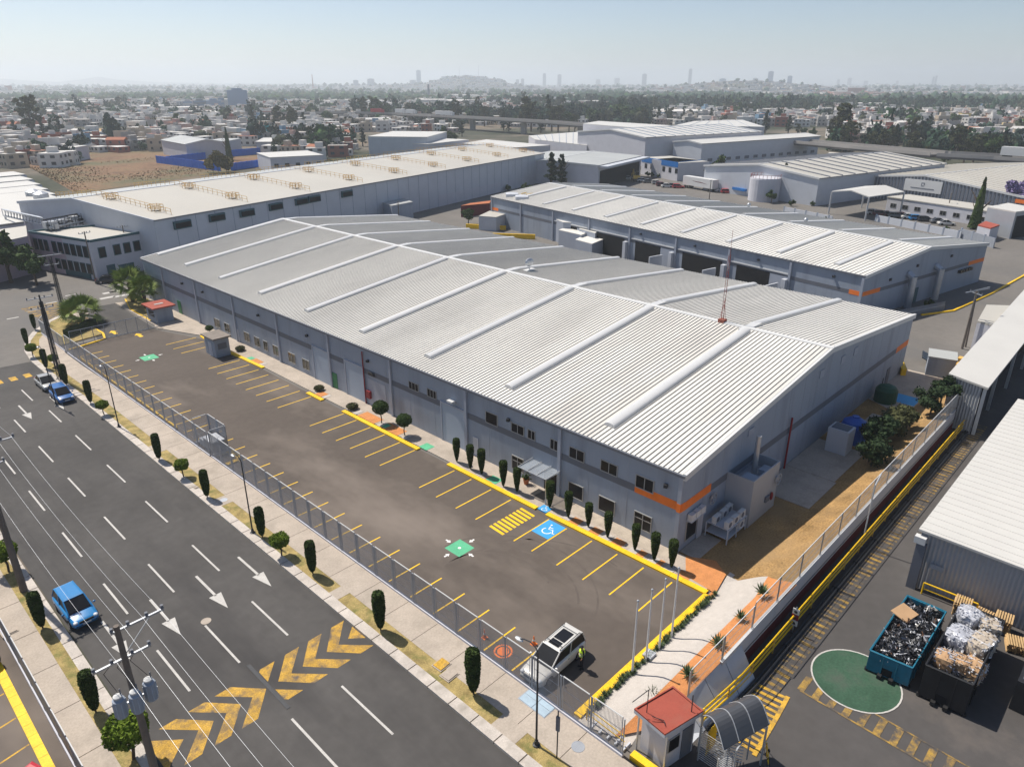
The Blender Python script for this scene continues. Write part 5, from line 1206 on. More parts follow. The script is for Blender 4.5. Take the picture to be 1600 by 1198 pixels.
# ------------------------------------------------------------------ waste skips, pallets
def skip(name, label, P, z0, z1, mt, inner, legs=True):
    """P: corners near-left, near-right, far-right, far-left in world"""
    t = thing(name, label, 'waste skip', (P[0][0],P[0][1],z0), world=True); c = Vector((sum(p[0] for p in P)/4, sum(p[1] for p in P)/4)); b = MB()
    I = [tuple(c+(Vector(p)-c)*.965) for p in P]
    for i in range(4):
        j = (i+1)%4; b.prism([P[i],P[j],I[j],I[i]],z0+.18,z1)
    b.prism(I,z0+.18,z0+.26); body = b.build('body',mt,t)
    b = MB()
    for i in range(4):
        j = (i+1)%4; a = Vector(P[i]); d = Vector(P[j]); n = 7 if i%2 else 3
        o = Vector(((d-a).y,-(d-a).x)).normalized()*-.07
        o = o if o.dot(a-c) > 0 else -o
        for k in range(1,n): q = a.lerp(d,k/n); b.tube((q.x+o.x*.5,q.y+o.y*.5,z0+.2),(q.x+o.x*.5,q.y+o.y*.5,z1-.08),.05,4)
        b.tube((a.x,a.y,z1),(d.x,d.y,z1),.06,5)
    b.build('stiffener',mt,body)
    b = MB()
    for i in range(4): b.tube((P[i][0]*.96+c.x*.04,P[i][1]*.96+c.y*.04,z0),(P[i][0]*.96+c.x*.04,P[i][1]*.96+c.y*.04,z0+.22),.16,8)
    a = Vector(P[0]); d = Vector(P[1]); 
    for f in (.35,.62): q = a.lerp(d,f); b.obox((q.x-.15,q.y,z0+.2),(.35,.25,.25),0)
    b.build('roller','rubber',t)
    MB().prism([a.lerp(d,.36)+Vector((-.02,0)),a.lerp(d,.6)+Vector((-.02,0)),a.lerp(d,.6)+Vector((.05,0)),a.lerp(d,.36)+Vector((.05,0))],z0+.25,z0+.8).build('hook_pocket','black_void',body)
    return t
mat('skip_blue',(.015,.14,.22),.5,.15,1.2,stain=((.05,.07,.08),1.5,.6,.85,(1,1,1))); mat('skip_black',(.02,.021,.024),.5,.2,1.2); mat('rust',(.12,.06,.035),.9,.3,2); mat('film_grey',(.40,.41,.45),.35,.35,3,spec=.6); mat('film_black',(.022,.023,.027),.3,.4,3,spec=.6); mat('film_white',(.62,.63,.66),.35,.2,3,spec=.6); mat('paper',(.42,.36,.29),.9,.2,3)
K1 = [(41.7,8.25),(41.95,5.79),(49.1,5.79),(49.1,8.25)]; K2 = [(41.76,5.16),(41.95,2.65),(49.6,2.6),(49.6,5.11)]
skip('waste_skip','blue open waste skip heaped with black plastic strips and a cardboard sheet',K1,-1.2,.49,'skip_blue','rust')
skip('waste_skip','taller black open waste skip holding clear plastic and paper bales',K2,-1.2,1.31,'skip_black','rust')
# contents
rr = random.Random(11)
def heap(name, label, P, zt, n, mats, w, size, seed, hump=.4):
    r = random.Random(seed); a,b_,c,d = [Vector(p) for p in P]; m = MB(); 
    g = 14; vs = []; 
    for i in range(g+1):
        for j in range(g+1):
            p = a.lerp(b_,.04+.92*j/g).lerp(d.lerp(c,.04+.92*j/g),.03+.94*i/g); vs.append((p.x,p.y,zt-.35+hump*noise.noise(Vector((p.x*.9,p.y*.9,seed)))+.12*noise.noise(Vector((p.x*4,p.y*4,seed)))))
    m.add(vs,[(i*(g+1)+j,i*(g+1)+j+1,(i+1)*(g+1)+j+1,(i+1)*(g+1)+j) for i in range(g) for j in range(g)],0)
    for k in range(n):
        u, v = r.uniform(.06,.94), r.uniform(.04,.96); p = a.lerp(b_,u).lerp(d.lerp(c,u),v); z = zt-.3+hump*noise.noise(Vector((p.x*.9,p.y*.9,seed)))+r.uniform(0,.28)
        m.leaf((p.x,p.y,z),r.uniform(*size),r,mi=r.choices(range(len(mats)),w)[0],up=1.2,asp=r.uniform(1.5,4.5))
    o = m.build(name,mats,loc=(a.x,a.y,zt)); o['kind'] = 'stuff'; return tag(o,label,'scrap')
heap('plastic_scrap','tangled black plastic strips and film heaped in the blue skip',K1,.49,3200,['film_black','film_grey','film_white','rust'],(20,3,1.0,.6),(.08,.26),2,.45)
heap('plastic_scrap','dark loose scrap under the bales in the black skip',K2,.63,1200,['film_black','film_grey','paper'],(6,3,1),(.1,.3),4,.3)
cb = thing('cardboard_sheet','tan cardboard sheet lying on the black scrap in the blue skip','cardboard',(46.6,7.75,.80)); MB().obox((0,0,0),(1.5,1.15,.05),-.25,tilt=Matrix.Rotation(.18,3,'X')).build('sheet','cardboard',cb)
def bale(label, c, s, mats, seed, strap=True):
    r = random.Random(seed); t = thing('waste_bale', label, 'bale', c, r.uniform(-.4,.4), 'wrapped bales in the black skip'); b = MB()
    bm = bmesh.new(); bmesh.ops.create_cube(bm, size=1); bmesh.ops.subdivide_edges(bm, edges=bm.edges[:], cuts=7, use_grid_fill=True)
    for v in bm.verts:
        p = v.co.copy(); q = p.normalized()*.62; p = p.lerp(q,.45); nn = noise.noise(p*3+Vector((seed*7,0,0)))*.10+noise.noise(p*9+Vector((0,seed*3,0)))*.05; p *= 1+nn; v.co = (p.x*s[0], p.y*s[1], (p.z+.5)*s[2])
    vs = [tuple(v.co) for v in bm.verts]; fs = [tuple(v.index for v in f.verts) for f in bm.faces]; bm.free(); b.add(vs,fs)
    for k in range(260):
        a = vs[r.randrange(len(vs))]; b.leaf((a[0]*1.02,a[1]*1.02,a[2]*1.02),r.uniform(.06,.16),r,mi=r.choice((0,1,1)),asp=2)
    b.build('body',mats,t)
    if strap:
        b = MB(); 
        for f in (-.2,.2): b.box(f*s[0]-.02,f*s[0]+.02,-s[1]*.53,s[1]*.53,.0,s[2]*1.03)
        b.build('strap','film_white',t)
for lab, c, s, m_, sd_ in (('grey plastic film bale at the far left end of the black skip',(48.5,4.4,.3),(1.5,1.3,1.4),['film_grey','film_white'],1),('brown-grey paper bale at the far right end of the black skip',(48.4,3.2,.3),(1.3,1.2,1.3),['paper','film_grey'],2),
    ('pale crumpled film bale in the middle left of the black skip',(46.2,4.4,.2),(1.7,1.3,1.3),['film_grey','film_white'],3),('cream striped paper bale in the middle right of the black skip',(46.3,3.2,.3),(1.9,1.2,1.3),['paper','film_white'],4),
    ('round brown cardboard bale at the near left of the black skip',(43.6,4.55,.1),(1.2,1.1,1.2),['cardboard','film_grey'],5),('second brown wrapped bale next to the near left one',(44.0,3.75,.1),(1.1,1.0,1.15),['cardboard','paper'],6),('tan cardboard bale wrapped in clear film at the near right of the black skip',(44.3,3.05,.0),(1.4,1.1,1.1),['cardboard','film_white'],7)):
    bale(lab,c,s,m_,sd_)
def pallet():
    t = thing('pallet','x','pallet',(0,0,0)); b = MB()
    for k in range(7): b.box(-.6,.6,-.5+k*.155,-.5+k*.155+.095,.11,.13)
    for y in (-.45,0,.45): b.box(-.6,.6,y-.05,y+.05,.025,.109)
    for k in (0,3,6): b.box(-.6,.6,-.5+k*.155,-.5+k*.155+.095,0,.024)
    b.build('slats','wood',t); return t
pal0 = pallet(); first = True
for k, (x, y, n, a) in enumerate(((52.2,5.3,8,.1),(52.3,4.0,5,-.08),(52.1,2.8,9,.05),(50.7,1.75,5,.3))):
    for i in range(n):
        lab = f'wooden pallet, {ordw(i)} up in the {["left","second","third","right-hand"][k]} stack behind the skips'
        if first: o = pal0; o.location = (x,y,-1.2); o.rotation_euler.z = a; o['label'] = lab; o['group'] = 'stacked pallets'; first = False
        else: dup(pal0,(x+rr.uniform(-.04,.04),y+rr.uniform(-.04,.04),-1.2+i*.135),a+rr.uniform(-.03,.03),lab,'stacked pallets')
ry = thing('guard_rail','short yellow hoop rail in front of the corrugated near shed wall','railing',(52.4,7.9,-1.2),world=True)
MB().path([(52.5,8.0,-1.2),(52.5,8.0,-.2),(52.6,4.5,-.2),(52.6,4.5,-1.2)],.06,6).build('rail','yellow_steel',ry); MB().path([(52.5,8.0,-.7),(52.6,4.5,-.7)],.05,6).build('rail','yellow_steel',ry)
bs_ = thing('steel_crate','black steel skip with clutter at the right edge of the yard','waste skip',(50.6,.6,-1.2),world=True)
MB().box(44.6,50.6,-1.9,.85,-1.15,1.0).build('body','skip_black',bs_); MB().box(44.9,50.3,-1.7,.65,1.01,1.1).build('load','band_dark',bs_)

# ------------------------------------------------------------------ lamps, poles, wires
def street_lamp(px, py, lab):
    x, y = G(px, py, .14); t = thing('street_lamp', lab, 'street lamp', (x,y,.13), group='street lamps in the verge')
    MB().lathe([(0,.22),(.06,.22),(.1,.12),(.35,.11)],10).build('base','pole_dark',t); MB().lathe([(.3,.065),(6.6,.045)],8).build('pole','pole_dark',t)
    b = MB(); b.path([(0,0,6.55),(0,.15,6.8),(0,.55,6.95),(0,1.0,6.85),(0,1.25,6.7)],.035,6); b.build('arm','pole_dark',t)
    MB().ball((0,1.35,6.62),.24,(.6,1.2,.4),10,6).build('lamp_head','alum',t)
street_lamp(838,1163,'black street lamp nearest the camera, between the verge and the white car')
street_lamp(395,832,'black street lamp in the middle of the verge left of the transformer cage')
street_lamp(186,667,'farther black street lamp in the verge beyond the parked blue hatchback')
street_lamp(88,632,'farthest black street lamp by the curved kerb at the crossing')
sp = thing('sign_post','thin dark signpost with a small dark box in the verge right of the nearest lamp','sign post',(*G(870,1183,.14),.13)); MB().tube((0,0,0),(0,0,3.4),.04,6).build('post','pole_dark',sp); MB().box(-.06,.06,-.1,.1,2.0,3.0).build('panel','band_dark',sp)
def upole(name, lab, x, y, h, z=0, r=.16, arms=(), mt='pole_concrete', ang=0):
    t = thing(name, lab, 'utility pole', (x,y,z), ang); MB().lathe([(0,r*1.25),(h,r*.75)],8).build('pole',mt,t)
    for (zz, w, side) in arms:
        b = MB(); b.box(-w/2+side,w/2+side,-.05,.05,zz-.05,zz+.05); a = b.build('crossarm','galv',t)
        for k in (-.95,-.35,.35,.95): MB().lathe([(0,.05),(.08,.09),(.16,.05),(.22,.08)],8,(k*w/2+side,0,zz+.05)).build('insulator','band_dark',a)
    return t
# pole A: transformers, near bottom-left; positioned from its foot
uA = upole('utility_pole','concrete pole with two crossarms and three grey transformers at the bottom left',6.25,31.2,10.9,.1,.17,((10.6,2.4,.9),(9.0,2.6,-.1)))
b = MB(); b.tube((-.1,0,9.0),(1.4,0,10.5),.035,4); b.build('brace','alum',uA)
tr_ = thing('x','x','x') ; bpy.data.objects.remove(tr_)
for k, (dx, dy) in enumerate(((-.75,-.3),(-.1,-.55),(.65,-.25))):
    c = MB().lathe([(6.2,.27),(7.2,.28),(7.25,.2),(7.35,.18)],14,(dx,dy,0)); o = c.build('transformer','wall_grey',uA)
    MB().lathe([(7.35,.2),(7.42,.2),(7.5,.06)],12,(dx,dy,0)).build('transformer_lid','trim_white',o); MB().tube((dx+.15,dy,7.3),(dx+.15,dy,7.75),.035,5).build('bushing','band_dark',o)
    b = MB()
    for j in range(8): a = j*.785; b.box(dx+.29*math.cos(a)-.02,dx+.29*math.cos(a)+.02,dy+.29*math.sin(a)-.02,dy+.29*math.sin(a)+.02,6.3,7.1)
    b.build('cooling_fin','door_blue',o)
b = MB(); b.box(-1.0,1.0,-.2,-.1,6.55,6.65); b.build('transformer_bracket','galv',uA)
b = MB()
for k in range(3): b.path([(-.6+k*.5,0,9.0),(-.9+k*.6,.5,8.3),(-.7+k*.7,-.2,7.6)],.015,4)
b.build('jumper_cable','rubber',uA)
uB = upole('utility_pole','tall dark concrete pole at the left edge above the clipped round shrub',5.95,54.6,12.1,.1,.2,((11.7,2.4,.9),(10.2,2.4,.0)))
uC = upole('lattice_pole','tall dark lattice pole rising beside the silver parked car',*G(95.5,593,.1),10.8,.1,.12,((10.4,2.8,0),(9.2,2.4,0)),'pole_dark')
uD = upole('lattice_pole','second dark lattice pole with signs beside the big palm',*G(103,501,.0),9.6,.0,.10,((10.2,3.2,0),(8.8,2.0,0)),'pole_dark')
for t in (uC,uD):
    b = MB(); h = 10
    for x, y in ((-.3,-.3),(.3,-.3),(.3,.3),(-.3,.3)): b.tube((x,y,0),(x*.5,y*.5,h),.04,4)
    for k in range(16): z = k*h/16; s = .3*(1-.5*z/h); s2 = .3*(1-.5*(z+h/16)/h); b.path([(-s,-s,z),(s2,-s2,z+h/16),(s,s,z),(-s2,s2,z+h/16),(-s,-s,z)],.02,3)
    b.build('lattice','pole_dark',t)
for (px,py,hh,lab,a) in ((150,443,9.5,'grey utility pole with crossarm in front of the white office wall',.3),(205,420,8.5,'slim pole before the office windows left of the palms',.2),(1503,545,8.2,'tall twin utility pole with crowded insulators at the rear corner',.9),(560,335,7.5,'utility pole beside the plain grey hut at the long warehouse',.5),(624,352,6,'light pole with twin lamps beyond the main roof edge',.5),(714,306,8,'slim pole against the pale base of the long warehouse',.5),(838,355,7,'bare pole before the dock enclosures',.4),(1095,420,6.5,'bracketed pole with a small lamp between the two warehouses',.9),(1357,457,6.2,'pole with small insulators at the orange corner of the second warehouse',.9),(1478,340,7,'utility pole behind the parked cars of the low white office',.3),(1108,312,6,'slim white pole right of the trailer',.2),(400,352,6.5,'thin pole in front of the long warehouse vents',.4),(440,346,5.0,'short pole between the two long roofs',.4)):
    x, y = G(px, py); upole('utility_pole',lab,x,y,hh,0,.13,((hh-.3,2.2,0),),'pole_concrete',a)
x, y = G(1505,545); t = thing('utility_pole','second leg of the twin pole at the rear corner, leaning slightly','utility pole',(x+1.1,y,0)); MB().tube((0,0,0),(-.2,.3,8.2),.13,6).build('pole','pole_concrete',t)
b = MB()
for k in range(7): b.tube((-2.6,1.0+k*.02,8.1),(1.4,-.8,8.2+.05*k),.03,4)
b.build('crossarm','galv',t)
# overhead wires, sagging between poles A and B and onwards
def wire(p, q, sag, r=.006, name='overhead_wire', lab=''):
    p = Vector(p); q = Vector(q); b = MB(); P = []; n = 18
    for i in range(n+1): t = i/n; c = p.lerp(q,t); c.z -= sag*4*t*(1-t); P.append(c)
    b.path(P,r,4); o = b.build(name,'galv',loc=tuple(p)); return tag(o,lab,'overhead wire','overhead wires along the street')
names = ['innermost','second','third','outermost']
for k, (xa, za) in enumerate(((-.4,9.3),(.25,10.9),(1.1,10.9),(1.9,10.9))):
    wire((6.25+xa,31.2,za),(5.95+xa,54.6,za+1.1),.5,lab=f'{names[k]} wire from the transformer pole to the pole at the left edge')
    wire((6.25+xa,31.2,za),(6.6+xa,-8,za),.7,lab=f'{names[k]} wire from the transformer pole running out of the bottom edge')
    wire((5.95+xa,54.6,za+1.1),(5.0+xa,100,za),.8,lab=f'{names[k]} wire from the left-edge pole running away past the left border')
# ------------------------------------------------------------------ vehicles
def paint(name, col, rough=.28, metal=.0):
    m = mat(name, col, rough, .03, .5, metal=metal, spec=.5); b = m.node_tree.nodes['Principled BSDF']; b.inputs['Coat Weight'].default_value = .6; b.inputs['Coat Roughness'].default_value = .08; return name
for n_, c_ in (('car_blue',(.012,.11,.34)),('car_bluebright',(.01,.19,.46)),('car_silver',(.34,.34,.33)),('car_white',(.60,.585,.55)),('car_red',(.45,.012,.02)),('car_black',(.015,.015,.018)),('car_darkred',(.14,.015,.02)),('car_grey',(.12,.125,.13)),('car_yellow',(.65,.38,.03))): paint(n_, c_)
mat('lamp_clear',(.65,.66,.68),.15,.05,2,spec=.7); mat('lamp_red',(.40,.01,.01),.25,.05,2); mat('chrome',(.5,.5,.52),.2,.05,2,metal=.8); mat('plate',(.6,.6,.58),.5,.05,5)
def loft(b, secs, mi=0, capa=True, capb=True):
    n = len(secs[0]); vs = [p for s in secs for p in s]
    fs = [(j*n+i, j*n+(i+1)%n, (j+1)*n+(i+1)%n, (j+1)*n+i) for j in range(len(secs)-1) for i in range(n)]
    if capa: fs.append(tuple(range(n-1,-1,-1)))
    if capb: fs.append(tuple((len(secs)-1)*n+i for i in range(n)))
    b.add(vs, fs, mi)
def make_car(kind, body, L=4.2, W=1.75, H_=1.5, detail=True, name='parked_car', rails=False, sunroof=False):
    """local +x is the front; kind: hatch, sedan, suv"""
    t = thing(name, 'car', 'car', (0,0,0)); hw = W/2; gz = .20 if kind != 'suv' else .26
    belt = H_*.60
    def sec(x, w, zb, zt, r=.10):
        return [(x,-w+r*.6,zb),(x,w-r*.6,zb),(x,w,zb+r*1.2),(x,w,zt-r*1.3),(x,w-r*.5,zt-r*.35),(x,w-r*2.2,zt),(x,-w+r*2.2,zt),(x,-w+r*.5,zt-r*.35),(x,-w,zt-r*1.3),(x,-w,zb+r*1.2)]
    f = L/2
    hood = belt*.90; 
    st = [(-f,hw*.80,gz+.14,belt*.80),(-f+.10,hw*.93,gz+.05,belt*.96),(-f+.5,hw,gz,belt*(1.0 if kind!='sedan' else .97)),(-f*.35,hw,gz,belt),(f*.25,hw,gz,belt*.99),(f*.50,hw*.99,gz,hood),(f-.35,hw*.95,gz+.02,hood*.88),(f-.10,hw*.84,gz+.06,hood*.76),(f,hw*.70,gz+.14,hood*.62)]
    b = MB(); loft(b, [sec(*s) for s in st]); bd = b.build('body', body, t, smooth=True)
    m = bd.modifiers.new('bevel','BEVEL') if False else None
    # cabin glass
    rx0, rx1 = {'hatch':(-f+.30,f*.06),'suv':(-f+.28,f*.10),'sedan':(-f*.42,f*.06)}[kind]
    bx0, bx1 = {'hatch':(-f+.06,f*.50),'suv':(-f+.08,f*.50),'sedan':(-f*.74,f*.50)}[kind]
    def ring(x, w, z): return (x, w, z)
    zt = H_-.05; wr = hw*.74; wb = hw*.93
    base = [(bx0,-wb*.92),(bx0,wb*.92),(bx1,wb*.90),(bx1,-wb*.90)]; top = [(rx0,-wr*.95),(rx0,wr*.95),(rx1,wr),(rx1,-wr)]
    b = MB(); b.add([(x,y,belt-.04) for x,y in base]+[(x,y,zt) for x,y in top],[(0,1,5,4),(2,3,7,6)]); g1 = b.build('windscreen','glass_dark',t)
    b = MB(); b.add([(x,y,belt-.04) for x,y in base]+[(x,y,zt) for x,y in top],[(1,2,6,5),(3,0,4,7)]); b.build('side_windows','glass_dark',t)
    b = MB(); r = .03
    tp = [(rx0-.02,-wr*.97),(rx0-.02,wr*.97),(rx1+.03,wr*1.02),(rx1+.03,-wr*1.02)]; cz = zt
    k = [(rx0+.14,-wr*.80),(rx0+.14,wr*.80),(rx1-.1,wr*.80),(rx1-.1,-wr*.80)]
    b.add([(x,y,cz-.03) for x,y in tp]+[(x,y,cz+.02) for x,y in tp]+[(x,y,cz+.06) for x,y in k],[(3,2,1,0),(0,1,5,4),(1,2,6,5),(2,3,7,6),(3,0,4,7),(4,5,9,8),(5,6,10,9),(6,7,11,10),(7,4,8,11),(8,9,10,11)]); rf = b.build('roof',body,t)
    for s in (-1,1):
        for (p0,p1) in ((base[1] if s>0 else base[0], top[1] if s>0 else top[0]),(base[2] if s>0 else base[3], top[2] if s>0 else top[3])):
            MB().tube((p0[0],p0[1]*1.0,belt-.05),(p1[0],p1[1],zt),.045,5).build('pillar',body,t)
        mx = (bx0+bx1)/2-.1; MB().tube((mx,s*wb*.955,belt-.04),((rx0+rx1)/2,s*wr*1.0,zt),.035,4).build('pillar',body,t)
    wx = L*.305; wr_ = .31 if kind != 'suv' else .35
    for sx in (-1,1):
        for sy in (-1,1):
            c = (sx*wx, sy*(hw-.09), wr_); b = MB(); b.tube((c[0],c[1]-.10,c[2]),(c[0],c[1]+.105*1,c[2]),wr_,14); w = b.build('wheel','rubber',t)
            if detail: b = MB(); b.tube((c[0],c[1]+sy*.1,c[2]),(c[0],c[1]+sy*.118,c[2]),wr_*.62,10); b.build('rim','chrome',w)
    if detail:
        for s in (-1,1):
            MB().ball((f-.20,s*hw*.72,hood*.80),.17,(1.0,.9,.55),8,6).build('headlight','lamp_clear',t)
            MB().ball((-f+.10,s*hw*.78,belt*.84),.14,(.7,.9,.9),8,6).build('tail_light','lamp_red',t)
            MB().ball((bx1-.22,s*(hw+.10),belt+.04),.11,(.6,1,.7),8,5).build('mirror',body,t)
            MB().box(-.45,-.30,s*(hw+.004)-.008,s*(hw+.004)+.008,belt*.80,belt*.84).build('door_handle','chrome',t)
        MB().box(f-.02,f+.012,-.26,.26,gz+.22,gz+.34).build('number_plate','plate',t); MB().box(-f-.012,-f+.02,-.26,.26,gz+.40,gz+.52).build('number_plate','plate',t)
        MB().box(f-.08,f+.004,-.45,.45,gz+.38,gz+.50).build('grille','rubber',t)
        b = MB(); b.box(-.01,.0,0,0.1,0,.1)
        MB().tube((bx1-.02,-.5,belt+.0),(bx1-.1,.1,belt+.03),.012,3).build('wiper','rubber',t)
    if rails:
        for s in (-1,1): MB().path([(rx0+.15,s*wr*.9,zt+.02),(rx0+.25,s*wr*.9,zt+.12),(rx1-.2,s*wr*.9,zt+.12),(rx1-.05,s*wr*.9,zt+.03)],.022,4).build('roof_rail','pole_dark',t)
        for x in (rx0+.45, rx1-.35): MB().tube((x,-wr*.92,zt+.13),(x,wr*.92,zt+.13),.02,4).build('roof_bar','pole_dark',t)
    if sunroof:
        MB().box(rx0+.55,rx1-.75,-.42,.42,zt+.061,zt+.075).build('sunroof','glass_dark',t); MB().box(rx1-.68,rx1-.18,-.40,.40,zt+.061,zt+.072).build('sunroof','glass_dark',t)
    return t
def put(c, x, y, ang, lab, grp=None, z=0):
    c.location = (x, y, z); c.rotation_euler.z = ang; c['label'] = lab
    if grp: c['group'] = grp
    return c
A90 = math.radians(-90)
put(make_car('hatch','car_bluebright',4.25,1.75,1.48),7.85,49.4,A90+.03,'bright blue hatchback parked at the left kerb with sun glare on its bonnet')
put(make_car('hatch','car_blue',4.0,1.75,1.55),18.95,90.7,A90,'dark blue hatchback parked in front of the silver car at the far kerb')
put(make_car('sedan','car_silver',4.3,1.72,1.45),18.85,96.2,A90,'silver saloon parked behind the dark blue hatchback')
put(make_car('suv','car_white',4.75,1.85,1.66,rails=True,sunroof=True),27.1,22.4,math.radians(182),'white estate car with black glass sunroof parked nose to the fence')
put(make_car('hatch','car_red',4.2,1.75,1.5),.6,35.4,math.radians(200),'red car cut off by the bottom left corner behind the yellow kerb')
put(make_car('hatch','car_black',4.3,1.75,1.5),.75,47.6,math.radians(200),'black car at the left edge behind the white railing')
put(make_car('hatch','car_red',4.2,1.75,1.5),.9,51.6,math.radians(200),'red car barely showing at the left edge beyond the black one')
x, y = G(172,441); put(make_car('sedan','car_black',4.5,1.8,1.45),x,y,YAW-1.2,'black saloon parked at the white office left of the palms')
# cone on the white car roof
cone(28.9,23.3,1.69,'orange cone standing on the roof rack of the white estate car') if False else None
# parked rows in the distance
protos = {}
def far_car(kind, col):
    k = (kind,col)
    if k not in protos: protos[k] = make_car(kind,col,detail=False); return protos[k], True
    return protos[k], False
row1 = [((824,271),'hatch','car_white','white'),((836,0),'','','')]
row = [(1365,335,'hatch','car_white','white'),(1376,337,'hatch','car_darkred','dark red'),(1387,338,'sedan','car_darkred','maroon'),(1399,340,'hatch','car_grey','grey'),(1409,340,'hatch','car_darkred','dark wine-red'),(1420,342,'sedan','car_white','white'),(1433,344,'hatch','car_bluebright','blue'),(1446,346,'hatch','car_black','black'),(1466,349,'sedan','car_grey','dark grey'),(1478,352,'sedan','car_white','white')]
for i, (px,py,kd,cl,cn) in enumerate(row):
    x, y = G(px,py); p_, first_ = far_car(kd,cl); lab = f'{cn} car, {ordw(i)} from the left in the row before the low white office'; a = YAW+math.radians(-100)
    if first_: put(p_,x,y,a,lab,'cars parked at the low white office')
    else: dup(p_,(x,y,0),a,lab,'cars parked at the low white office')
row = [(982,278,'hatch','car_white','white'),(1004,281,'hatch','car_white','silver-white'),(1013,283,'sedan','car_grey','grey'),(1027,285,'hatch','car_white','white'),(1034,288,'hatch','car_darkred','dark red'),(1042,290,'sedan','car_white','pale'),(1050,290,'sedan','car_black','black'),(1060,291,'hatch','car_red','red'),(1120,291,'hatch','car_bluebright','blue'),(1128,297,'sedan','car_white','white'),(1136,299,'hatch','car_red','red')]
for i, (px,py,kd,cl,cn) in enumerate(row):
    x, y = G(px,py+3); p_, first_ = far_car(kd,cl); lab = f'{cn} car, {ordw(i)} from the left in the line by the blue and white office'; a = YAW+math.radians(-95)
    if first_: put(p_,x,y,a,lab,'cars parked at the blue and white office')
    else: dup(p_,(x,y,0),a,lab,'cars parked at the blue and white office')
x, y = G(993,283); ex = thing('excavator','yellow excavator parked left of the row of cars at the blue and white office','excavator',(x,y,0),YAW)
b = MB(); b.box(-2.2,2.2,-1.4,-.8,0,.9); b.box(-2.2,2.2,.8,1.4,0,.9); b.build('track','rubber',ex); MB().box(-2,1.2,-1.3,1.3,1.0,2.2).build('body','car_yellow',ex); MB().box(.2,1.6,-1.2,0,2.2,3.3).build('cab','glass_dark',ex); MB().path([(1.2,.5,1.8),(3.5,.5,3.8),(5.6,.5,2.4),(6.0,.5,.8)],.28,5).build('arm','car_yellow',ex)
a0 = Vector(G(1066,293)); a1 = Vector(G(1112,301)); d_ = (a1-a0); tr = thing('box_trailer','long white box trailer with a dark red winged emblem on its side','trailer',(a0.x,a0.y,0),math.atan2(d_.y,d_.x)); TL = d_.length
MB().box(0,TL,0,2.6,1.1,4.0).build('box','trim_white',tr)
b = MB()
for x_ in (1.2,2.4,TL-2): b.tube((x_,-.05,.5),(x_,.3,.5),.5,10); b.tube((x_,2.3,.5),(x_,2.65,.5),.5,10)
b.build('wheel','rubber',tr)
b = MB(); b.add([(TL*.3,-.01,2.9),(TL*.45,-.01,2.55),(TL*.62,-.01,2.5),(TL*.85,-.01,2.3),(TL*.62,-.01,2.75),(TL*.47,-.01,2.75)],[(0,1,2,3,4,5)]); b.build('emblem','maroon',tr)
# trucks on the viaduct are placed with it

# ------------------------------------------------------------------ the guard in the yellow vest
gd = thing('person','guard in a yellow vest and dark trousers standing right of the white car','person',(28.15,20.95,.01),math.radians(150))
me = bpy.data.meshes.new('person_body')
J = {'pel':(0,0,.95),'sp':(0,0,1.15),'ch':(0.02,0,1.36),'nk':(0.02,0,1.50),'hd':(.03,0,1.62),'ht':(.03,0,1.70),
 'lh':(0,.10,.90),'lk':(.03,.12,.50),'la':(0,.13,.08),'lt':(.16,.15,.04),'rh':(0,-.10,.90),'rk':(.03,-.12,.50),'ra':(0,-.13,.08),'rt':(.16,-.15,.04),
 'ls':(0,.20,1.42),'le':(-.02,.27,1.15),'lw':(.12,.24,.95),'rs':(0,-.20,1.42),'re':(-.02,-.27,1.15),'rw':(.12,-.24,.95)}
Rr = {'pel':.15,'sp':.14,'ch':.16,'nk':.06,'hd':.10,'ht':.085,'lh':.10,'lk':.065,'la':.05,'lt':.045,'rh':.10,'rk':.065,'ra':.05,'rt':.045,'ls':.07,'le':.05,'lw':.036,'rs':.07,'re':.05,'rw':.036}
E_ = [('pel','sp'),('sp','ch'),('ch','nk'),('nk','hd'),('hd','ht'),('pel','lh'),('lh','lk'),('lk','la'),('la','lt'),('pel','rh'),('rh','rk'),('rk','ra'),('ra','rt'),('ch','ls'),('ls','le'),('le','lw'),('ch','rs'),('rs','re'),('re','rw')]
for s, w_ in ((1,'lw'),(-1,'rw')):
    for i in range(5):
        n1, n2 = f'{w_}f{i}', f'{w_}g{i}'; bx, by, bz = J[w_]
        J[n1] = (bx+.035+(.012 if i==4 else 0), by+(-.02+.012*i)*s, bz-.07+(.03 if i==4 else 0)); J[n2] = (bx+.05+(.02 if i==4 else 0), by+(-.02+.013*i)*s, bz-.12+(.04 if i==4 else -.005*(2-abs(i-1)))); Rr[n1] = .010; Rr[n2] = .008; E_ += [(w_,n1),(n1,n2)]
ks = list(J); me.from_pydata([J[k] for k in ks],[(ks.index(a),ks.index(c)) for a,c in E_],[])
po = bpy.data.objects.new('body',me); COL.objects.link(po); po.parent = gd
sk = po.modifiers.new('skin','SKIN'); 
for i,k in enumerate(ks): me.skin_vertices[0].data[i].radius = (Rr[k],Rr[k])
me.skin_vertices[0].data[0].use_root = True
sb = po.modifiers.new('sub','SUBSURF'); sb.levels = 1; sb.render_levels = 1
me.materials.append(M('cloth_dark'))
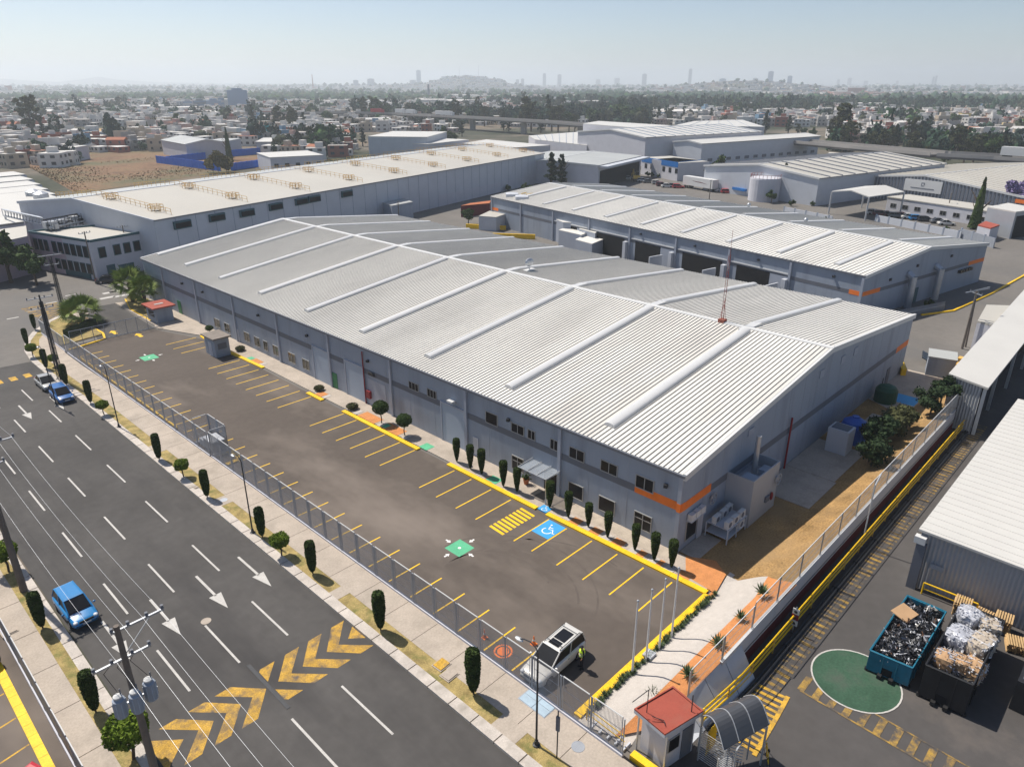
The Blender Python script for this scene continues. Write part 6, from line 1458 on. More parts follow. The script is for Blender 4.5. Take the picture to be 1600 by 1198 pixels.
# bake to a real mesh so that skin, trousers and shirt can be coloured by height
dg = bpy.context.evaluated_depsgraph_get(); ev = po.evaluated_get(dg); nm = bpy.data.meshes.new_from_object(ev); po.modifiers.clear(); po.data = nm
nm.materials.clear(); nm.materials.append(M('cloth_dark')); nm.materials.append(M('skin'))
for p in nm.polygons:
    c = p.center; p.material_index = 1 if (c.z > 1.49 or (abs(c.y) > .2 and c.z < 1.0 and c.z > .7)) else 0; p.use_smooth = True
b = MB(); b.lathe([(.98,.175),(1.15,.17),(1.36,.195),(1.46,.15),(1.49,.08)],14,(0.01,0,0)); b.v = [(p[0],p[1]*1.15,p[2]) for p in b.v]; v_ = b.build('vest','vest',gd)
for z in (1.08,1.22): 
    b = MB(); b.lathe([(z,.182),(z+.05,.186)],14,(0.01,0,0)); b.v = [(p[0]*1.01,p[1]*1.17,p[2]) for p in b.v]; b.build('reflective_band','trim_white',v_)
b = MB(); b.ball((.03,0,1.70),.105,(1.05,1,.75),10,6); b.box(.08,.22,-.08,.08,1.69,1.705); b.build('cap','cloth_dark',gd)
b = MB(); b.ball((.125,0,1.62),.018,(1,1,1),6,4); b.ball((.115,.035,1.645),.011,(1,1,1),6,4); b.ball((.115,-.035,1.645),.011,(1,1,1),6,4); b.ball((.03,.10,1.625),.02,(1,.5,1.4),6,4); b.ball((.03,-.10,1.625),.02,(1,.5,1.4),6,4); b.build('face','skin',gd)
for s in (1,-1): MB().obox((.06,s*.14,.045),(.28,.10,.09)).build('shoe','rubber',gd)
# ------------------------------------------------------------------ plants
def cypress_proto(seed, h=2.6, r=.42, n=2600, name='topiary_cypress', prof=None, leaf='leaf_topiary', lsz=(.05,.10), stem=.24):
    R_ = random.Random(seed); t = thing(name,'x','clipped tree',(0,0,0))
    MB().lathe([(0,.05),(stem+.3,.045)],6).build('trunk','bark',t)
    prof = prof or [(0,.28),(.08,.52),(.25,.78),(.5,.96),(.72,1.0),(.9,.95),(.98,.86),(1.0,.74)]
    def rad(u):
        for (a,ra),(c,rc) in zip(prof[:-1],prof[1:]):
            if a <= u <= c: return r*(ra+(rc-ra)*(u-a)/(c-a))
        return r*prof[-1][1]
    b = MB(); b.lathe([(stem+u*(h-stem), rad(u)*.86) for u,_ in prof],14,rnd=R_,jit=.05)
    for i in range(n):
        u = R_.random(); a = R_.uniform(0,6.2832); top = R_.random() < .12
        rr_ = rad(u)*(1+.10*noise.noise(Vector((math.cos(a)*2,math.sin(a)*2,u*6+seed)))+R_.uniform(-.05,.06))
        if top: u = 1.0+R_.uniform(-.02,.015); rr_ = rad(1.0)*math.sqrt(R_.random())
        b.leaf((rr_*math.cos(a),rr_*math.sin(a),stem+u*(h-stem)),R_.uniform(*lsz),R_,asp=1.8,up=.6)
    b.build('crown',leaf,t); return t
cy = [cypress_proto(s,h=2.75,r=.355) for s in (1,2)]
cyn = [cypress_proto(s,h=2.45,r=.33,n=2000,prof=[(0,.16),(.15,.42),(.4,.74),(.65,.95),(.85,1.0),(.96,.97),(1,.85)],stem=.12) for s in (3,4)]
used = set()
def plant(proto, x, y, lab, grp, rot=0, sc=1.0, z=0):
    if proto.name not in used:
        used.add(proto.name); proto.location = (x,y,z); proto.rotation_euler.z = rot; proto.scale = (sc,)*3; proto['label'] = lab; proto['group'] = grp; return proto
    return dup(proto,(x,y,z),rot,lab,grp,sc)
rv = random.Random(77)
st_cy = [((740,1084),1.22,'dark clipped cypress in the verge nearest the camera'),((595,984),1.12,'clipped cypress in the verge left of the yellow utility lid'),((489,896),1.03,'clipped cypress in the verge right of the round bright shrub'),((410,839),1.0,'clipped cypress behind the foot of the middle street lamp'),((324,777),.98,'clipped cypress beside the round pavement manhole'),((249,718),1.0,'clipped cypress in the verge opposite the mesh cage'),((142,630),1.0,'clipped cypress between two square shrubs beyond the third lamp'),((104,602),.98,'clipped cypress right of the parked silver car'),((73,576),.95,'clipped cypress at the start of the curved kerb'),((43,540),.9,'stubby clipped cypress on the curved kerb'),((55,515),.85,'small leaning cypress farthest along the curved kerb')]
for i,(p_,s_,lab) in enumerate(st_cy):
    x, y = G(*p_,.13); plant(cy[i%2],x,y,lab,'clipped cypresses in the street verge',rv.uniform(0,6),s_,.12)
for i,((px,py),s_,lab) in enumerate((((67,981),1.05,'clipped cypress on the left pavement beside the blue hatchback'),((150,1112),1.1,'clipped cypress on the left pavement before the transformer pole'))):
    x, y = G(px,py,.13); plant(cy[i%2],x,y,lab,'clipped cypresses on the left pavement',rv.uniform(0,6),s_,.12)
bl = [(40.52,46.29,'farthest from the near corner, at the roller door'),(40.47,44.32,'eleventh from the near corner'),(40.48,42.79,'tenth from the near corner'),(40.34,39.81,'ninth from the near corner, before the green square'),(40.5,38.25,'eighth from the near corner, at the canopy'),(40.56,34.4,'seventh from the near corner, right of the canopy'),(40.52,32.31,'sixth from the near corner'),(40.58,30.21,'fifth from the near corner'),(40.5,28.17,'fourth from the near corner'),(40.6,25.59,'third from the near corner'),(40.52,23.76,'second from the near corner'),(40.69,22.3,'at the near corner of the wall')]
for i,(x,y,l) in enumerate(bl): plant(cyn[i%2],x,y,'slim clipped column shrub along the warehouse, '+l,'column shrubs along the warehouse wall',rv.uniform(0,6),[1,1.02,1.06,1.05,.98,1.05,1.0,.92,.95,.95,1.0,1.0][i],.11)
def ball_tree(seed, r, z0, sq=False, leaf='leaf_bright', name='round_shrub', n=2600, lsz=(.05,.10), flat=.72, trunk=.06):
    R_ = random.Random(seed); t = thing(name,'x','shrub',(0,0,0)); zc = z0+r*flat
    b = MB(); b.path([(0,0,0),(.06,.03,z0*.5),(-.03,.02,z0),(0,0,zc)],trunk,6)
    for k in range(3): a = k*2.1; b.tube((0,0,z0*.8),(r*.5*math.cos(a),r*.5*math.sin(a),zc),trunk*.5,5)
    b.build('trunk','bark',t)
    b = MB()
    pw = 3.2 if sq else 2.0
    def surf(d):
        k = (abs(d.x)**pw+abs(d.y)**pw+abs(d.z)**pw)**(-1/pw); return d*k
    b.ball((0,0,zc),r*.80,(1,1,flat),12,8,jit=.04,rnd=R_)
    for i in range(n):
        d = Vector((R_.gauss(0,1),R_.gauss(0,1),R_.gauss(0,1))).normalized(); p = surf(d)*r*(1+.12*noise.noise(d*2.5+Vector((seed,0,0)))+R_.uniform(-.10,.05))
        b.leaf((p.x,p.y,zc+p.z*flat),R_.uniform(*lsz),R_,asp=1.6,up=.5)
    b.build('crown',leaf,t); return t
sq_ = ball_tree(5,.62,.95,sq=True)
for i,((px,py),s_,lab) in enumerate((((440,868),1.05,'bright clipped square-headed shrub left of the nearest manhole cypress'),((287,745),.95,'bright clipped square-headed shrub opposite the mesh cage'),((163,648),.9,'bright clipped square-headed shrub between cypress and third lamp'),((86,572),.85,'bright small square-headed shrub near the lattice pole foot'),((52,558),1.0,'wide square-headed shrub at the curved kerb'),((209,1185),1.55,'large bright square-headed shrub at the foot of the transformer pole'),((14,893),1.35,'bright square-headed shrub below the dark left-edge pole'))):
    x, y = G(px,py,.13); plant(sq_,x,y,lab,'square-headed shrubs in the verges',i*1.1,s_,.12)
bt = ball_tree(8,.85,1.15,leaf='leaf_mid',name='ball_tree',flat=.85)
plant(bt,40.6,58.45,'round ball-shaped tree in the planting strip, left one of two','ball trees in the planting strip',0,1.0,.11); plant(bt,40.55,54.39,'round ball-shaped tree in the planting strip, right one of two','ball trees in the planting strip',2,.93,.11)
x, y = G(333,523); plant(ball_tree(9,.7,.4,leaf='leaf_mid',name='round_shrub',n=1200),x,y+1,'small round shrub beside the grey lot booth','low shrubs',0,.8,.1)
low = ball_tree(12,.8,.05,leaf='leaf_dusty',name='low_shrub',n=1500,flat=.5)
for (px,py,s,lab) in ((551,640,.8,'low spreading shrub in the bed near the farther ball tree'),(499,611,.75,'low flowering shrub in a small yellow-kerbed bed'),(376,549,.8,'low shrub in the bed right of the grey lot booth')):
    x, y = G(px,py); plant(low,x,y,lab,'low shrubs',px,s,.1)
# hedge at the far corner, big shrubs on the lawn
def foliage_cloud(b, c, rad, n, R_, lsz, seed, clumps=14, core=True, mi=0, dense=.55):
    subs = []
    for k in range(clumps):
        d = Vector((R_.gauss(0,1),R_.gauss(0,1),R_.gauss(0,.8))).normalized()*R_.uniform(.35,.78); subs.append((Vector((c[0]+d.x*rad[0],c[1]+d.y*rad[1],c[2]+d.z*rad[2])),R_.uniform(.26,.46)))
    if core:
        for s,q in subs: b.ball(tuple(s),min(rad)*q*.8,(1,1,.8),7,5,mi=mi,jit=.15,rnd=R_)
    for i in range(n):
        s,q = subs[R_.randrange(len(subs))]; d = Vector((R_.gauss(0,1),R_.gauss(0,1),R_.gauss(0,1))).normalized()*(R_.random()**.35)
        b.leaf((s.x+d.x*rad[0]*q,s.y+d.y*rad[1]*q,s.z+d.z*rad[2]*q*.9),R_.uniform(*lsz),R_,mi=mi,asp=1.7,up=.4)
hd = MB(); R_ = random.Random(21)
ha = Vector((26.3,114.0)); hb = Vector((31.0,117.2)); hp = (hb-ha).normalized(); hn = Vector((-hp.y,hp.x))
hd.prism([ha-hn*.5,hb-hn*.5,hb+hn*.5,ha+hn*.5],.1,1.15)
for i in range(2500):
    q = ha.lerp(hb,R_.random())+hn*R_.uniform(-.55,.55); hd.leaf((q.x,q.y,R_.choice((1.2,R_.uniform(.1,1.2)))),.12,R_)
tag(hd.build('hedge','leaf_dark',loc=(ha.x,ha.y,0)),'long clipped dark hedge below the big fan palm','hedge')
struct(MB().prism([(24.6,111.0),(30.3,112.0),(30.9,121),(28.4,124.5),(25.6,121)],.0,.16).build('planting_bed','dry_grass'))
def bush(name, lab, pts, leaf, seed, grp=None, n=2600, lsz=(.10,.22), cat='bush'):
    R_ = random.Random(seed); t = thing(name,lab,cat,(*pts[0][:2],0),world=True); 
    if grp: t['group'] = grp
    b = MB(); 
    for (x,y,z,r) in pts: b.tube((x,y,0),(x+.1,y,z),.09,5)
    b.build('trunk','bark',t); b = MB()
    for (x,y,z,r) in pts: foliage_cloud(b,(x,y,z+(.5 if name == 'juniper' else 0)),(r,r,r*.9),n//len(pts),R_,lsz,seed,10)
    b.build('crown',leaf,t); return t
g_ = 'dark junipers along the wire fence'
bush('juniper','dark juniper bush nearest the camera on the dry lawn by the wire fence',[(66.6,16.8,1.8,1.9),(67.8,17.4,2.8,1.3)],'leaf_dark',31,g_)
bush('juniper','second dark juniper bush from the camera by the wire fence',[(70.6,17.6,1.7,1.8),(72.2,18.0,2.0,1.6)],'leaf_dark',32,g_)
bush('juniper','third juniper, widest and dusty, before the blue tank',[(75.5,17.6,1.8,2.1),(77.3,17.0,1.6,1.6)],'leaf_dusty',33,g_)
bush('juniper','farthest dark juniper touching the long yard shed',[(82.6,16.2,2.4,2.2),(84.2,15.8,3.0,1.8)],'leaf_dark',34,g_,3200)
b = MB(); R_ = random.Random(40); 
for k in range(70): a = R_.uniform(0,6.28); l = R_.uniform(1,2.1); b.tube((78.6,18.2,.2),(78.6+l*math.cos(a),18.2+l*math.sin(a),R_.uniform(.8,2.2)),.03,3)
tag(b.build('dead_bush','leaf_dry',loc=(78.6,18.2,0)),'bare dead brush pile between the junipers','dead bush')
def agave(s):
    t = thing('agave','x','agave',(0,0,0)); b = MB(); R_ = random.Random(s)
    for k in range(34):
        a = k*2.4; e = .25+1.1*k/34; l = R_.uniform(.5,.7); d = Vector((math.cos(a)*math.cos(e),math.sin(a)*math.cos(e),math.sin(e))); sidev = Vector((-math.sin(a),math.cos(a),0))*.045
        o = Vector((0,0,.08)); m_ = o+d*l*.5; p = o+d*l; b.add([o-sidev,o+sidev,m_+sidev*1.1,p,m_-sidev*1.1,m_+Vector((0,0,-.04))],[(0,1,2,3,4),(0,4,3,5),(1,5,3,2)])
    b.build('leaves','agave',t); return t
ag = agave(3)
for i,((px,py),s,lab) in enumerate((((1074,1055),1.1,'spiky agave in the orange gravel just above the guard booth roof'),((1121,1008),1.2,'spiky agave in the middle of the orange gravel by the wire fence'),((1157,967),1.0,'smaller agave farther along the orange gravel'),((1190,928),1.25,'agave at the far end of the orange gravel'),((1021,1088),1.0,'agave half hidden behind the guard booth roof'))):
    zz_ = 1.15 if i < 4 else .5; x, y = G(px,py,zz_); plant(ag,x,y,lab,'agaves in the gravel bed',i,s,zz_)
# the low row of yucca-like plants along the yellow kerb
R_ = random.Random(50); yu = agave(7); yu.name = 'edging_plant'; yu['category'] = 'plant'
for k in range(46):
    x = 25.6+k*.325+R_.uniform(-.07,.07); plant(yu,x,18.42+R_.uniform(-.09,.09),f'dark spiky edging plant behind the yellow kerb, {ordw(k)} from the fence end','edging plants behind the yellow kerb',R_.uniform(0,6),R_.uniform(.42,.72),.03)
def palm(seed, h, r, fronds=30):
    R_ = random.Random(seed); t = thing('fan_palm','x','palm',(0,0,0)); b = MB(); b.lathe([(0,.32),(h*.5,.27),(h,.34)],10,rnd=R_,jit=.06); b.build('trunk','bark',t); b = MB()
    for k in range(fronds):
        a = k*2.39996; e = 1.35-1.95*k/fronds+R_.uniform(-.15,.15); d = Vector((math.cos(a)*math.cos(e),math.sin(a)*math.cos(e),math.sin(e))); l = r*R_.uniform(.42,.55); o = Vector((0,0,h)); c = o+d*l
        b.tube(o,c,.02,3); u = d.orthogonal().normalized(); sd = d.cross(Vector((0,0,1))); sd = sd.normalized() if sd.length > .1 else Vector((1,0,0)); nn = sd.cross(d).normalized(); ro = R_.uniform(-1.2,1.2); sd = (sd*math.cos(ro)+nn*math.sin(ro)).normalized(); nn = sd.cross(d).normalized()
        for j in range(17):
            f = -1.35+2.7*j/16; q = (d*math.cos(f)+sd*math.sin(f)).normalized(); L = r*.62*R_.uniform(.85,1.1); tip = c+q*L+Vector((0,0,-.12*L*R_.uniform(.5,1.5))); w = sd*math.cos(f)-d*math.sin(f); w = w*.085
            m_ = c+q*L*.55+nn*.03; b.add([c,m_+w,tip,m_-w],[(0,1,2,3)])
    b.build('fronds','leaf_palm',t); return t
p1 = palm(1,1.6,3.2); x, y = G(131,506); plant(p1,x,y,'bushy fan palm inside the far fence corner, left one of three','fan palms by the gate',0,1,.1)
p2 = palm(2,3.4,3.1); x, y = G(208,473); plant(p2,x,y,'taller fan palm left of the red-roofed gate booth, middle of three','fan palms by the gate',0,1,0)
x, y = G(229,482); plant(p2,x,y,'fan palm just left of the warehouse corner, right one of three','fan palms by the gate',2,.88,0)
struct(MB().prism([G(197,468),G(204,483),G(236,500),G(243,486),G(232,468),G(205,460)],0,.18).build('planting_bed','dry_grass'))
ykerb([(*G(196,468),*G(204,484)),(*G(204,484),*G(236,502))],.25)
# generic broad trees
def tree_proto(kind, seed):
    R_ = random.Random(seed*13+5); t = thing({'round':'broad_tree','euc':'eucalyptus_tree','pine':'conifer_tree','spire':'cypress_tree','bush':'bush'}[kind],'x','tree',(0,0,0)); b = MB(); hh = {'round':9,'euc':14,'pine':12,'spire':10,'bush':4}[kind]
    b.lathe([(0,hh*.035),(hh*.5,hh*.02),(hh*.8,hh*.008)],7,rnd=R_,jit=.1)
    for k in range(6): a = R_.uniform(0,6.28); z = hh*R_.uniform(.25,.5); b.tube((0,0,z),(hh*.22*math.cos(a),hh*.22*math.sin(a),z+hh*.25),hh*.012,5,r2=hh*.005)
    b.build('trunk','bark',t); b = MB(); lm = {'round':'leaf_mid','euc':'leaf_dusty','pine':'leaf_dark','spire':'leaf_topiary','bush':'leaf_mid'}[kind]
    if kind == 'round': foliage_cloud(b,(0,0,hh*.62),(hh*.44,hh*.44,hh*.36),1500,R_,(.3,.65),seed,16)
    elif kind == 'bush': foliage_cloud(b,(0,0,hh*.5),(hh*.5,hh*.5,hh*.42),900,R_,(.2,.45),seed,12)
    elif kind == 'euc':
        for k in range(8): a = k*2.4+R_.uniform(-.4,.4); q = .15*(1-abs(k/7-.4)); foliage_cloud(b,(hh*q*math.cos(a),hh*q*math.sin(a),hh*(.36+.075*k)),(hh*.17,hh*.17,hh*.12),260,R_,(.3,.6),seed+k,6)
    elif kind == 'pine':
        for k in range(7): f = k/7; foliage_cloud(b,(R_.gauss(0,.2),R_.gauss(0,.2),hh*(.2+.75*f)),(hh*.24*(1-f*.8),hh*.24*(1-f*.8),hh*.11),230,R_,(.25,.5),seed+k,7)
    elif kind == 'spire':
        b.lathe([(.3,hh*.09),(hh*.4,hh*.085),(hh*.75,hh*.05),(hh*.97,hh*.01)],10,rnd=R_,jit=.08)
        for i in range(1500): u = R_.random(); a = R_.uniform(0,6.28); rr_ = hh*.105*(1-u)**.75*(1+.15*noise.noise(Vector((u*8,a,seed)))); b.leaf((rr_*math.cos(a),rr_*math.sin(a),.3+u*hh*.98),R_.uniform(.15,.35),R_,up=1)
    b.build('crown',lm,t); return t
TP = {k:[tree_proto(k,s) for s in range(3 if k in ('round','euc','pine') else 1)] for k in ('round','euc','pine','spire','bush')}
HT_ = {'round':9,'euc':14,'pine':12,'spire':10,'bush':4}
def place_tree(kind, px, py, hpx, lab, grp='trees', i=0, z=0):
    """foot at px,py; height hpx photo pixels turned into metres"""
    x, y = G(px,py,z); dd = math.hypot(x,y); dep = Vector((x,y,-H)).dot(FW); h = hpx/FPX*dep*1.08; p = TP[kind][i%len(TP[kind])]
    return plant(p,x,y,lab,grp,i*1.7,h/HT_[kind],z)
place_tree('round',18,442,76,'big dark tree overhanging the road at the left edge',i=0); place_tree('round',58,446,56,'dark tree beside the pink office flank right of the big left tree',i=1)
place_tree('round',732,350,24,'round green tree by the cream pump house between the warehouses',i=2)
place_tree('bush',822,300,16,'green bushes at the far corner of the long warehouse','bushes',0); place_tree('bush',795,299,12,'second green bush at the far corner of the long warehouse','bushes',1)
place_tree('pine',861,293,54,'dark conifer left of a pair behind the second warehouse end',i=0); place_tree('pine',877,292,50,'dusty conifer right of a pair behind the second warehouse end',i=1)
place_tree('round',1128,290,44,'tall dense green tree pair right of the blue annex',i=0); place_tree('spire',1521,358,72,'tall dark pointed cypress before the low white office',i=0)
place_tree('pine',1222,308,50,'dark conifer right of the white water tank',i=2)
for k,(px,py,h) in enumerate(((1012,276,9),(1020,277,9),(1029,278,8),(1039,279,8))): place_tree('bush',px,py,h,f'small clipped bush, {ordw(k)} from the left before the blue and white office','bushes before the office',k)
for k,(kd,px,py,h,lab) in enumerate((('round',1205,318,20,'low broad tree at the foot of the dark conifer by the tank'),('round',1258,312,18,'pale green tree in the open yard right of the conifer'),('bush',1236,322,12,'dark shrub in the yard before the cream factory hall'),('bush',1268,322,9,'small shrub nearest the vehicle canopy'),('round',1112,293,34,'second dense green tree beside the tall pair right of the blue annex'),('bush',1290,345,8,'low bush behind the second warehouse ridge'))): place_tree(kd,px,py,h,lab,'plants in the factory yards',k)
place_tree('bush',1448,480,16,'yellowish shrub in the shade of the second warehouse gable','bushes',2); place_tree('bush',1098,428,14,'bright bush against the loading bay piers','bushes',3)
jx, jy = G(343,270); bush('olive_tree','large dusty olive tree standing at the end of the blue fence',[(jx-2.5,jy,3.6,3.8),(jx+2.5,jy-1,3.4,3.8),(jx,jy+1,6.0,3.9)],'leaf_olive',61,'trees',3000,(.35,.75),'tree')
place_tree('bush',428,258,18,'dark round shrub before the long low white hall','bushes',1)
place_tree('bush',1480,362,10,'shrub in front of the low white office wall','bushes',4); place_tree('bush',1542,358,12,'green bush left of the white-roofed shed at the right edge','bushes',5)
jx, jy = G(1592,338); t = bush('jacaranda','lilac-flowering jacaranda at the right edge',[(jx,jy,6.5,5.2)],'leaf_lilac',60,'trees',2600,(.4,.8),'tree')
place_tree('round',1577,333,30,'green tree at the foot of the jacaranda',i=2)
# left field fence (blue) and dry field
struct(MB().flat([G(30,252),G(120,303),G(400,262),G(420,240),G(250,232),G(110,236)],.06).build('dry_field',mat('field_brown',(.20,.115,.062),.95,.35,.05,fine=.35,stain=((.105,.10,.05),.025,.44,.62,(1,1,1)))))
struct(MB().flat([G(110,206),G(150,213),G(205,211),G(205,203),G(150,201)],.06).build('dry_field',mat('field_straw',(.46,.30,.12),.95,.15,.05)))
b = MB(); R_ = random.Random(91)
FQ = [Vector(G(*p)) for p in ((45,262),(118,300),(395,262),(330,240))]
for i in range(5200):
    u, v = R_.random(), R_.random()**1.5; p = FQ[0].lerp(FQ[1],u).lerp(FQ[3].lerp(FQ[2],u),v)
    if noise.noise(Vector((p.x*.03,p.y*.03,1)))+R_.uniform(-.25,.25)-v*.35 > -.12: b.leaf((p.x,p.y,R_.uniform(.03,.22)),R_.uniform(.25,.65),R_,mi=R_.choice((0,0,0,1)),asp=1.4,up=.2)
wo = b.build('field_weeds',['leaf_straw','leaf_dry'],loc=(FQ[0].x,FQ[0].y,0)); wo['kind'] = 'stuff'; tag(wo,'dry brown weeds scattered over the open field','weeds')
for k,(pa,pb,h) in enumerate((((262,256),(322,249),3.2),((246,255),(345,268),3.2),((362,245),(422,240),3.2),((362,267),(420,259),3.0))):
    a = Vector(G(*pa)); c = Vector(G(*pb)); d = (c-a).normalized(); n = Vector((-d.y,d.x))*.15; b = MB(); b.prism([a-n,a+n,c+n,c-n],0,h)
    L = (c-a).length; i = 0
    while i < L: q = a+d*i; b.obox((q.x,q.y,h/2),(.35,.5,h+.2),math.atan2(d.y,d.x)); i += 3
    tag(b.build('blue_fence','fence_blue',loc=(a.x,a.y,0)),['first bright blue sheet fence left of the olive tree','second blue sheet fence running down to the olive tree','third blue sheet fence right of the olive tree','short last piece of blue fence by the low white hall'][k],'fence','bright blue fences round a dry plot')
# ------------------------------------------------------------------ the far city
rc = random.Random(2024)
HM = [mat('house_white',(.62,.60,.57),.9,.08,.05),mat('house_grey',(.33,.31,.29),.9,.1,.05),mat('house_beige',(.46,.38,.29),.9,.1,.05),mat('house_red',(.30,.10,.07),.9,.1,.05),mat('house_pink',(.45,.30,.26),.9,.1,.05),mat('house_blue',(.14,.25,.36),.9,.1,.05),mat('roof_slab',(.38,.35,.32),.9,.15,.05),mat('roof_pale',(.58,.56,.53),.9,.1,.05),mat('roof_tile',(.36,.14,.08),.9,.1,.05),mat('house_dark',(.05,.05,.055),.6,.1,.05),mat('house_teal',(.02,.30,.33),.9,.1,.05),mat('house_yellow',(.55,.42,.18),.9,.1,.05)]
HN = ['white','grey','beige','brick-red','pink','blue','','','','','teal','yellow']
FA = math.radians(37)
def hill(x, y):
    """gentle rises with the two distant hills and the far ranges"""
    d = math.hypot(x,y); a = YAW-math.atan2(y,x); px = W0/2+math.tan(a)*FPX/math.cos(PITCH) if abs(a) < 1.3 else 99999
    h = 0.0
    def bump(pc, pw, dc, dw, hh): return hh*math.exp(-((px-pc)/pw)**2-((d-dc)/dw)**2)
    h += bump(1170,120,3300,650,37)+bump(735,62,4300,700,60)+bump(600,130,4800,800,16)
    return h
def terrain():
    b = MB(); n1, n2 = 90, 26; vs = []
    for j in range(n2+1):
        d = 1900+(6600-1900)*j/n2
        for i in range(n1+1):
            a = YAW+FA*1.25-(2.5*FA)*i/n1; x, y = d*math.cos(a), d*math.sin(a); h = hill(x,y); vs.append((x,y,h-.6 if h > .7 else -2.0))
    b.add(vs,[(j*(n1+1)+i,(j+1)*(n1+1)+i,(j+1)*(n1+1)+i+1,j*(n1+1)+i+1)[::-1] for j in range(n2) for i in range(n1)]); return b
struct(terrain().build('hills','city_ground',smooth=True))
def mountain(name, pts, dist, depth):
    """ridge whose crest passes the listed photo points"""
    b = MB(); vs = []; n = len(pts)
    for k,(f, s) in enumerate(((0,0),(.5,1),(1,0))):
        for px, py in pts:
            x, y = polar(px, dist+depth*f); top = H+dist*((H0/2-FPX*math.tan(PITCH))-py)/(FPX/math.cos(PITCH))*(1+depth*.5/dist); vs.append((x,y,max(0,top)*s-1))
    b.add(vs,[(k*n+i,k*n+i+1,(k+1)*n+i+1,(k+1)*n+i) for k in range(2) for i in range(n-1)]); struct(b.build(name,'city_ground',smooth=True))
mountain('mountains',[(-200,131),(-60,126),(10,124.5),(50,127),(90,128.5),(130,125),(155,121.5),(185,125.5),(240,128.5),(330,130),(480,131),(620,132)],9000,2500)
# zones kept free of houses: factories and the estate
def noise2(x, y, s): return noise.noise(Vector((x*s, y*s, 3.7)))
def in_estate(px, py):
    if py > 262: return True
    if py > 238 and 118 < px < 430: return True
    if py > 229 and 250 < px < 430: return True
    if 545 < px < 860 and py > 207: return True
    if 780 < px < 1300 and py > 199: return True
    if px >= 1300 and py > 236+(px-1300)*.07: return True
    if py > 250 and px > 430: return True
    return False
def to_px(x, y, z=0):
    v = Vector((x, y, z-H)); c = v.dot(FW); return W0/2+FPX*v.dot(RT)/c, H0/2-FPX*v.dot(CU)/c
def field(px, py): return (272 < px < 392 and 166.5 < py < 176) or (100 < px < 215 and 198 < py < 215) or (720 < px < 800 and 196 < py < 210) or (1440 < px < 1590 and 196 < py < 206)
def tree_zone(x, y, px, py):
    w = noise2(x,y,.0035)*.7+noise2(x,y,.012)*.5
    if 400 < px < 980 and 144 < py < 163: w += .40
    if 1180 < px and 160 < py < 180: w += .62
    if 900 < px <= 1180 and 150 < py < 180: w += .28
    if 0 < px < 250 and 140 < py < 170: w += .10
    if px < 400 and 180 < py < 235: w -= .15
    if px > 1180 and 182 < py < 225: w -= .3
    if 1020 < px < 1350 and 134 < py < 152: w -= .12
    if 790 < px < 1020 and 172 < py < 212: w += .36
    if 540 < px <= 790 and 178 < py < 206: w += .25
    if 1290 < px and 228 < py: w += .6
    return w
# individual houses nearest the estate
def house(x, y, a, w, l, h, ci, roof, det, label, px):
    t = thing('house',label,'house',(x,y,0),a,'houses of the city beyond the factories')
    h1 = h; b = MB(); b.box(-w/2,w/2,-l/2,l/2,0,h1); 
    b.build('wall',HM[ci],t)
    if roof == 0:
        b = MB(); b.box(-w/2+.15,w/2-.15,-l/2+.15,l/2-.15,h1+.005,h1+.05); b.build('roof',HM[6+det%2],t); b = MB(); 
        for q in ((-w/2,w/2,-l/2,-l/2+.2),(-w/2,w/2,l/2-.2,l/2),(-w/2,-w/2+.2,-l/2+.2,l/2-.2),(w/2-.2,w/2,-l/2+.2,l/2-.2)): b.box(*q,h1+.004,h1+.7)
        b.build('parapet',HM[ci],t)
        if det % 3 == 0: MB().box(-w*.3,w*.05,-l*.3,l*.05,h1+.06,h1+2.5).build('roof_room',HM[(ci*3+1)%5],t)
        if det % 2: MB().lathe([(h1+.06,.55),(h1+1.5,.55)],8,(w*.25,l*.2,0)).build('water_tank',HM[9 if det % 4 == 1 else 7],t)
    else:
        b = MB(); b.add([(-w/2-.3,-l/2-.3,h1),(w/2+.3,-l/2-.3,h1),(w/2+.3,l/2+.3,h1),(-w/2-.3,l/2+.3,h1),(0,-l/2-.3,h1+w*.22),(0,l/2+.3,h1+w*.22)],[(0,1,4),(1,2,5,4),(2,3,5),(3,0,4,5),(3,2,1,0)]); b.build('roof',HM[8 if det%2 else 7],t)
    for z in ([1.0,3.9] if h > 5 else [1.0]):
        for s_ in (-1,1):
            b = MB(); n = 3 if w > 8 else 2
            for k in range(n): xx = -w/2+w*(k+.5)/n; b.box(xx-.55,xx+.55,s_*l/2-.05,s_*l/2+.05,z,z+1.3)
            b.build('windows',HM[9],t)
        for s_ in (-1,1):
            b = MB()
            for k in range(2): yy = -l/2+l*(k+.5)/2; b.box(s_*w/2-.05,s_*w/2+.05,yy-.55,yy+.55,z,z+1.3)
            b.build('windows',HM[9],t)
    return t
spots = []; occ = {}
def free(x, y, r):
    k = (int(x//14), int(y//14))
    for i in (-1,0,1):
        for j in (-1,0,1):
            for (u,v,q) in occ.get((k[0]+i,k[1]+j),()):
                if (u-x)**2+(v-y)**2 < (q+r)**2*.8: return False
    occ.setdefault(k,[]).append((x,y,r)); return True
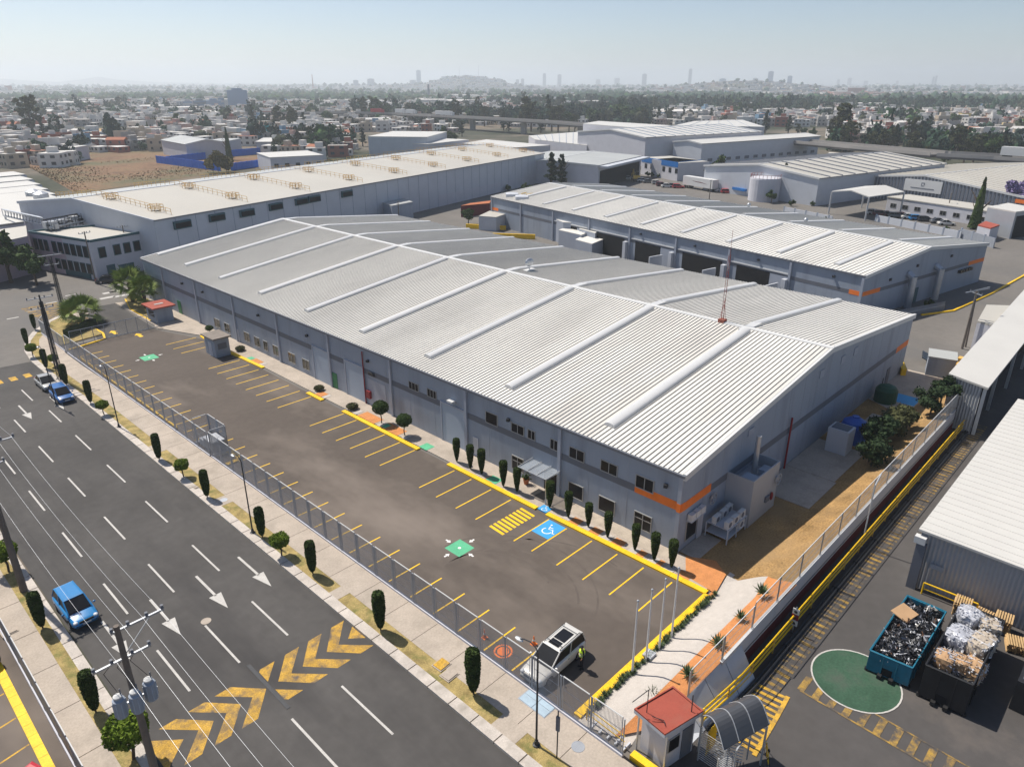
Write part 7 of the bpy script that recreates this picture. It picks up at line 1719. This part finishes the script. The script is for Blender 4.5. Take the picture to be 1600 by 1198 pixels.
# ------- viaduct
VP = [(395,177.5,9),(470,177,9),(545,176.5,9),(620,178,9),(700,182,9),(780,186.5,9),(860,191,9),(960,199,8),(1080,207,8),(1200,217,8),(1290,225,8),(1380,233,8),(1470,241,8),(1560,246,8),(1680,254,8)]
vp = [Vector((*G(px,py,h),h)) for px,py,h in VP]
va = thing('viaduct','long raised motorway viaduct with brown deck crossing behind the factories','bridge',(*vp[5][:2],0),world=True)
def vstrip(off0, off1, z0, z1, name, mt, par=va):
    b = MB()
    for p, q in zip(vp[:-1], vp[1:]):
        d = (q-p); n = Vector((-d.y,d.x,0)).normalized(); a = [p+n*off0,p+n*off1,q+n*off1,q+n*off0]; b.add([v+Vector((0,0,z0)) for v in a]+[v+Vector((0,0,z1)) for v in a],[(0,3,2,1),(4,5,6,7),(0,1,5,4),(1,2,6,5),(2,3,7,6),(3,0,4,7)])
    return b.build(name, mt, par)
vstrip(-6,6,-1.2,0,'deck','old_asphalt'); vstrip(-6.3,-6,-.4,.9,'parapet','house_grey'); vstrip(6,6.3,-.4,.9,'parapet','house_grey')
for p, q in zip(vp[:-1], vp[1:]):
    L = (q-p).length; k = int(L/32)
    for i in range(k):
        c = p.lerp(q,(i+.5)/k)
        if not any(0 for _ in ()): MB().box(c.x-1.2,c.x+1.2,c.y-2,c.y+2,0,c.z-1.6).build('pier','house_grey',va) if i % 2 == 0 else None
vt = bpy.data.objects.new
for k,(px, cn, ml) in enumerate(((626,'white','trim_white'),(644,'white','trim_white'),(690,'white','trim_white'),(700,'white','trim_white'),(590,'red','car_red'),(1593,'blue-fronted white','car_bluebright'))):
    s = [i for i in range(len(VP)-1) if VP[i][0] <= px <= VP[i+1][0]][0]; f = (px-VP[s][0])/(VP[s+1][0]-VP[s][0]); c = vp[s].lerp(vp[s+1],f); d = vp[s+1]-vp[s]
    t = thing('lorry',f'{cn} lorry on the viaduct, {ordw(k)} one counted','lorry',tuple(c+Vector((0,0,.0))),math.atan2(d.y,d.x),'lorries on the viaduct'); t['label'] = ['leftmost of four white lorries on the viaduct','second from the left of four white lorries on the viaduct','third from the left of four white lorries on the viaduct','rightmost of four white lorries on the viaduct','red lorry on the viaduct left of the tall mast','white lorry with blue cab on the viaduct at the right edge'][k]
    MB().box(-6,4.5,-1.3,1.3,1.0,4.0).build('box','trim_white' if k != 4 else 'car_red',t); MB().box(4.7,6.8,-1.2,1.2,.7,3.2).build('cab',ml,t); b = MB()
    for x_ in (-4.5,-3,5.6): b.tube((x_,-1.35,.5),(x_,1.35,.5),.5,8)
    b.build('wheel','rubber',t)
for v in vp:
    pass
def near_viaduct(x, y, m=15):
    for p, q in zip(vp[:-1], vp[1:]):
        d = (q-p).xy; L = d.length; d = d/L; w = Vector((x,y))-p.xy; s = w.dot(d)
        if -5 < s < L+5 and abs(w.x*d.y-w.y*d.x) < m: return True
    return False
# ------- trees one can tell apart
g_t = 'separate trees among the distant houses'
TL_ = [('pine',28,226,34),('euc',55,222,62),('pine',70,222,30),('pine',84,221,30),('bush',48,214,12),('pine',98,219,32),('bush',84,247,9),('pine',134,190,12),('pine',148,190,16),('pine',158,191,18),('pine',186,186,14),('round',212,182,12),('round',285,208,26),('pine',302,208,14),('spire',253,190,16),('spire',233,215,20),('round',352,192,18),('spire',370,205,16),('spire',374,205,16),('pine',396,200,32),('spire',359,250,40),('round',14,215,14),
 ('pine',412,205,28),('pine',424,205,24),('euc',437,207,34),('pine',446,208,26),('euc',457,208,34),('pine',466,208,28),('pine',476,210,30),('euc',455,212,22),('round',492,188,22),('round',512,196,20),('pine',552,228,26),('pine',567,229,26),('euc',552,180,22),('euc',570,188,30),('euc',585,190,32),('round',597,190,28),('pine',604,190,30),('euc',640,190,24),('pine',648,192,22),('euc',712,196,32),('pine',722,214,22),('euc',757,198,28),('pine',787,204,26),('round',699,228,26),('round',708,226,16),('pine',795,206,18),
 ('euc',820,203,42),('euc',830,206,40),('pine',855,196,40),('euc',862,206,34),('euc',872,207,36),('round',889,206,26),('euc',898,208,24),('pine',845,208,28),('round',925,198,24),('round',935,197,20),('euc',948,198,22),('round',968,196,28),('round',982,198,26),('round',993,198,26),('euc',1005,200,26),('pine',1028,196,26),('euc',1047,196,24),('pine',1066,194,22),('euc',1078,193,18),('pine',1110,194,22),('round',1088,190,12),('round',1150,184,20),('euc',1168,186,20),('pine',1195,208,30),('pine',1231,210,26),('euc',1245,214,18),
 ('euc',1308,232,58),('euc',1300,220,30),('euc',1326,238,42),('round',1293,236,18),('euc',1316,240,32),('euc',1360,240,30),('euc',1376,242,34),('euc',1390,236,30),('euc',1420,230,40),('euc',1425,244,32),('pine',1452,198,20),('round',1490,198,18),('euc',1465,246,20),('euc',1493,246,42),('euc',1505,256,34),('euc',1520,254,36),('round',1530,250,34),('round',1545,252,34),('euc',1560,262,24),('round',1575,268,24),('euc',1590,262,20),('round',1475,258,20),('euc',1445,252,20),('spire',1180,200,12),('round',1255,214,12),('round',1268,216,14)]
kn = {'pine':'dark conifer','euc':'loose dusty eucalyptus','round':'broad green tree','spire':'thin dark cypress','bush':'low green bush'}
srt = sorted(range(len(TL_)), key=lambda i: TL_[i][1]); rank = {}; cnt = {}
for i in srt: k = TL_[i][0]; cnt[k] = cnt.get(k,0)+1; rank[i] = cnt[k]
for i,(k,px,py,h) in enumerate(TL_):
    near = 'left of the beige warehouse' if px < 400 else 'beyond the long beige warehouse' if px < 800 else 'behind the white factory halls' if px < 1280 else 'along the viaduct on the right'
    place_tree(k,px,py,h*1.1,f'{kn[k]} {near}, {ordw(rank[i]-1)} of its kind from the left',g_t,i)
    x, y = G(px,py); free(x,y,4)
# ------- houses
cand = []
tries = 0
while len(cand) < 300 and tries < 90000:
    tries += 1; py = 262-((tries%997)/997)**.8*82; px = rc.uniform(-30,1630)
    if in_estate(px,py) or field(px,py): continue
    x, y = G(px,py)
    if near_viaduct(x,y): continue
    if tree_zone(x,y,px,py) > .28: continue
    w, l = rc.uniform(4.5,7.5), rc.uniform(5,9.5)
    if not free(x,y,max(w,l)*.5): continue
    cand.append((px,py,x,y,w,l))
cand.sort(key=lambda c: (-(c[1]//14), c[0])); bandn = {}
bands = sorted({-(c[1]//14) for c in cand}); bname = {b: n for b, n in zip(bands, ['nearest','second-nearest','third-nearest','fourth-nearest','fifth-nearest','sixth-nearest','seventh-nearest','eighth-nearest'])}
for (px,py,x,y,w,l) in cand:
    bb = -(py//14); 
    ci = rc.choices([0,1,2,3,4,5,10,11],[34,24,18,8,8,3,1,3])[0] if not (px < 130 and py > 203) else rc.choice((0,0,0,0,1,3)); h = rc.choice((3.0,5.4,5.6,5.8,8.0)); roof = 1 if rc.random() < .14 else 0
    k = (bb, ci); bandn[k] = bandn.get(k,0)+1
    st_ = {3.0:'low',8.0:'tall'}.get(h,'two-storey')
    house(x,y,rc.choice((.25,.28,1.82,.9,.6))+rc.uniform(-.1,.1),w,l,h,ci,roof,rc.randrange(8),f'{st_} house, {ordw(bandn[k]-1)} {HN[ci]} one from the left in the {bname[bb]} band',px)
# everything farther: one mesh of building blocks, one of tree crowns
def mass_boxes():
    V = []; F = []; MI = []; n = 0; tries = 0
    while n < 36000 and tries < 300000:
        tries += 1; a = YAW+rc.uniform(-1,1)*FA*1.08; d = math.sqrt(rc.uniform(360**2, 2000**2)) if tries % 3 else math.sqrt(rc.uniform(1500**2,7000**2)); x, y = d*math.cos(a), d*math.sin(a); px, py = to_px(x,y)
        if in_estate(px,py) or field(px,py): continue
        if d < 1600 and near_viaduct(x,y,11): continue
        if tree_zone(x,y,px,py) > (.34 if d < 2000 else .36): continue
        big = rc.random() < (.05 if d > 900 else .012); w, l = (rc.uniform(25,70), rc.uniform(20,50)) if big else (rc.uniform(4.2,8)*(1+d/3500), rc.uniform(5,10)*(1+d/3500)); h = rc.choice((3,3,5.5,5.5,6,8)) if not big else rc.uniform(6,11)
        if d > 2500: h = min(h,6.5) if hill(x,y) > 6 else h
        if d > 2500 and hill(x,y) < 6 and rc.random() < .008: h = rc.uniform(12,24)
        if d < 2200 and not free(x,y,max(w,l)*.40): continue
        z = hill(x,y); z = max(0,z-1.5); t = rc.choice((.25,1.82,.9,.6,.28))+rc.uniform(-.1,.1); c, s = math.cos(t), math.sin(t); k = len(V)
        for zz in (z-1, z+h):
            for ax, ay in ((-w/2,-l/2),(w/2,-l/2),(w/2,l/2),(-w/2,l/2)): V.append((x+ax*c-ay*s, y+ax*s+ay*c, zz))
        ci = rc.choices([0,1,2,3,4,5,7],[44,16,14,6,7,3,14])[0] if not big else 7
        if 1270 < px < 1420 and 146 < py < 162: ci = rc.choice((3,4,3,0))
        rf = rc.choices([6,7,8,0],[26,44,8,22])[0] if not big else 7
        F += [(k+4,k+5,k+6,k+7),(k,k+1,k+5,k+4),(k+1,k+2,k+6,k+5),(k+2,k+3,k+7,k+6),(k+3,k,k+4,k+7)]; MI += [rf,ci,ci,ci,ci]
        if d < 1500 and not big:      # dark window strips and roof rooms
            for (i0,i1) in ((0,1),(1,2),(2,3),(3,0)):
                p = Vector(V[k+i0]); q = Vector(V[k+i1]); e = (q-p); nn = Vector((e.y,-e.x,0)).normalized()*.06
                for f0, f1 in ((.14,.34),(.6,.82)):
                    u = p+e*f0+nn; v = p+e*f1+nn; m0 = len(V); V += [(u.x,u.y,z+1.2),(v.x,v.y,z+1.2),(v.x,v.y,z+2.5),(u.x,u.y,z+2.5)]; F.append((m0,m0+1,m0+2,m0+3)); MI.append(9)
                    if h > 5: m0 = len(V); V += [(u.x,u.y,z+4),(v.x,v.y,z+4),(v.x,v.y,z+5.2),(u.x,u.y,z+5.2)]; F.append((m0,m0+1,m0+2,m0+3)); MI.append(9)
            if rc.random() < .4:
                k2 = len(V); rw, rl = w*.2, l*.2; ox, oy = rc.uniform(-.2,.2)*w, rc.uniform(-.2,.2)*l
                for zz in (z+h, z+h+2.4):
                    for ax, ay in ((ox-rw,oy-rl),(ox+rw,oy-rl),(ox+rw,oy+rl),(ox-rw,oy+rl)): V.append((x+ax*c-ay*s, y+ax*s+ay*c, zz))
                F += [(k2+4,k2+5,k2+6,k2+7),(k2,k2+1,k2+5,k2+4),(k2+1,k2+2,k2+6,k2+5),(k2+2,k2+3,k2+7,k2+6),(k2+3,k2,k2+4,k2+7)]; MI += [7,ci,ci,ci,ci]
        n += 1
    me = bpy.data.meshes.new('distant_houses'); me.from_pydata(V,[],F)
    for m_ in HM: me.materials.append(m_)
    me.polygons.foreach_set('material_index',MI); me.update(); o = bpy.data.objects.new('distant_houses',me); COL.objects.link(o); o['kind'] = 'stuff'; tag(o,'hazy mass of far city houses reaching to the horizon','houses'); return o
mass_boxes()
def mass_trees():
    bm = bmesh.new(); bmesh.ops.create_icosphere(bm, subdivisions=2, radius=1); base = np.array([v.co[:] for v in bm.verts]); bf = np.array([[v.index for v in f.verts] for f in bm.faces]); bm.free()
    bm = bmesh.new(); bmesh.ops.create_icosphere(bm, subdivisions=1, radius=1); base1 = np.array([v.co[:] for v in bm.verts]); bf1 = np.array([[v.index for v in f.verts] for f in bm.faces]); bm.free()
    rg = np.random.default_rng(5); VS = []; FS = []; MI = []; k = 0; n = 0; tries = 0
    while n < 12000 and tries < 240000:
        tries += 1; a = YAW+rc.uniform(-1,1)*FA*1.08; d = math.sqrt(rc.uniform(380**2, 1900**2)) if tries % 3 else math.sqrt(rc.uniform(1500**2,6500**2)); x, y = d*math.cos(a), d*math.sin(a); px, py = to_px(x,y)
        if in_estate(px,py) or field(px,py) or (d < 1600 and near_viaduct(x,y,10)): continue
        w = tree_zone(x,y,px,py)
        if w < .26 and rc.random() > .09: continue
        r = rc.uniform(2.2,5.5)*(1+d/4500); z = max(0,hill(x,y)-1.5); B_, Fb = (base, bf) if d < 1300 else (base1, bf1)
        mi_ = rc.choices((0,1,2,3),(3,4,2,.7))[0]
        if d < 1250:
            rz_ = np.array([r,r,r*rc.uniform(.8,1.4)]); nc = 5; cc = rg.normal(0,.42,(nc,3)); L_ = 110; which = rg.integers(0,nc,L_); dirs = rg.normal(0,1,(L_,3)); dirs /= np.linalg.norm(dirs,axis=1)[:,None]
            P_ = cc[which]+dirs*.52*rg.random((L_,1))**.33; u_ = rg.normal(0,1,(L_,3)); u_ /= np.linalg.norm(u_,axis=1)[:,None]; w_ = np.cross(u_,rg.normal(0,1,(L_,3))); w_ /= np.linalg.norm(w_,axis=1)[:,None]; sz = rg.uniform(.12,.26,(L_,1))
            q = np.stack([P_-u_*sz,P_+w_*sz,P_+u_*sz,P_-w_*sz],1).reshape(-1,3)*rz_+np.array([x,y,z+rz_[2]]); i4 = np.arange(L_)[:,None]*4+k; fq = np.concatenate([i4+np.array([0,1,2]),i4+np.array([0,2,3])]); VS.append(q); FS.append(fq); MI += [mi_]*len(fq); k += len(q)
            v = base1*rz_*.62*(1+rg.normal(0,.18,(len(base1),1)))+np.array([x,y,z+rz_[2]*.95]); VS.append(v); FS.append(bf1+k); MI += [mi_]*len(bf1); k += len(v); n += 1; continue
        v = B_*(1+rg.normal(0,.22,(len(B_),1)))*np.array([r*rc.uniform(.8,1.2),r*rc.uniform(.8,1.2),r*rc.uniform(.75,1.3)])+np.array([x,y,z+r*.9]); VS.append(v); FS.append(Fb+k); MI += [mi_]*len(Fb); k += len(B_); n += 1
    V = np.concatenate(VS); F = np.concatenate(FS); me = bpy.data.meshes.new('distant_woods'); me.vertices.add(len(V)); me.vertices.foreach_set('co',V.ravel()); me.loops.add(F.size); me.loops.foreach_set('vertex_index',F.ravel()); me.polygons.add(len(F)); me.polygons.foreach_set('loop_start',np.arange(0,F.size,3)); me.polygons.foreach_set('loop_total',np.full(len(F),3))
    for m_ in ('wood_a','wood_b','wood_c','wood_d'): me.materials.append(M(m_))
    me.polygons.foreach_set('material_index',MI); me.update(calc_edges=True); me.validate(); o = bpy.data.objects.new('distant_woods',me); COL.objects.link(o); o['kind'] = 'stuff'; tag(o,'hazy belts of distant tree crowns between the houses','woods')
mass_trees()
# ------- skyline towers (distance, left px, right px, top py, label)
mat('tower_grey',(.22,.24,.27),.5,.1,.02); mat('tower_glass',(.22,.30,.42),.3,.1,.02); mat('tower_pale',(.45,.45,.46),.7,.1,.02)
def tower(px0, px1, top, dist, lab, mt='tower_grey', name='tower_block', wins=True, base=None):
    pc = (px0+px1)/2; x, y = polar(pc,dist); sc_ = (FPX/math.cos(PITCH)); w = (px1-px0)/sc_*dist*math.cos(math.atan((pc-W0/2)/sc_)); hy = H0/2-FPX*math.tan(PITCH); h = H+(hy-top)*dist/sc_*math.cos(math.atan((pc-W0/2)/sc_)); 
    t = thing(name,lab,'high-rise',(x,y,0),YAW-math.atan((pc-W0/2)/sc_),'far high-rise buildings'); d = w*.7
    MB().box(-d/2,d/2,-w/2,w/2,0,h).build('wall',mt,t); MB().box(-d/2+1,d/2-1,-w/4,w/4,h+.01,h+max(2,h*.03)).build('roof_room',mt,t)
    if wins:
        b = MB(); nfl = max(3,int(h/4.5))
        for k in range(nfl): z = 2+k*h/nfl; b.box(-d/2-.3,-d/2-.02,-w/2+w*.08,w/2-w*.08,z,z+h/nfl*.45)
        b.build('windows','tower_glass',t)
    return t
TW = [(353,383,140,1000,'broad blue-grey slab tower block, largest of the left middle distance','tower_glass'),(280,296,156,1000,'pinkish low apartment block left of the blue slab tower','tower_pale'),(297,317,155,1060,'grey apartment block between the pinkish and dark blocks','tower_grey'),(318,340,155,1010,'dark grey apartment block left of the blue slab tower','tower_glass'),(336,346,151,1080,'narrow pale block beside the dark grey apartment block','tower_pale'),
 (651,658,112,5200,'slim tall tower alone above the left centre skyline','tower_glass'),(552,560,126,4500,'small dark block on the skyline left of the slim tower','tower_grey'),(574,585,124,4500,'pale wide block on the skyline left of the slim tower','tower_pale'),(640,650,126,4800,'pointed pale block at the foot of the slim tower','tower_pale'),
 (690,712,120.5,4500,'wide flat block on the left of the central hill','tower_pale'),(722,736,119,4500,'block in the middle of the central hill','tower_grey'),(740,762,121,4500,'long block on the right of the central hill','tower_pale'),(773,785,124,4500,'low block at the right foot of the central hill','tower_grey'),
 (806,811,125,5600,'tiny dark tower right of the central hill','tower_grey'),(814,819,124,5600,'second tiny dark tower right of the central hill','tower_grey'),(848,853,116.5,6200,'left of two thin towers in the haze near the centre','tower_grey'),(871,877,118,6200,'right of two thin towers in the haze near the centre','tower_grey'),(931,938,125,6600,'faint tower in the haze right of centre','tower_pale'),(960,968,123,6600,'faint wide tower in the haze right of centre','tower_pale'),
 (1003,1010,117,6000,'tall slim tower near the middle right skyline','tower_grey'),(1075,1080,110,6000,'tallest thin tower on the right skyline','tower_grey'),(1124,1134,124,4200,'dark boxy tower on the near right hill','tower_glass'),(1164,1169,127,4600,'thin dark tower left of the water-tower-like block','tower_grey'),(1176,1184,123,4600,'pale bulky tower on the right hill','tower_pale'),(1187,1190,127,4400,'narrow dark tower on the right hill','tower_grey'),(1199,1207,113.5,4200,'tall dark tower rising from the right hill','tower_glass'),(1230,1237,120,4200,'dark tower right of the tall hill tower','tower_glass'),
 (1308,1312,125,7000,'faint tower in the right haze, left one','tower_pale'),(1324,1330,123,7000,'faint tall tower in the right haze, second','tower_pale'),(1350,1356,127,7000,'faint low tower in the right haze, third','tower_pale'),(1400,1404,127,7000,'faint low tower in the right haze, fourth','tower_pale'),(1456,1459,121,7200,'left one of the twin thin towers in the right haze','tower_grey'),(1460,1463,119.5,7200,'right one of the twin thin towers in the right haze','tower_grey'),(1463,1472,134,4200,'white slim block in the right middle distance','tower_pale')]
for a in TW: tower(a[0],a[1],a[2],a[3],a[4],a[5],wins=a[3] < 5000)
for (px,top,dist,lab,w) in ((488.5,120,3800,'thin brick chimney on the left skyline',3),(669,134,1500,'tall lattice radio mast beyond the viaduct',3),(718,108,5000,'left hair-thin mast on the central hill',1.2),(748,106,5000,'right hair-thin mast on the central hill',1.2)):
    x, y = polar(px,dist); sc_ = FPX/math.cos(PITCH); h = H+(131-top)*dist/sc_; t = thing('radio_mast' if 'mast' in lab else 'chimney',lab,'mast' if 'mast' in lab else 'chimney',(x,y,0)); MB().lathe([(0,w*1.2),(h,w*.5)],8).build('shaft','tower_grey' if 'mast' in lab else 'brick_red',t)
# ------- haze
hb = MB(); hb.box(-11500,11500,-11500,11500,-4,190); hz = hb.build('haze','trim_white'); hz['kind'] = 'stuff'; tag(hz,'pale blue haze lying over the far city','haze')
hm = bpy.data.materials.new('haze_volume'); hm.use_nodes = True; n = hm.node_tree; n.nodes.clear(); out = n.nodes.new('ShaderNodeOutputMaterial'); pv = n.nodes.new('ShaderNodeVolumePrincipled')
pv.inputs['Color'].default_value = (.87,.94,1.0,1); pv.inputs['Density'].default_value = 2.3e-4; pv.inputs['Anisotropy'].default_value = .35
n.links.new(pv.outputs[0],out.inputs['Volume']); hz.data.materials.clear(); hz.data.materials.append(hm)
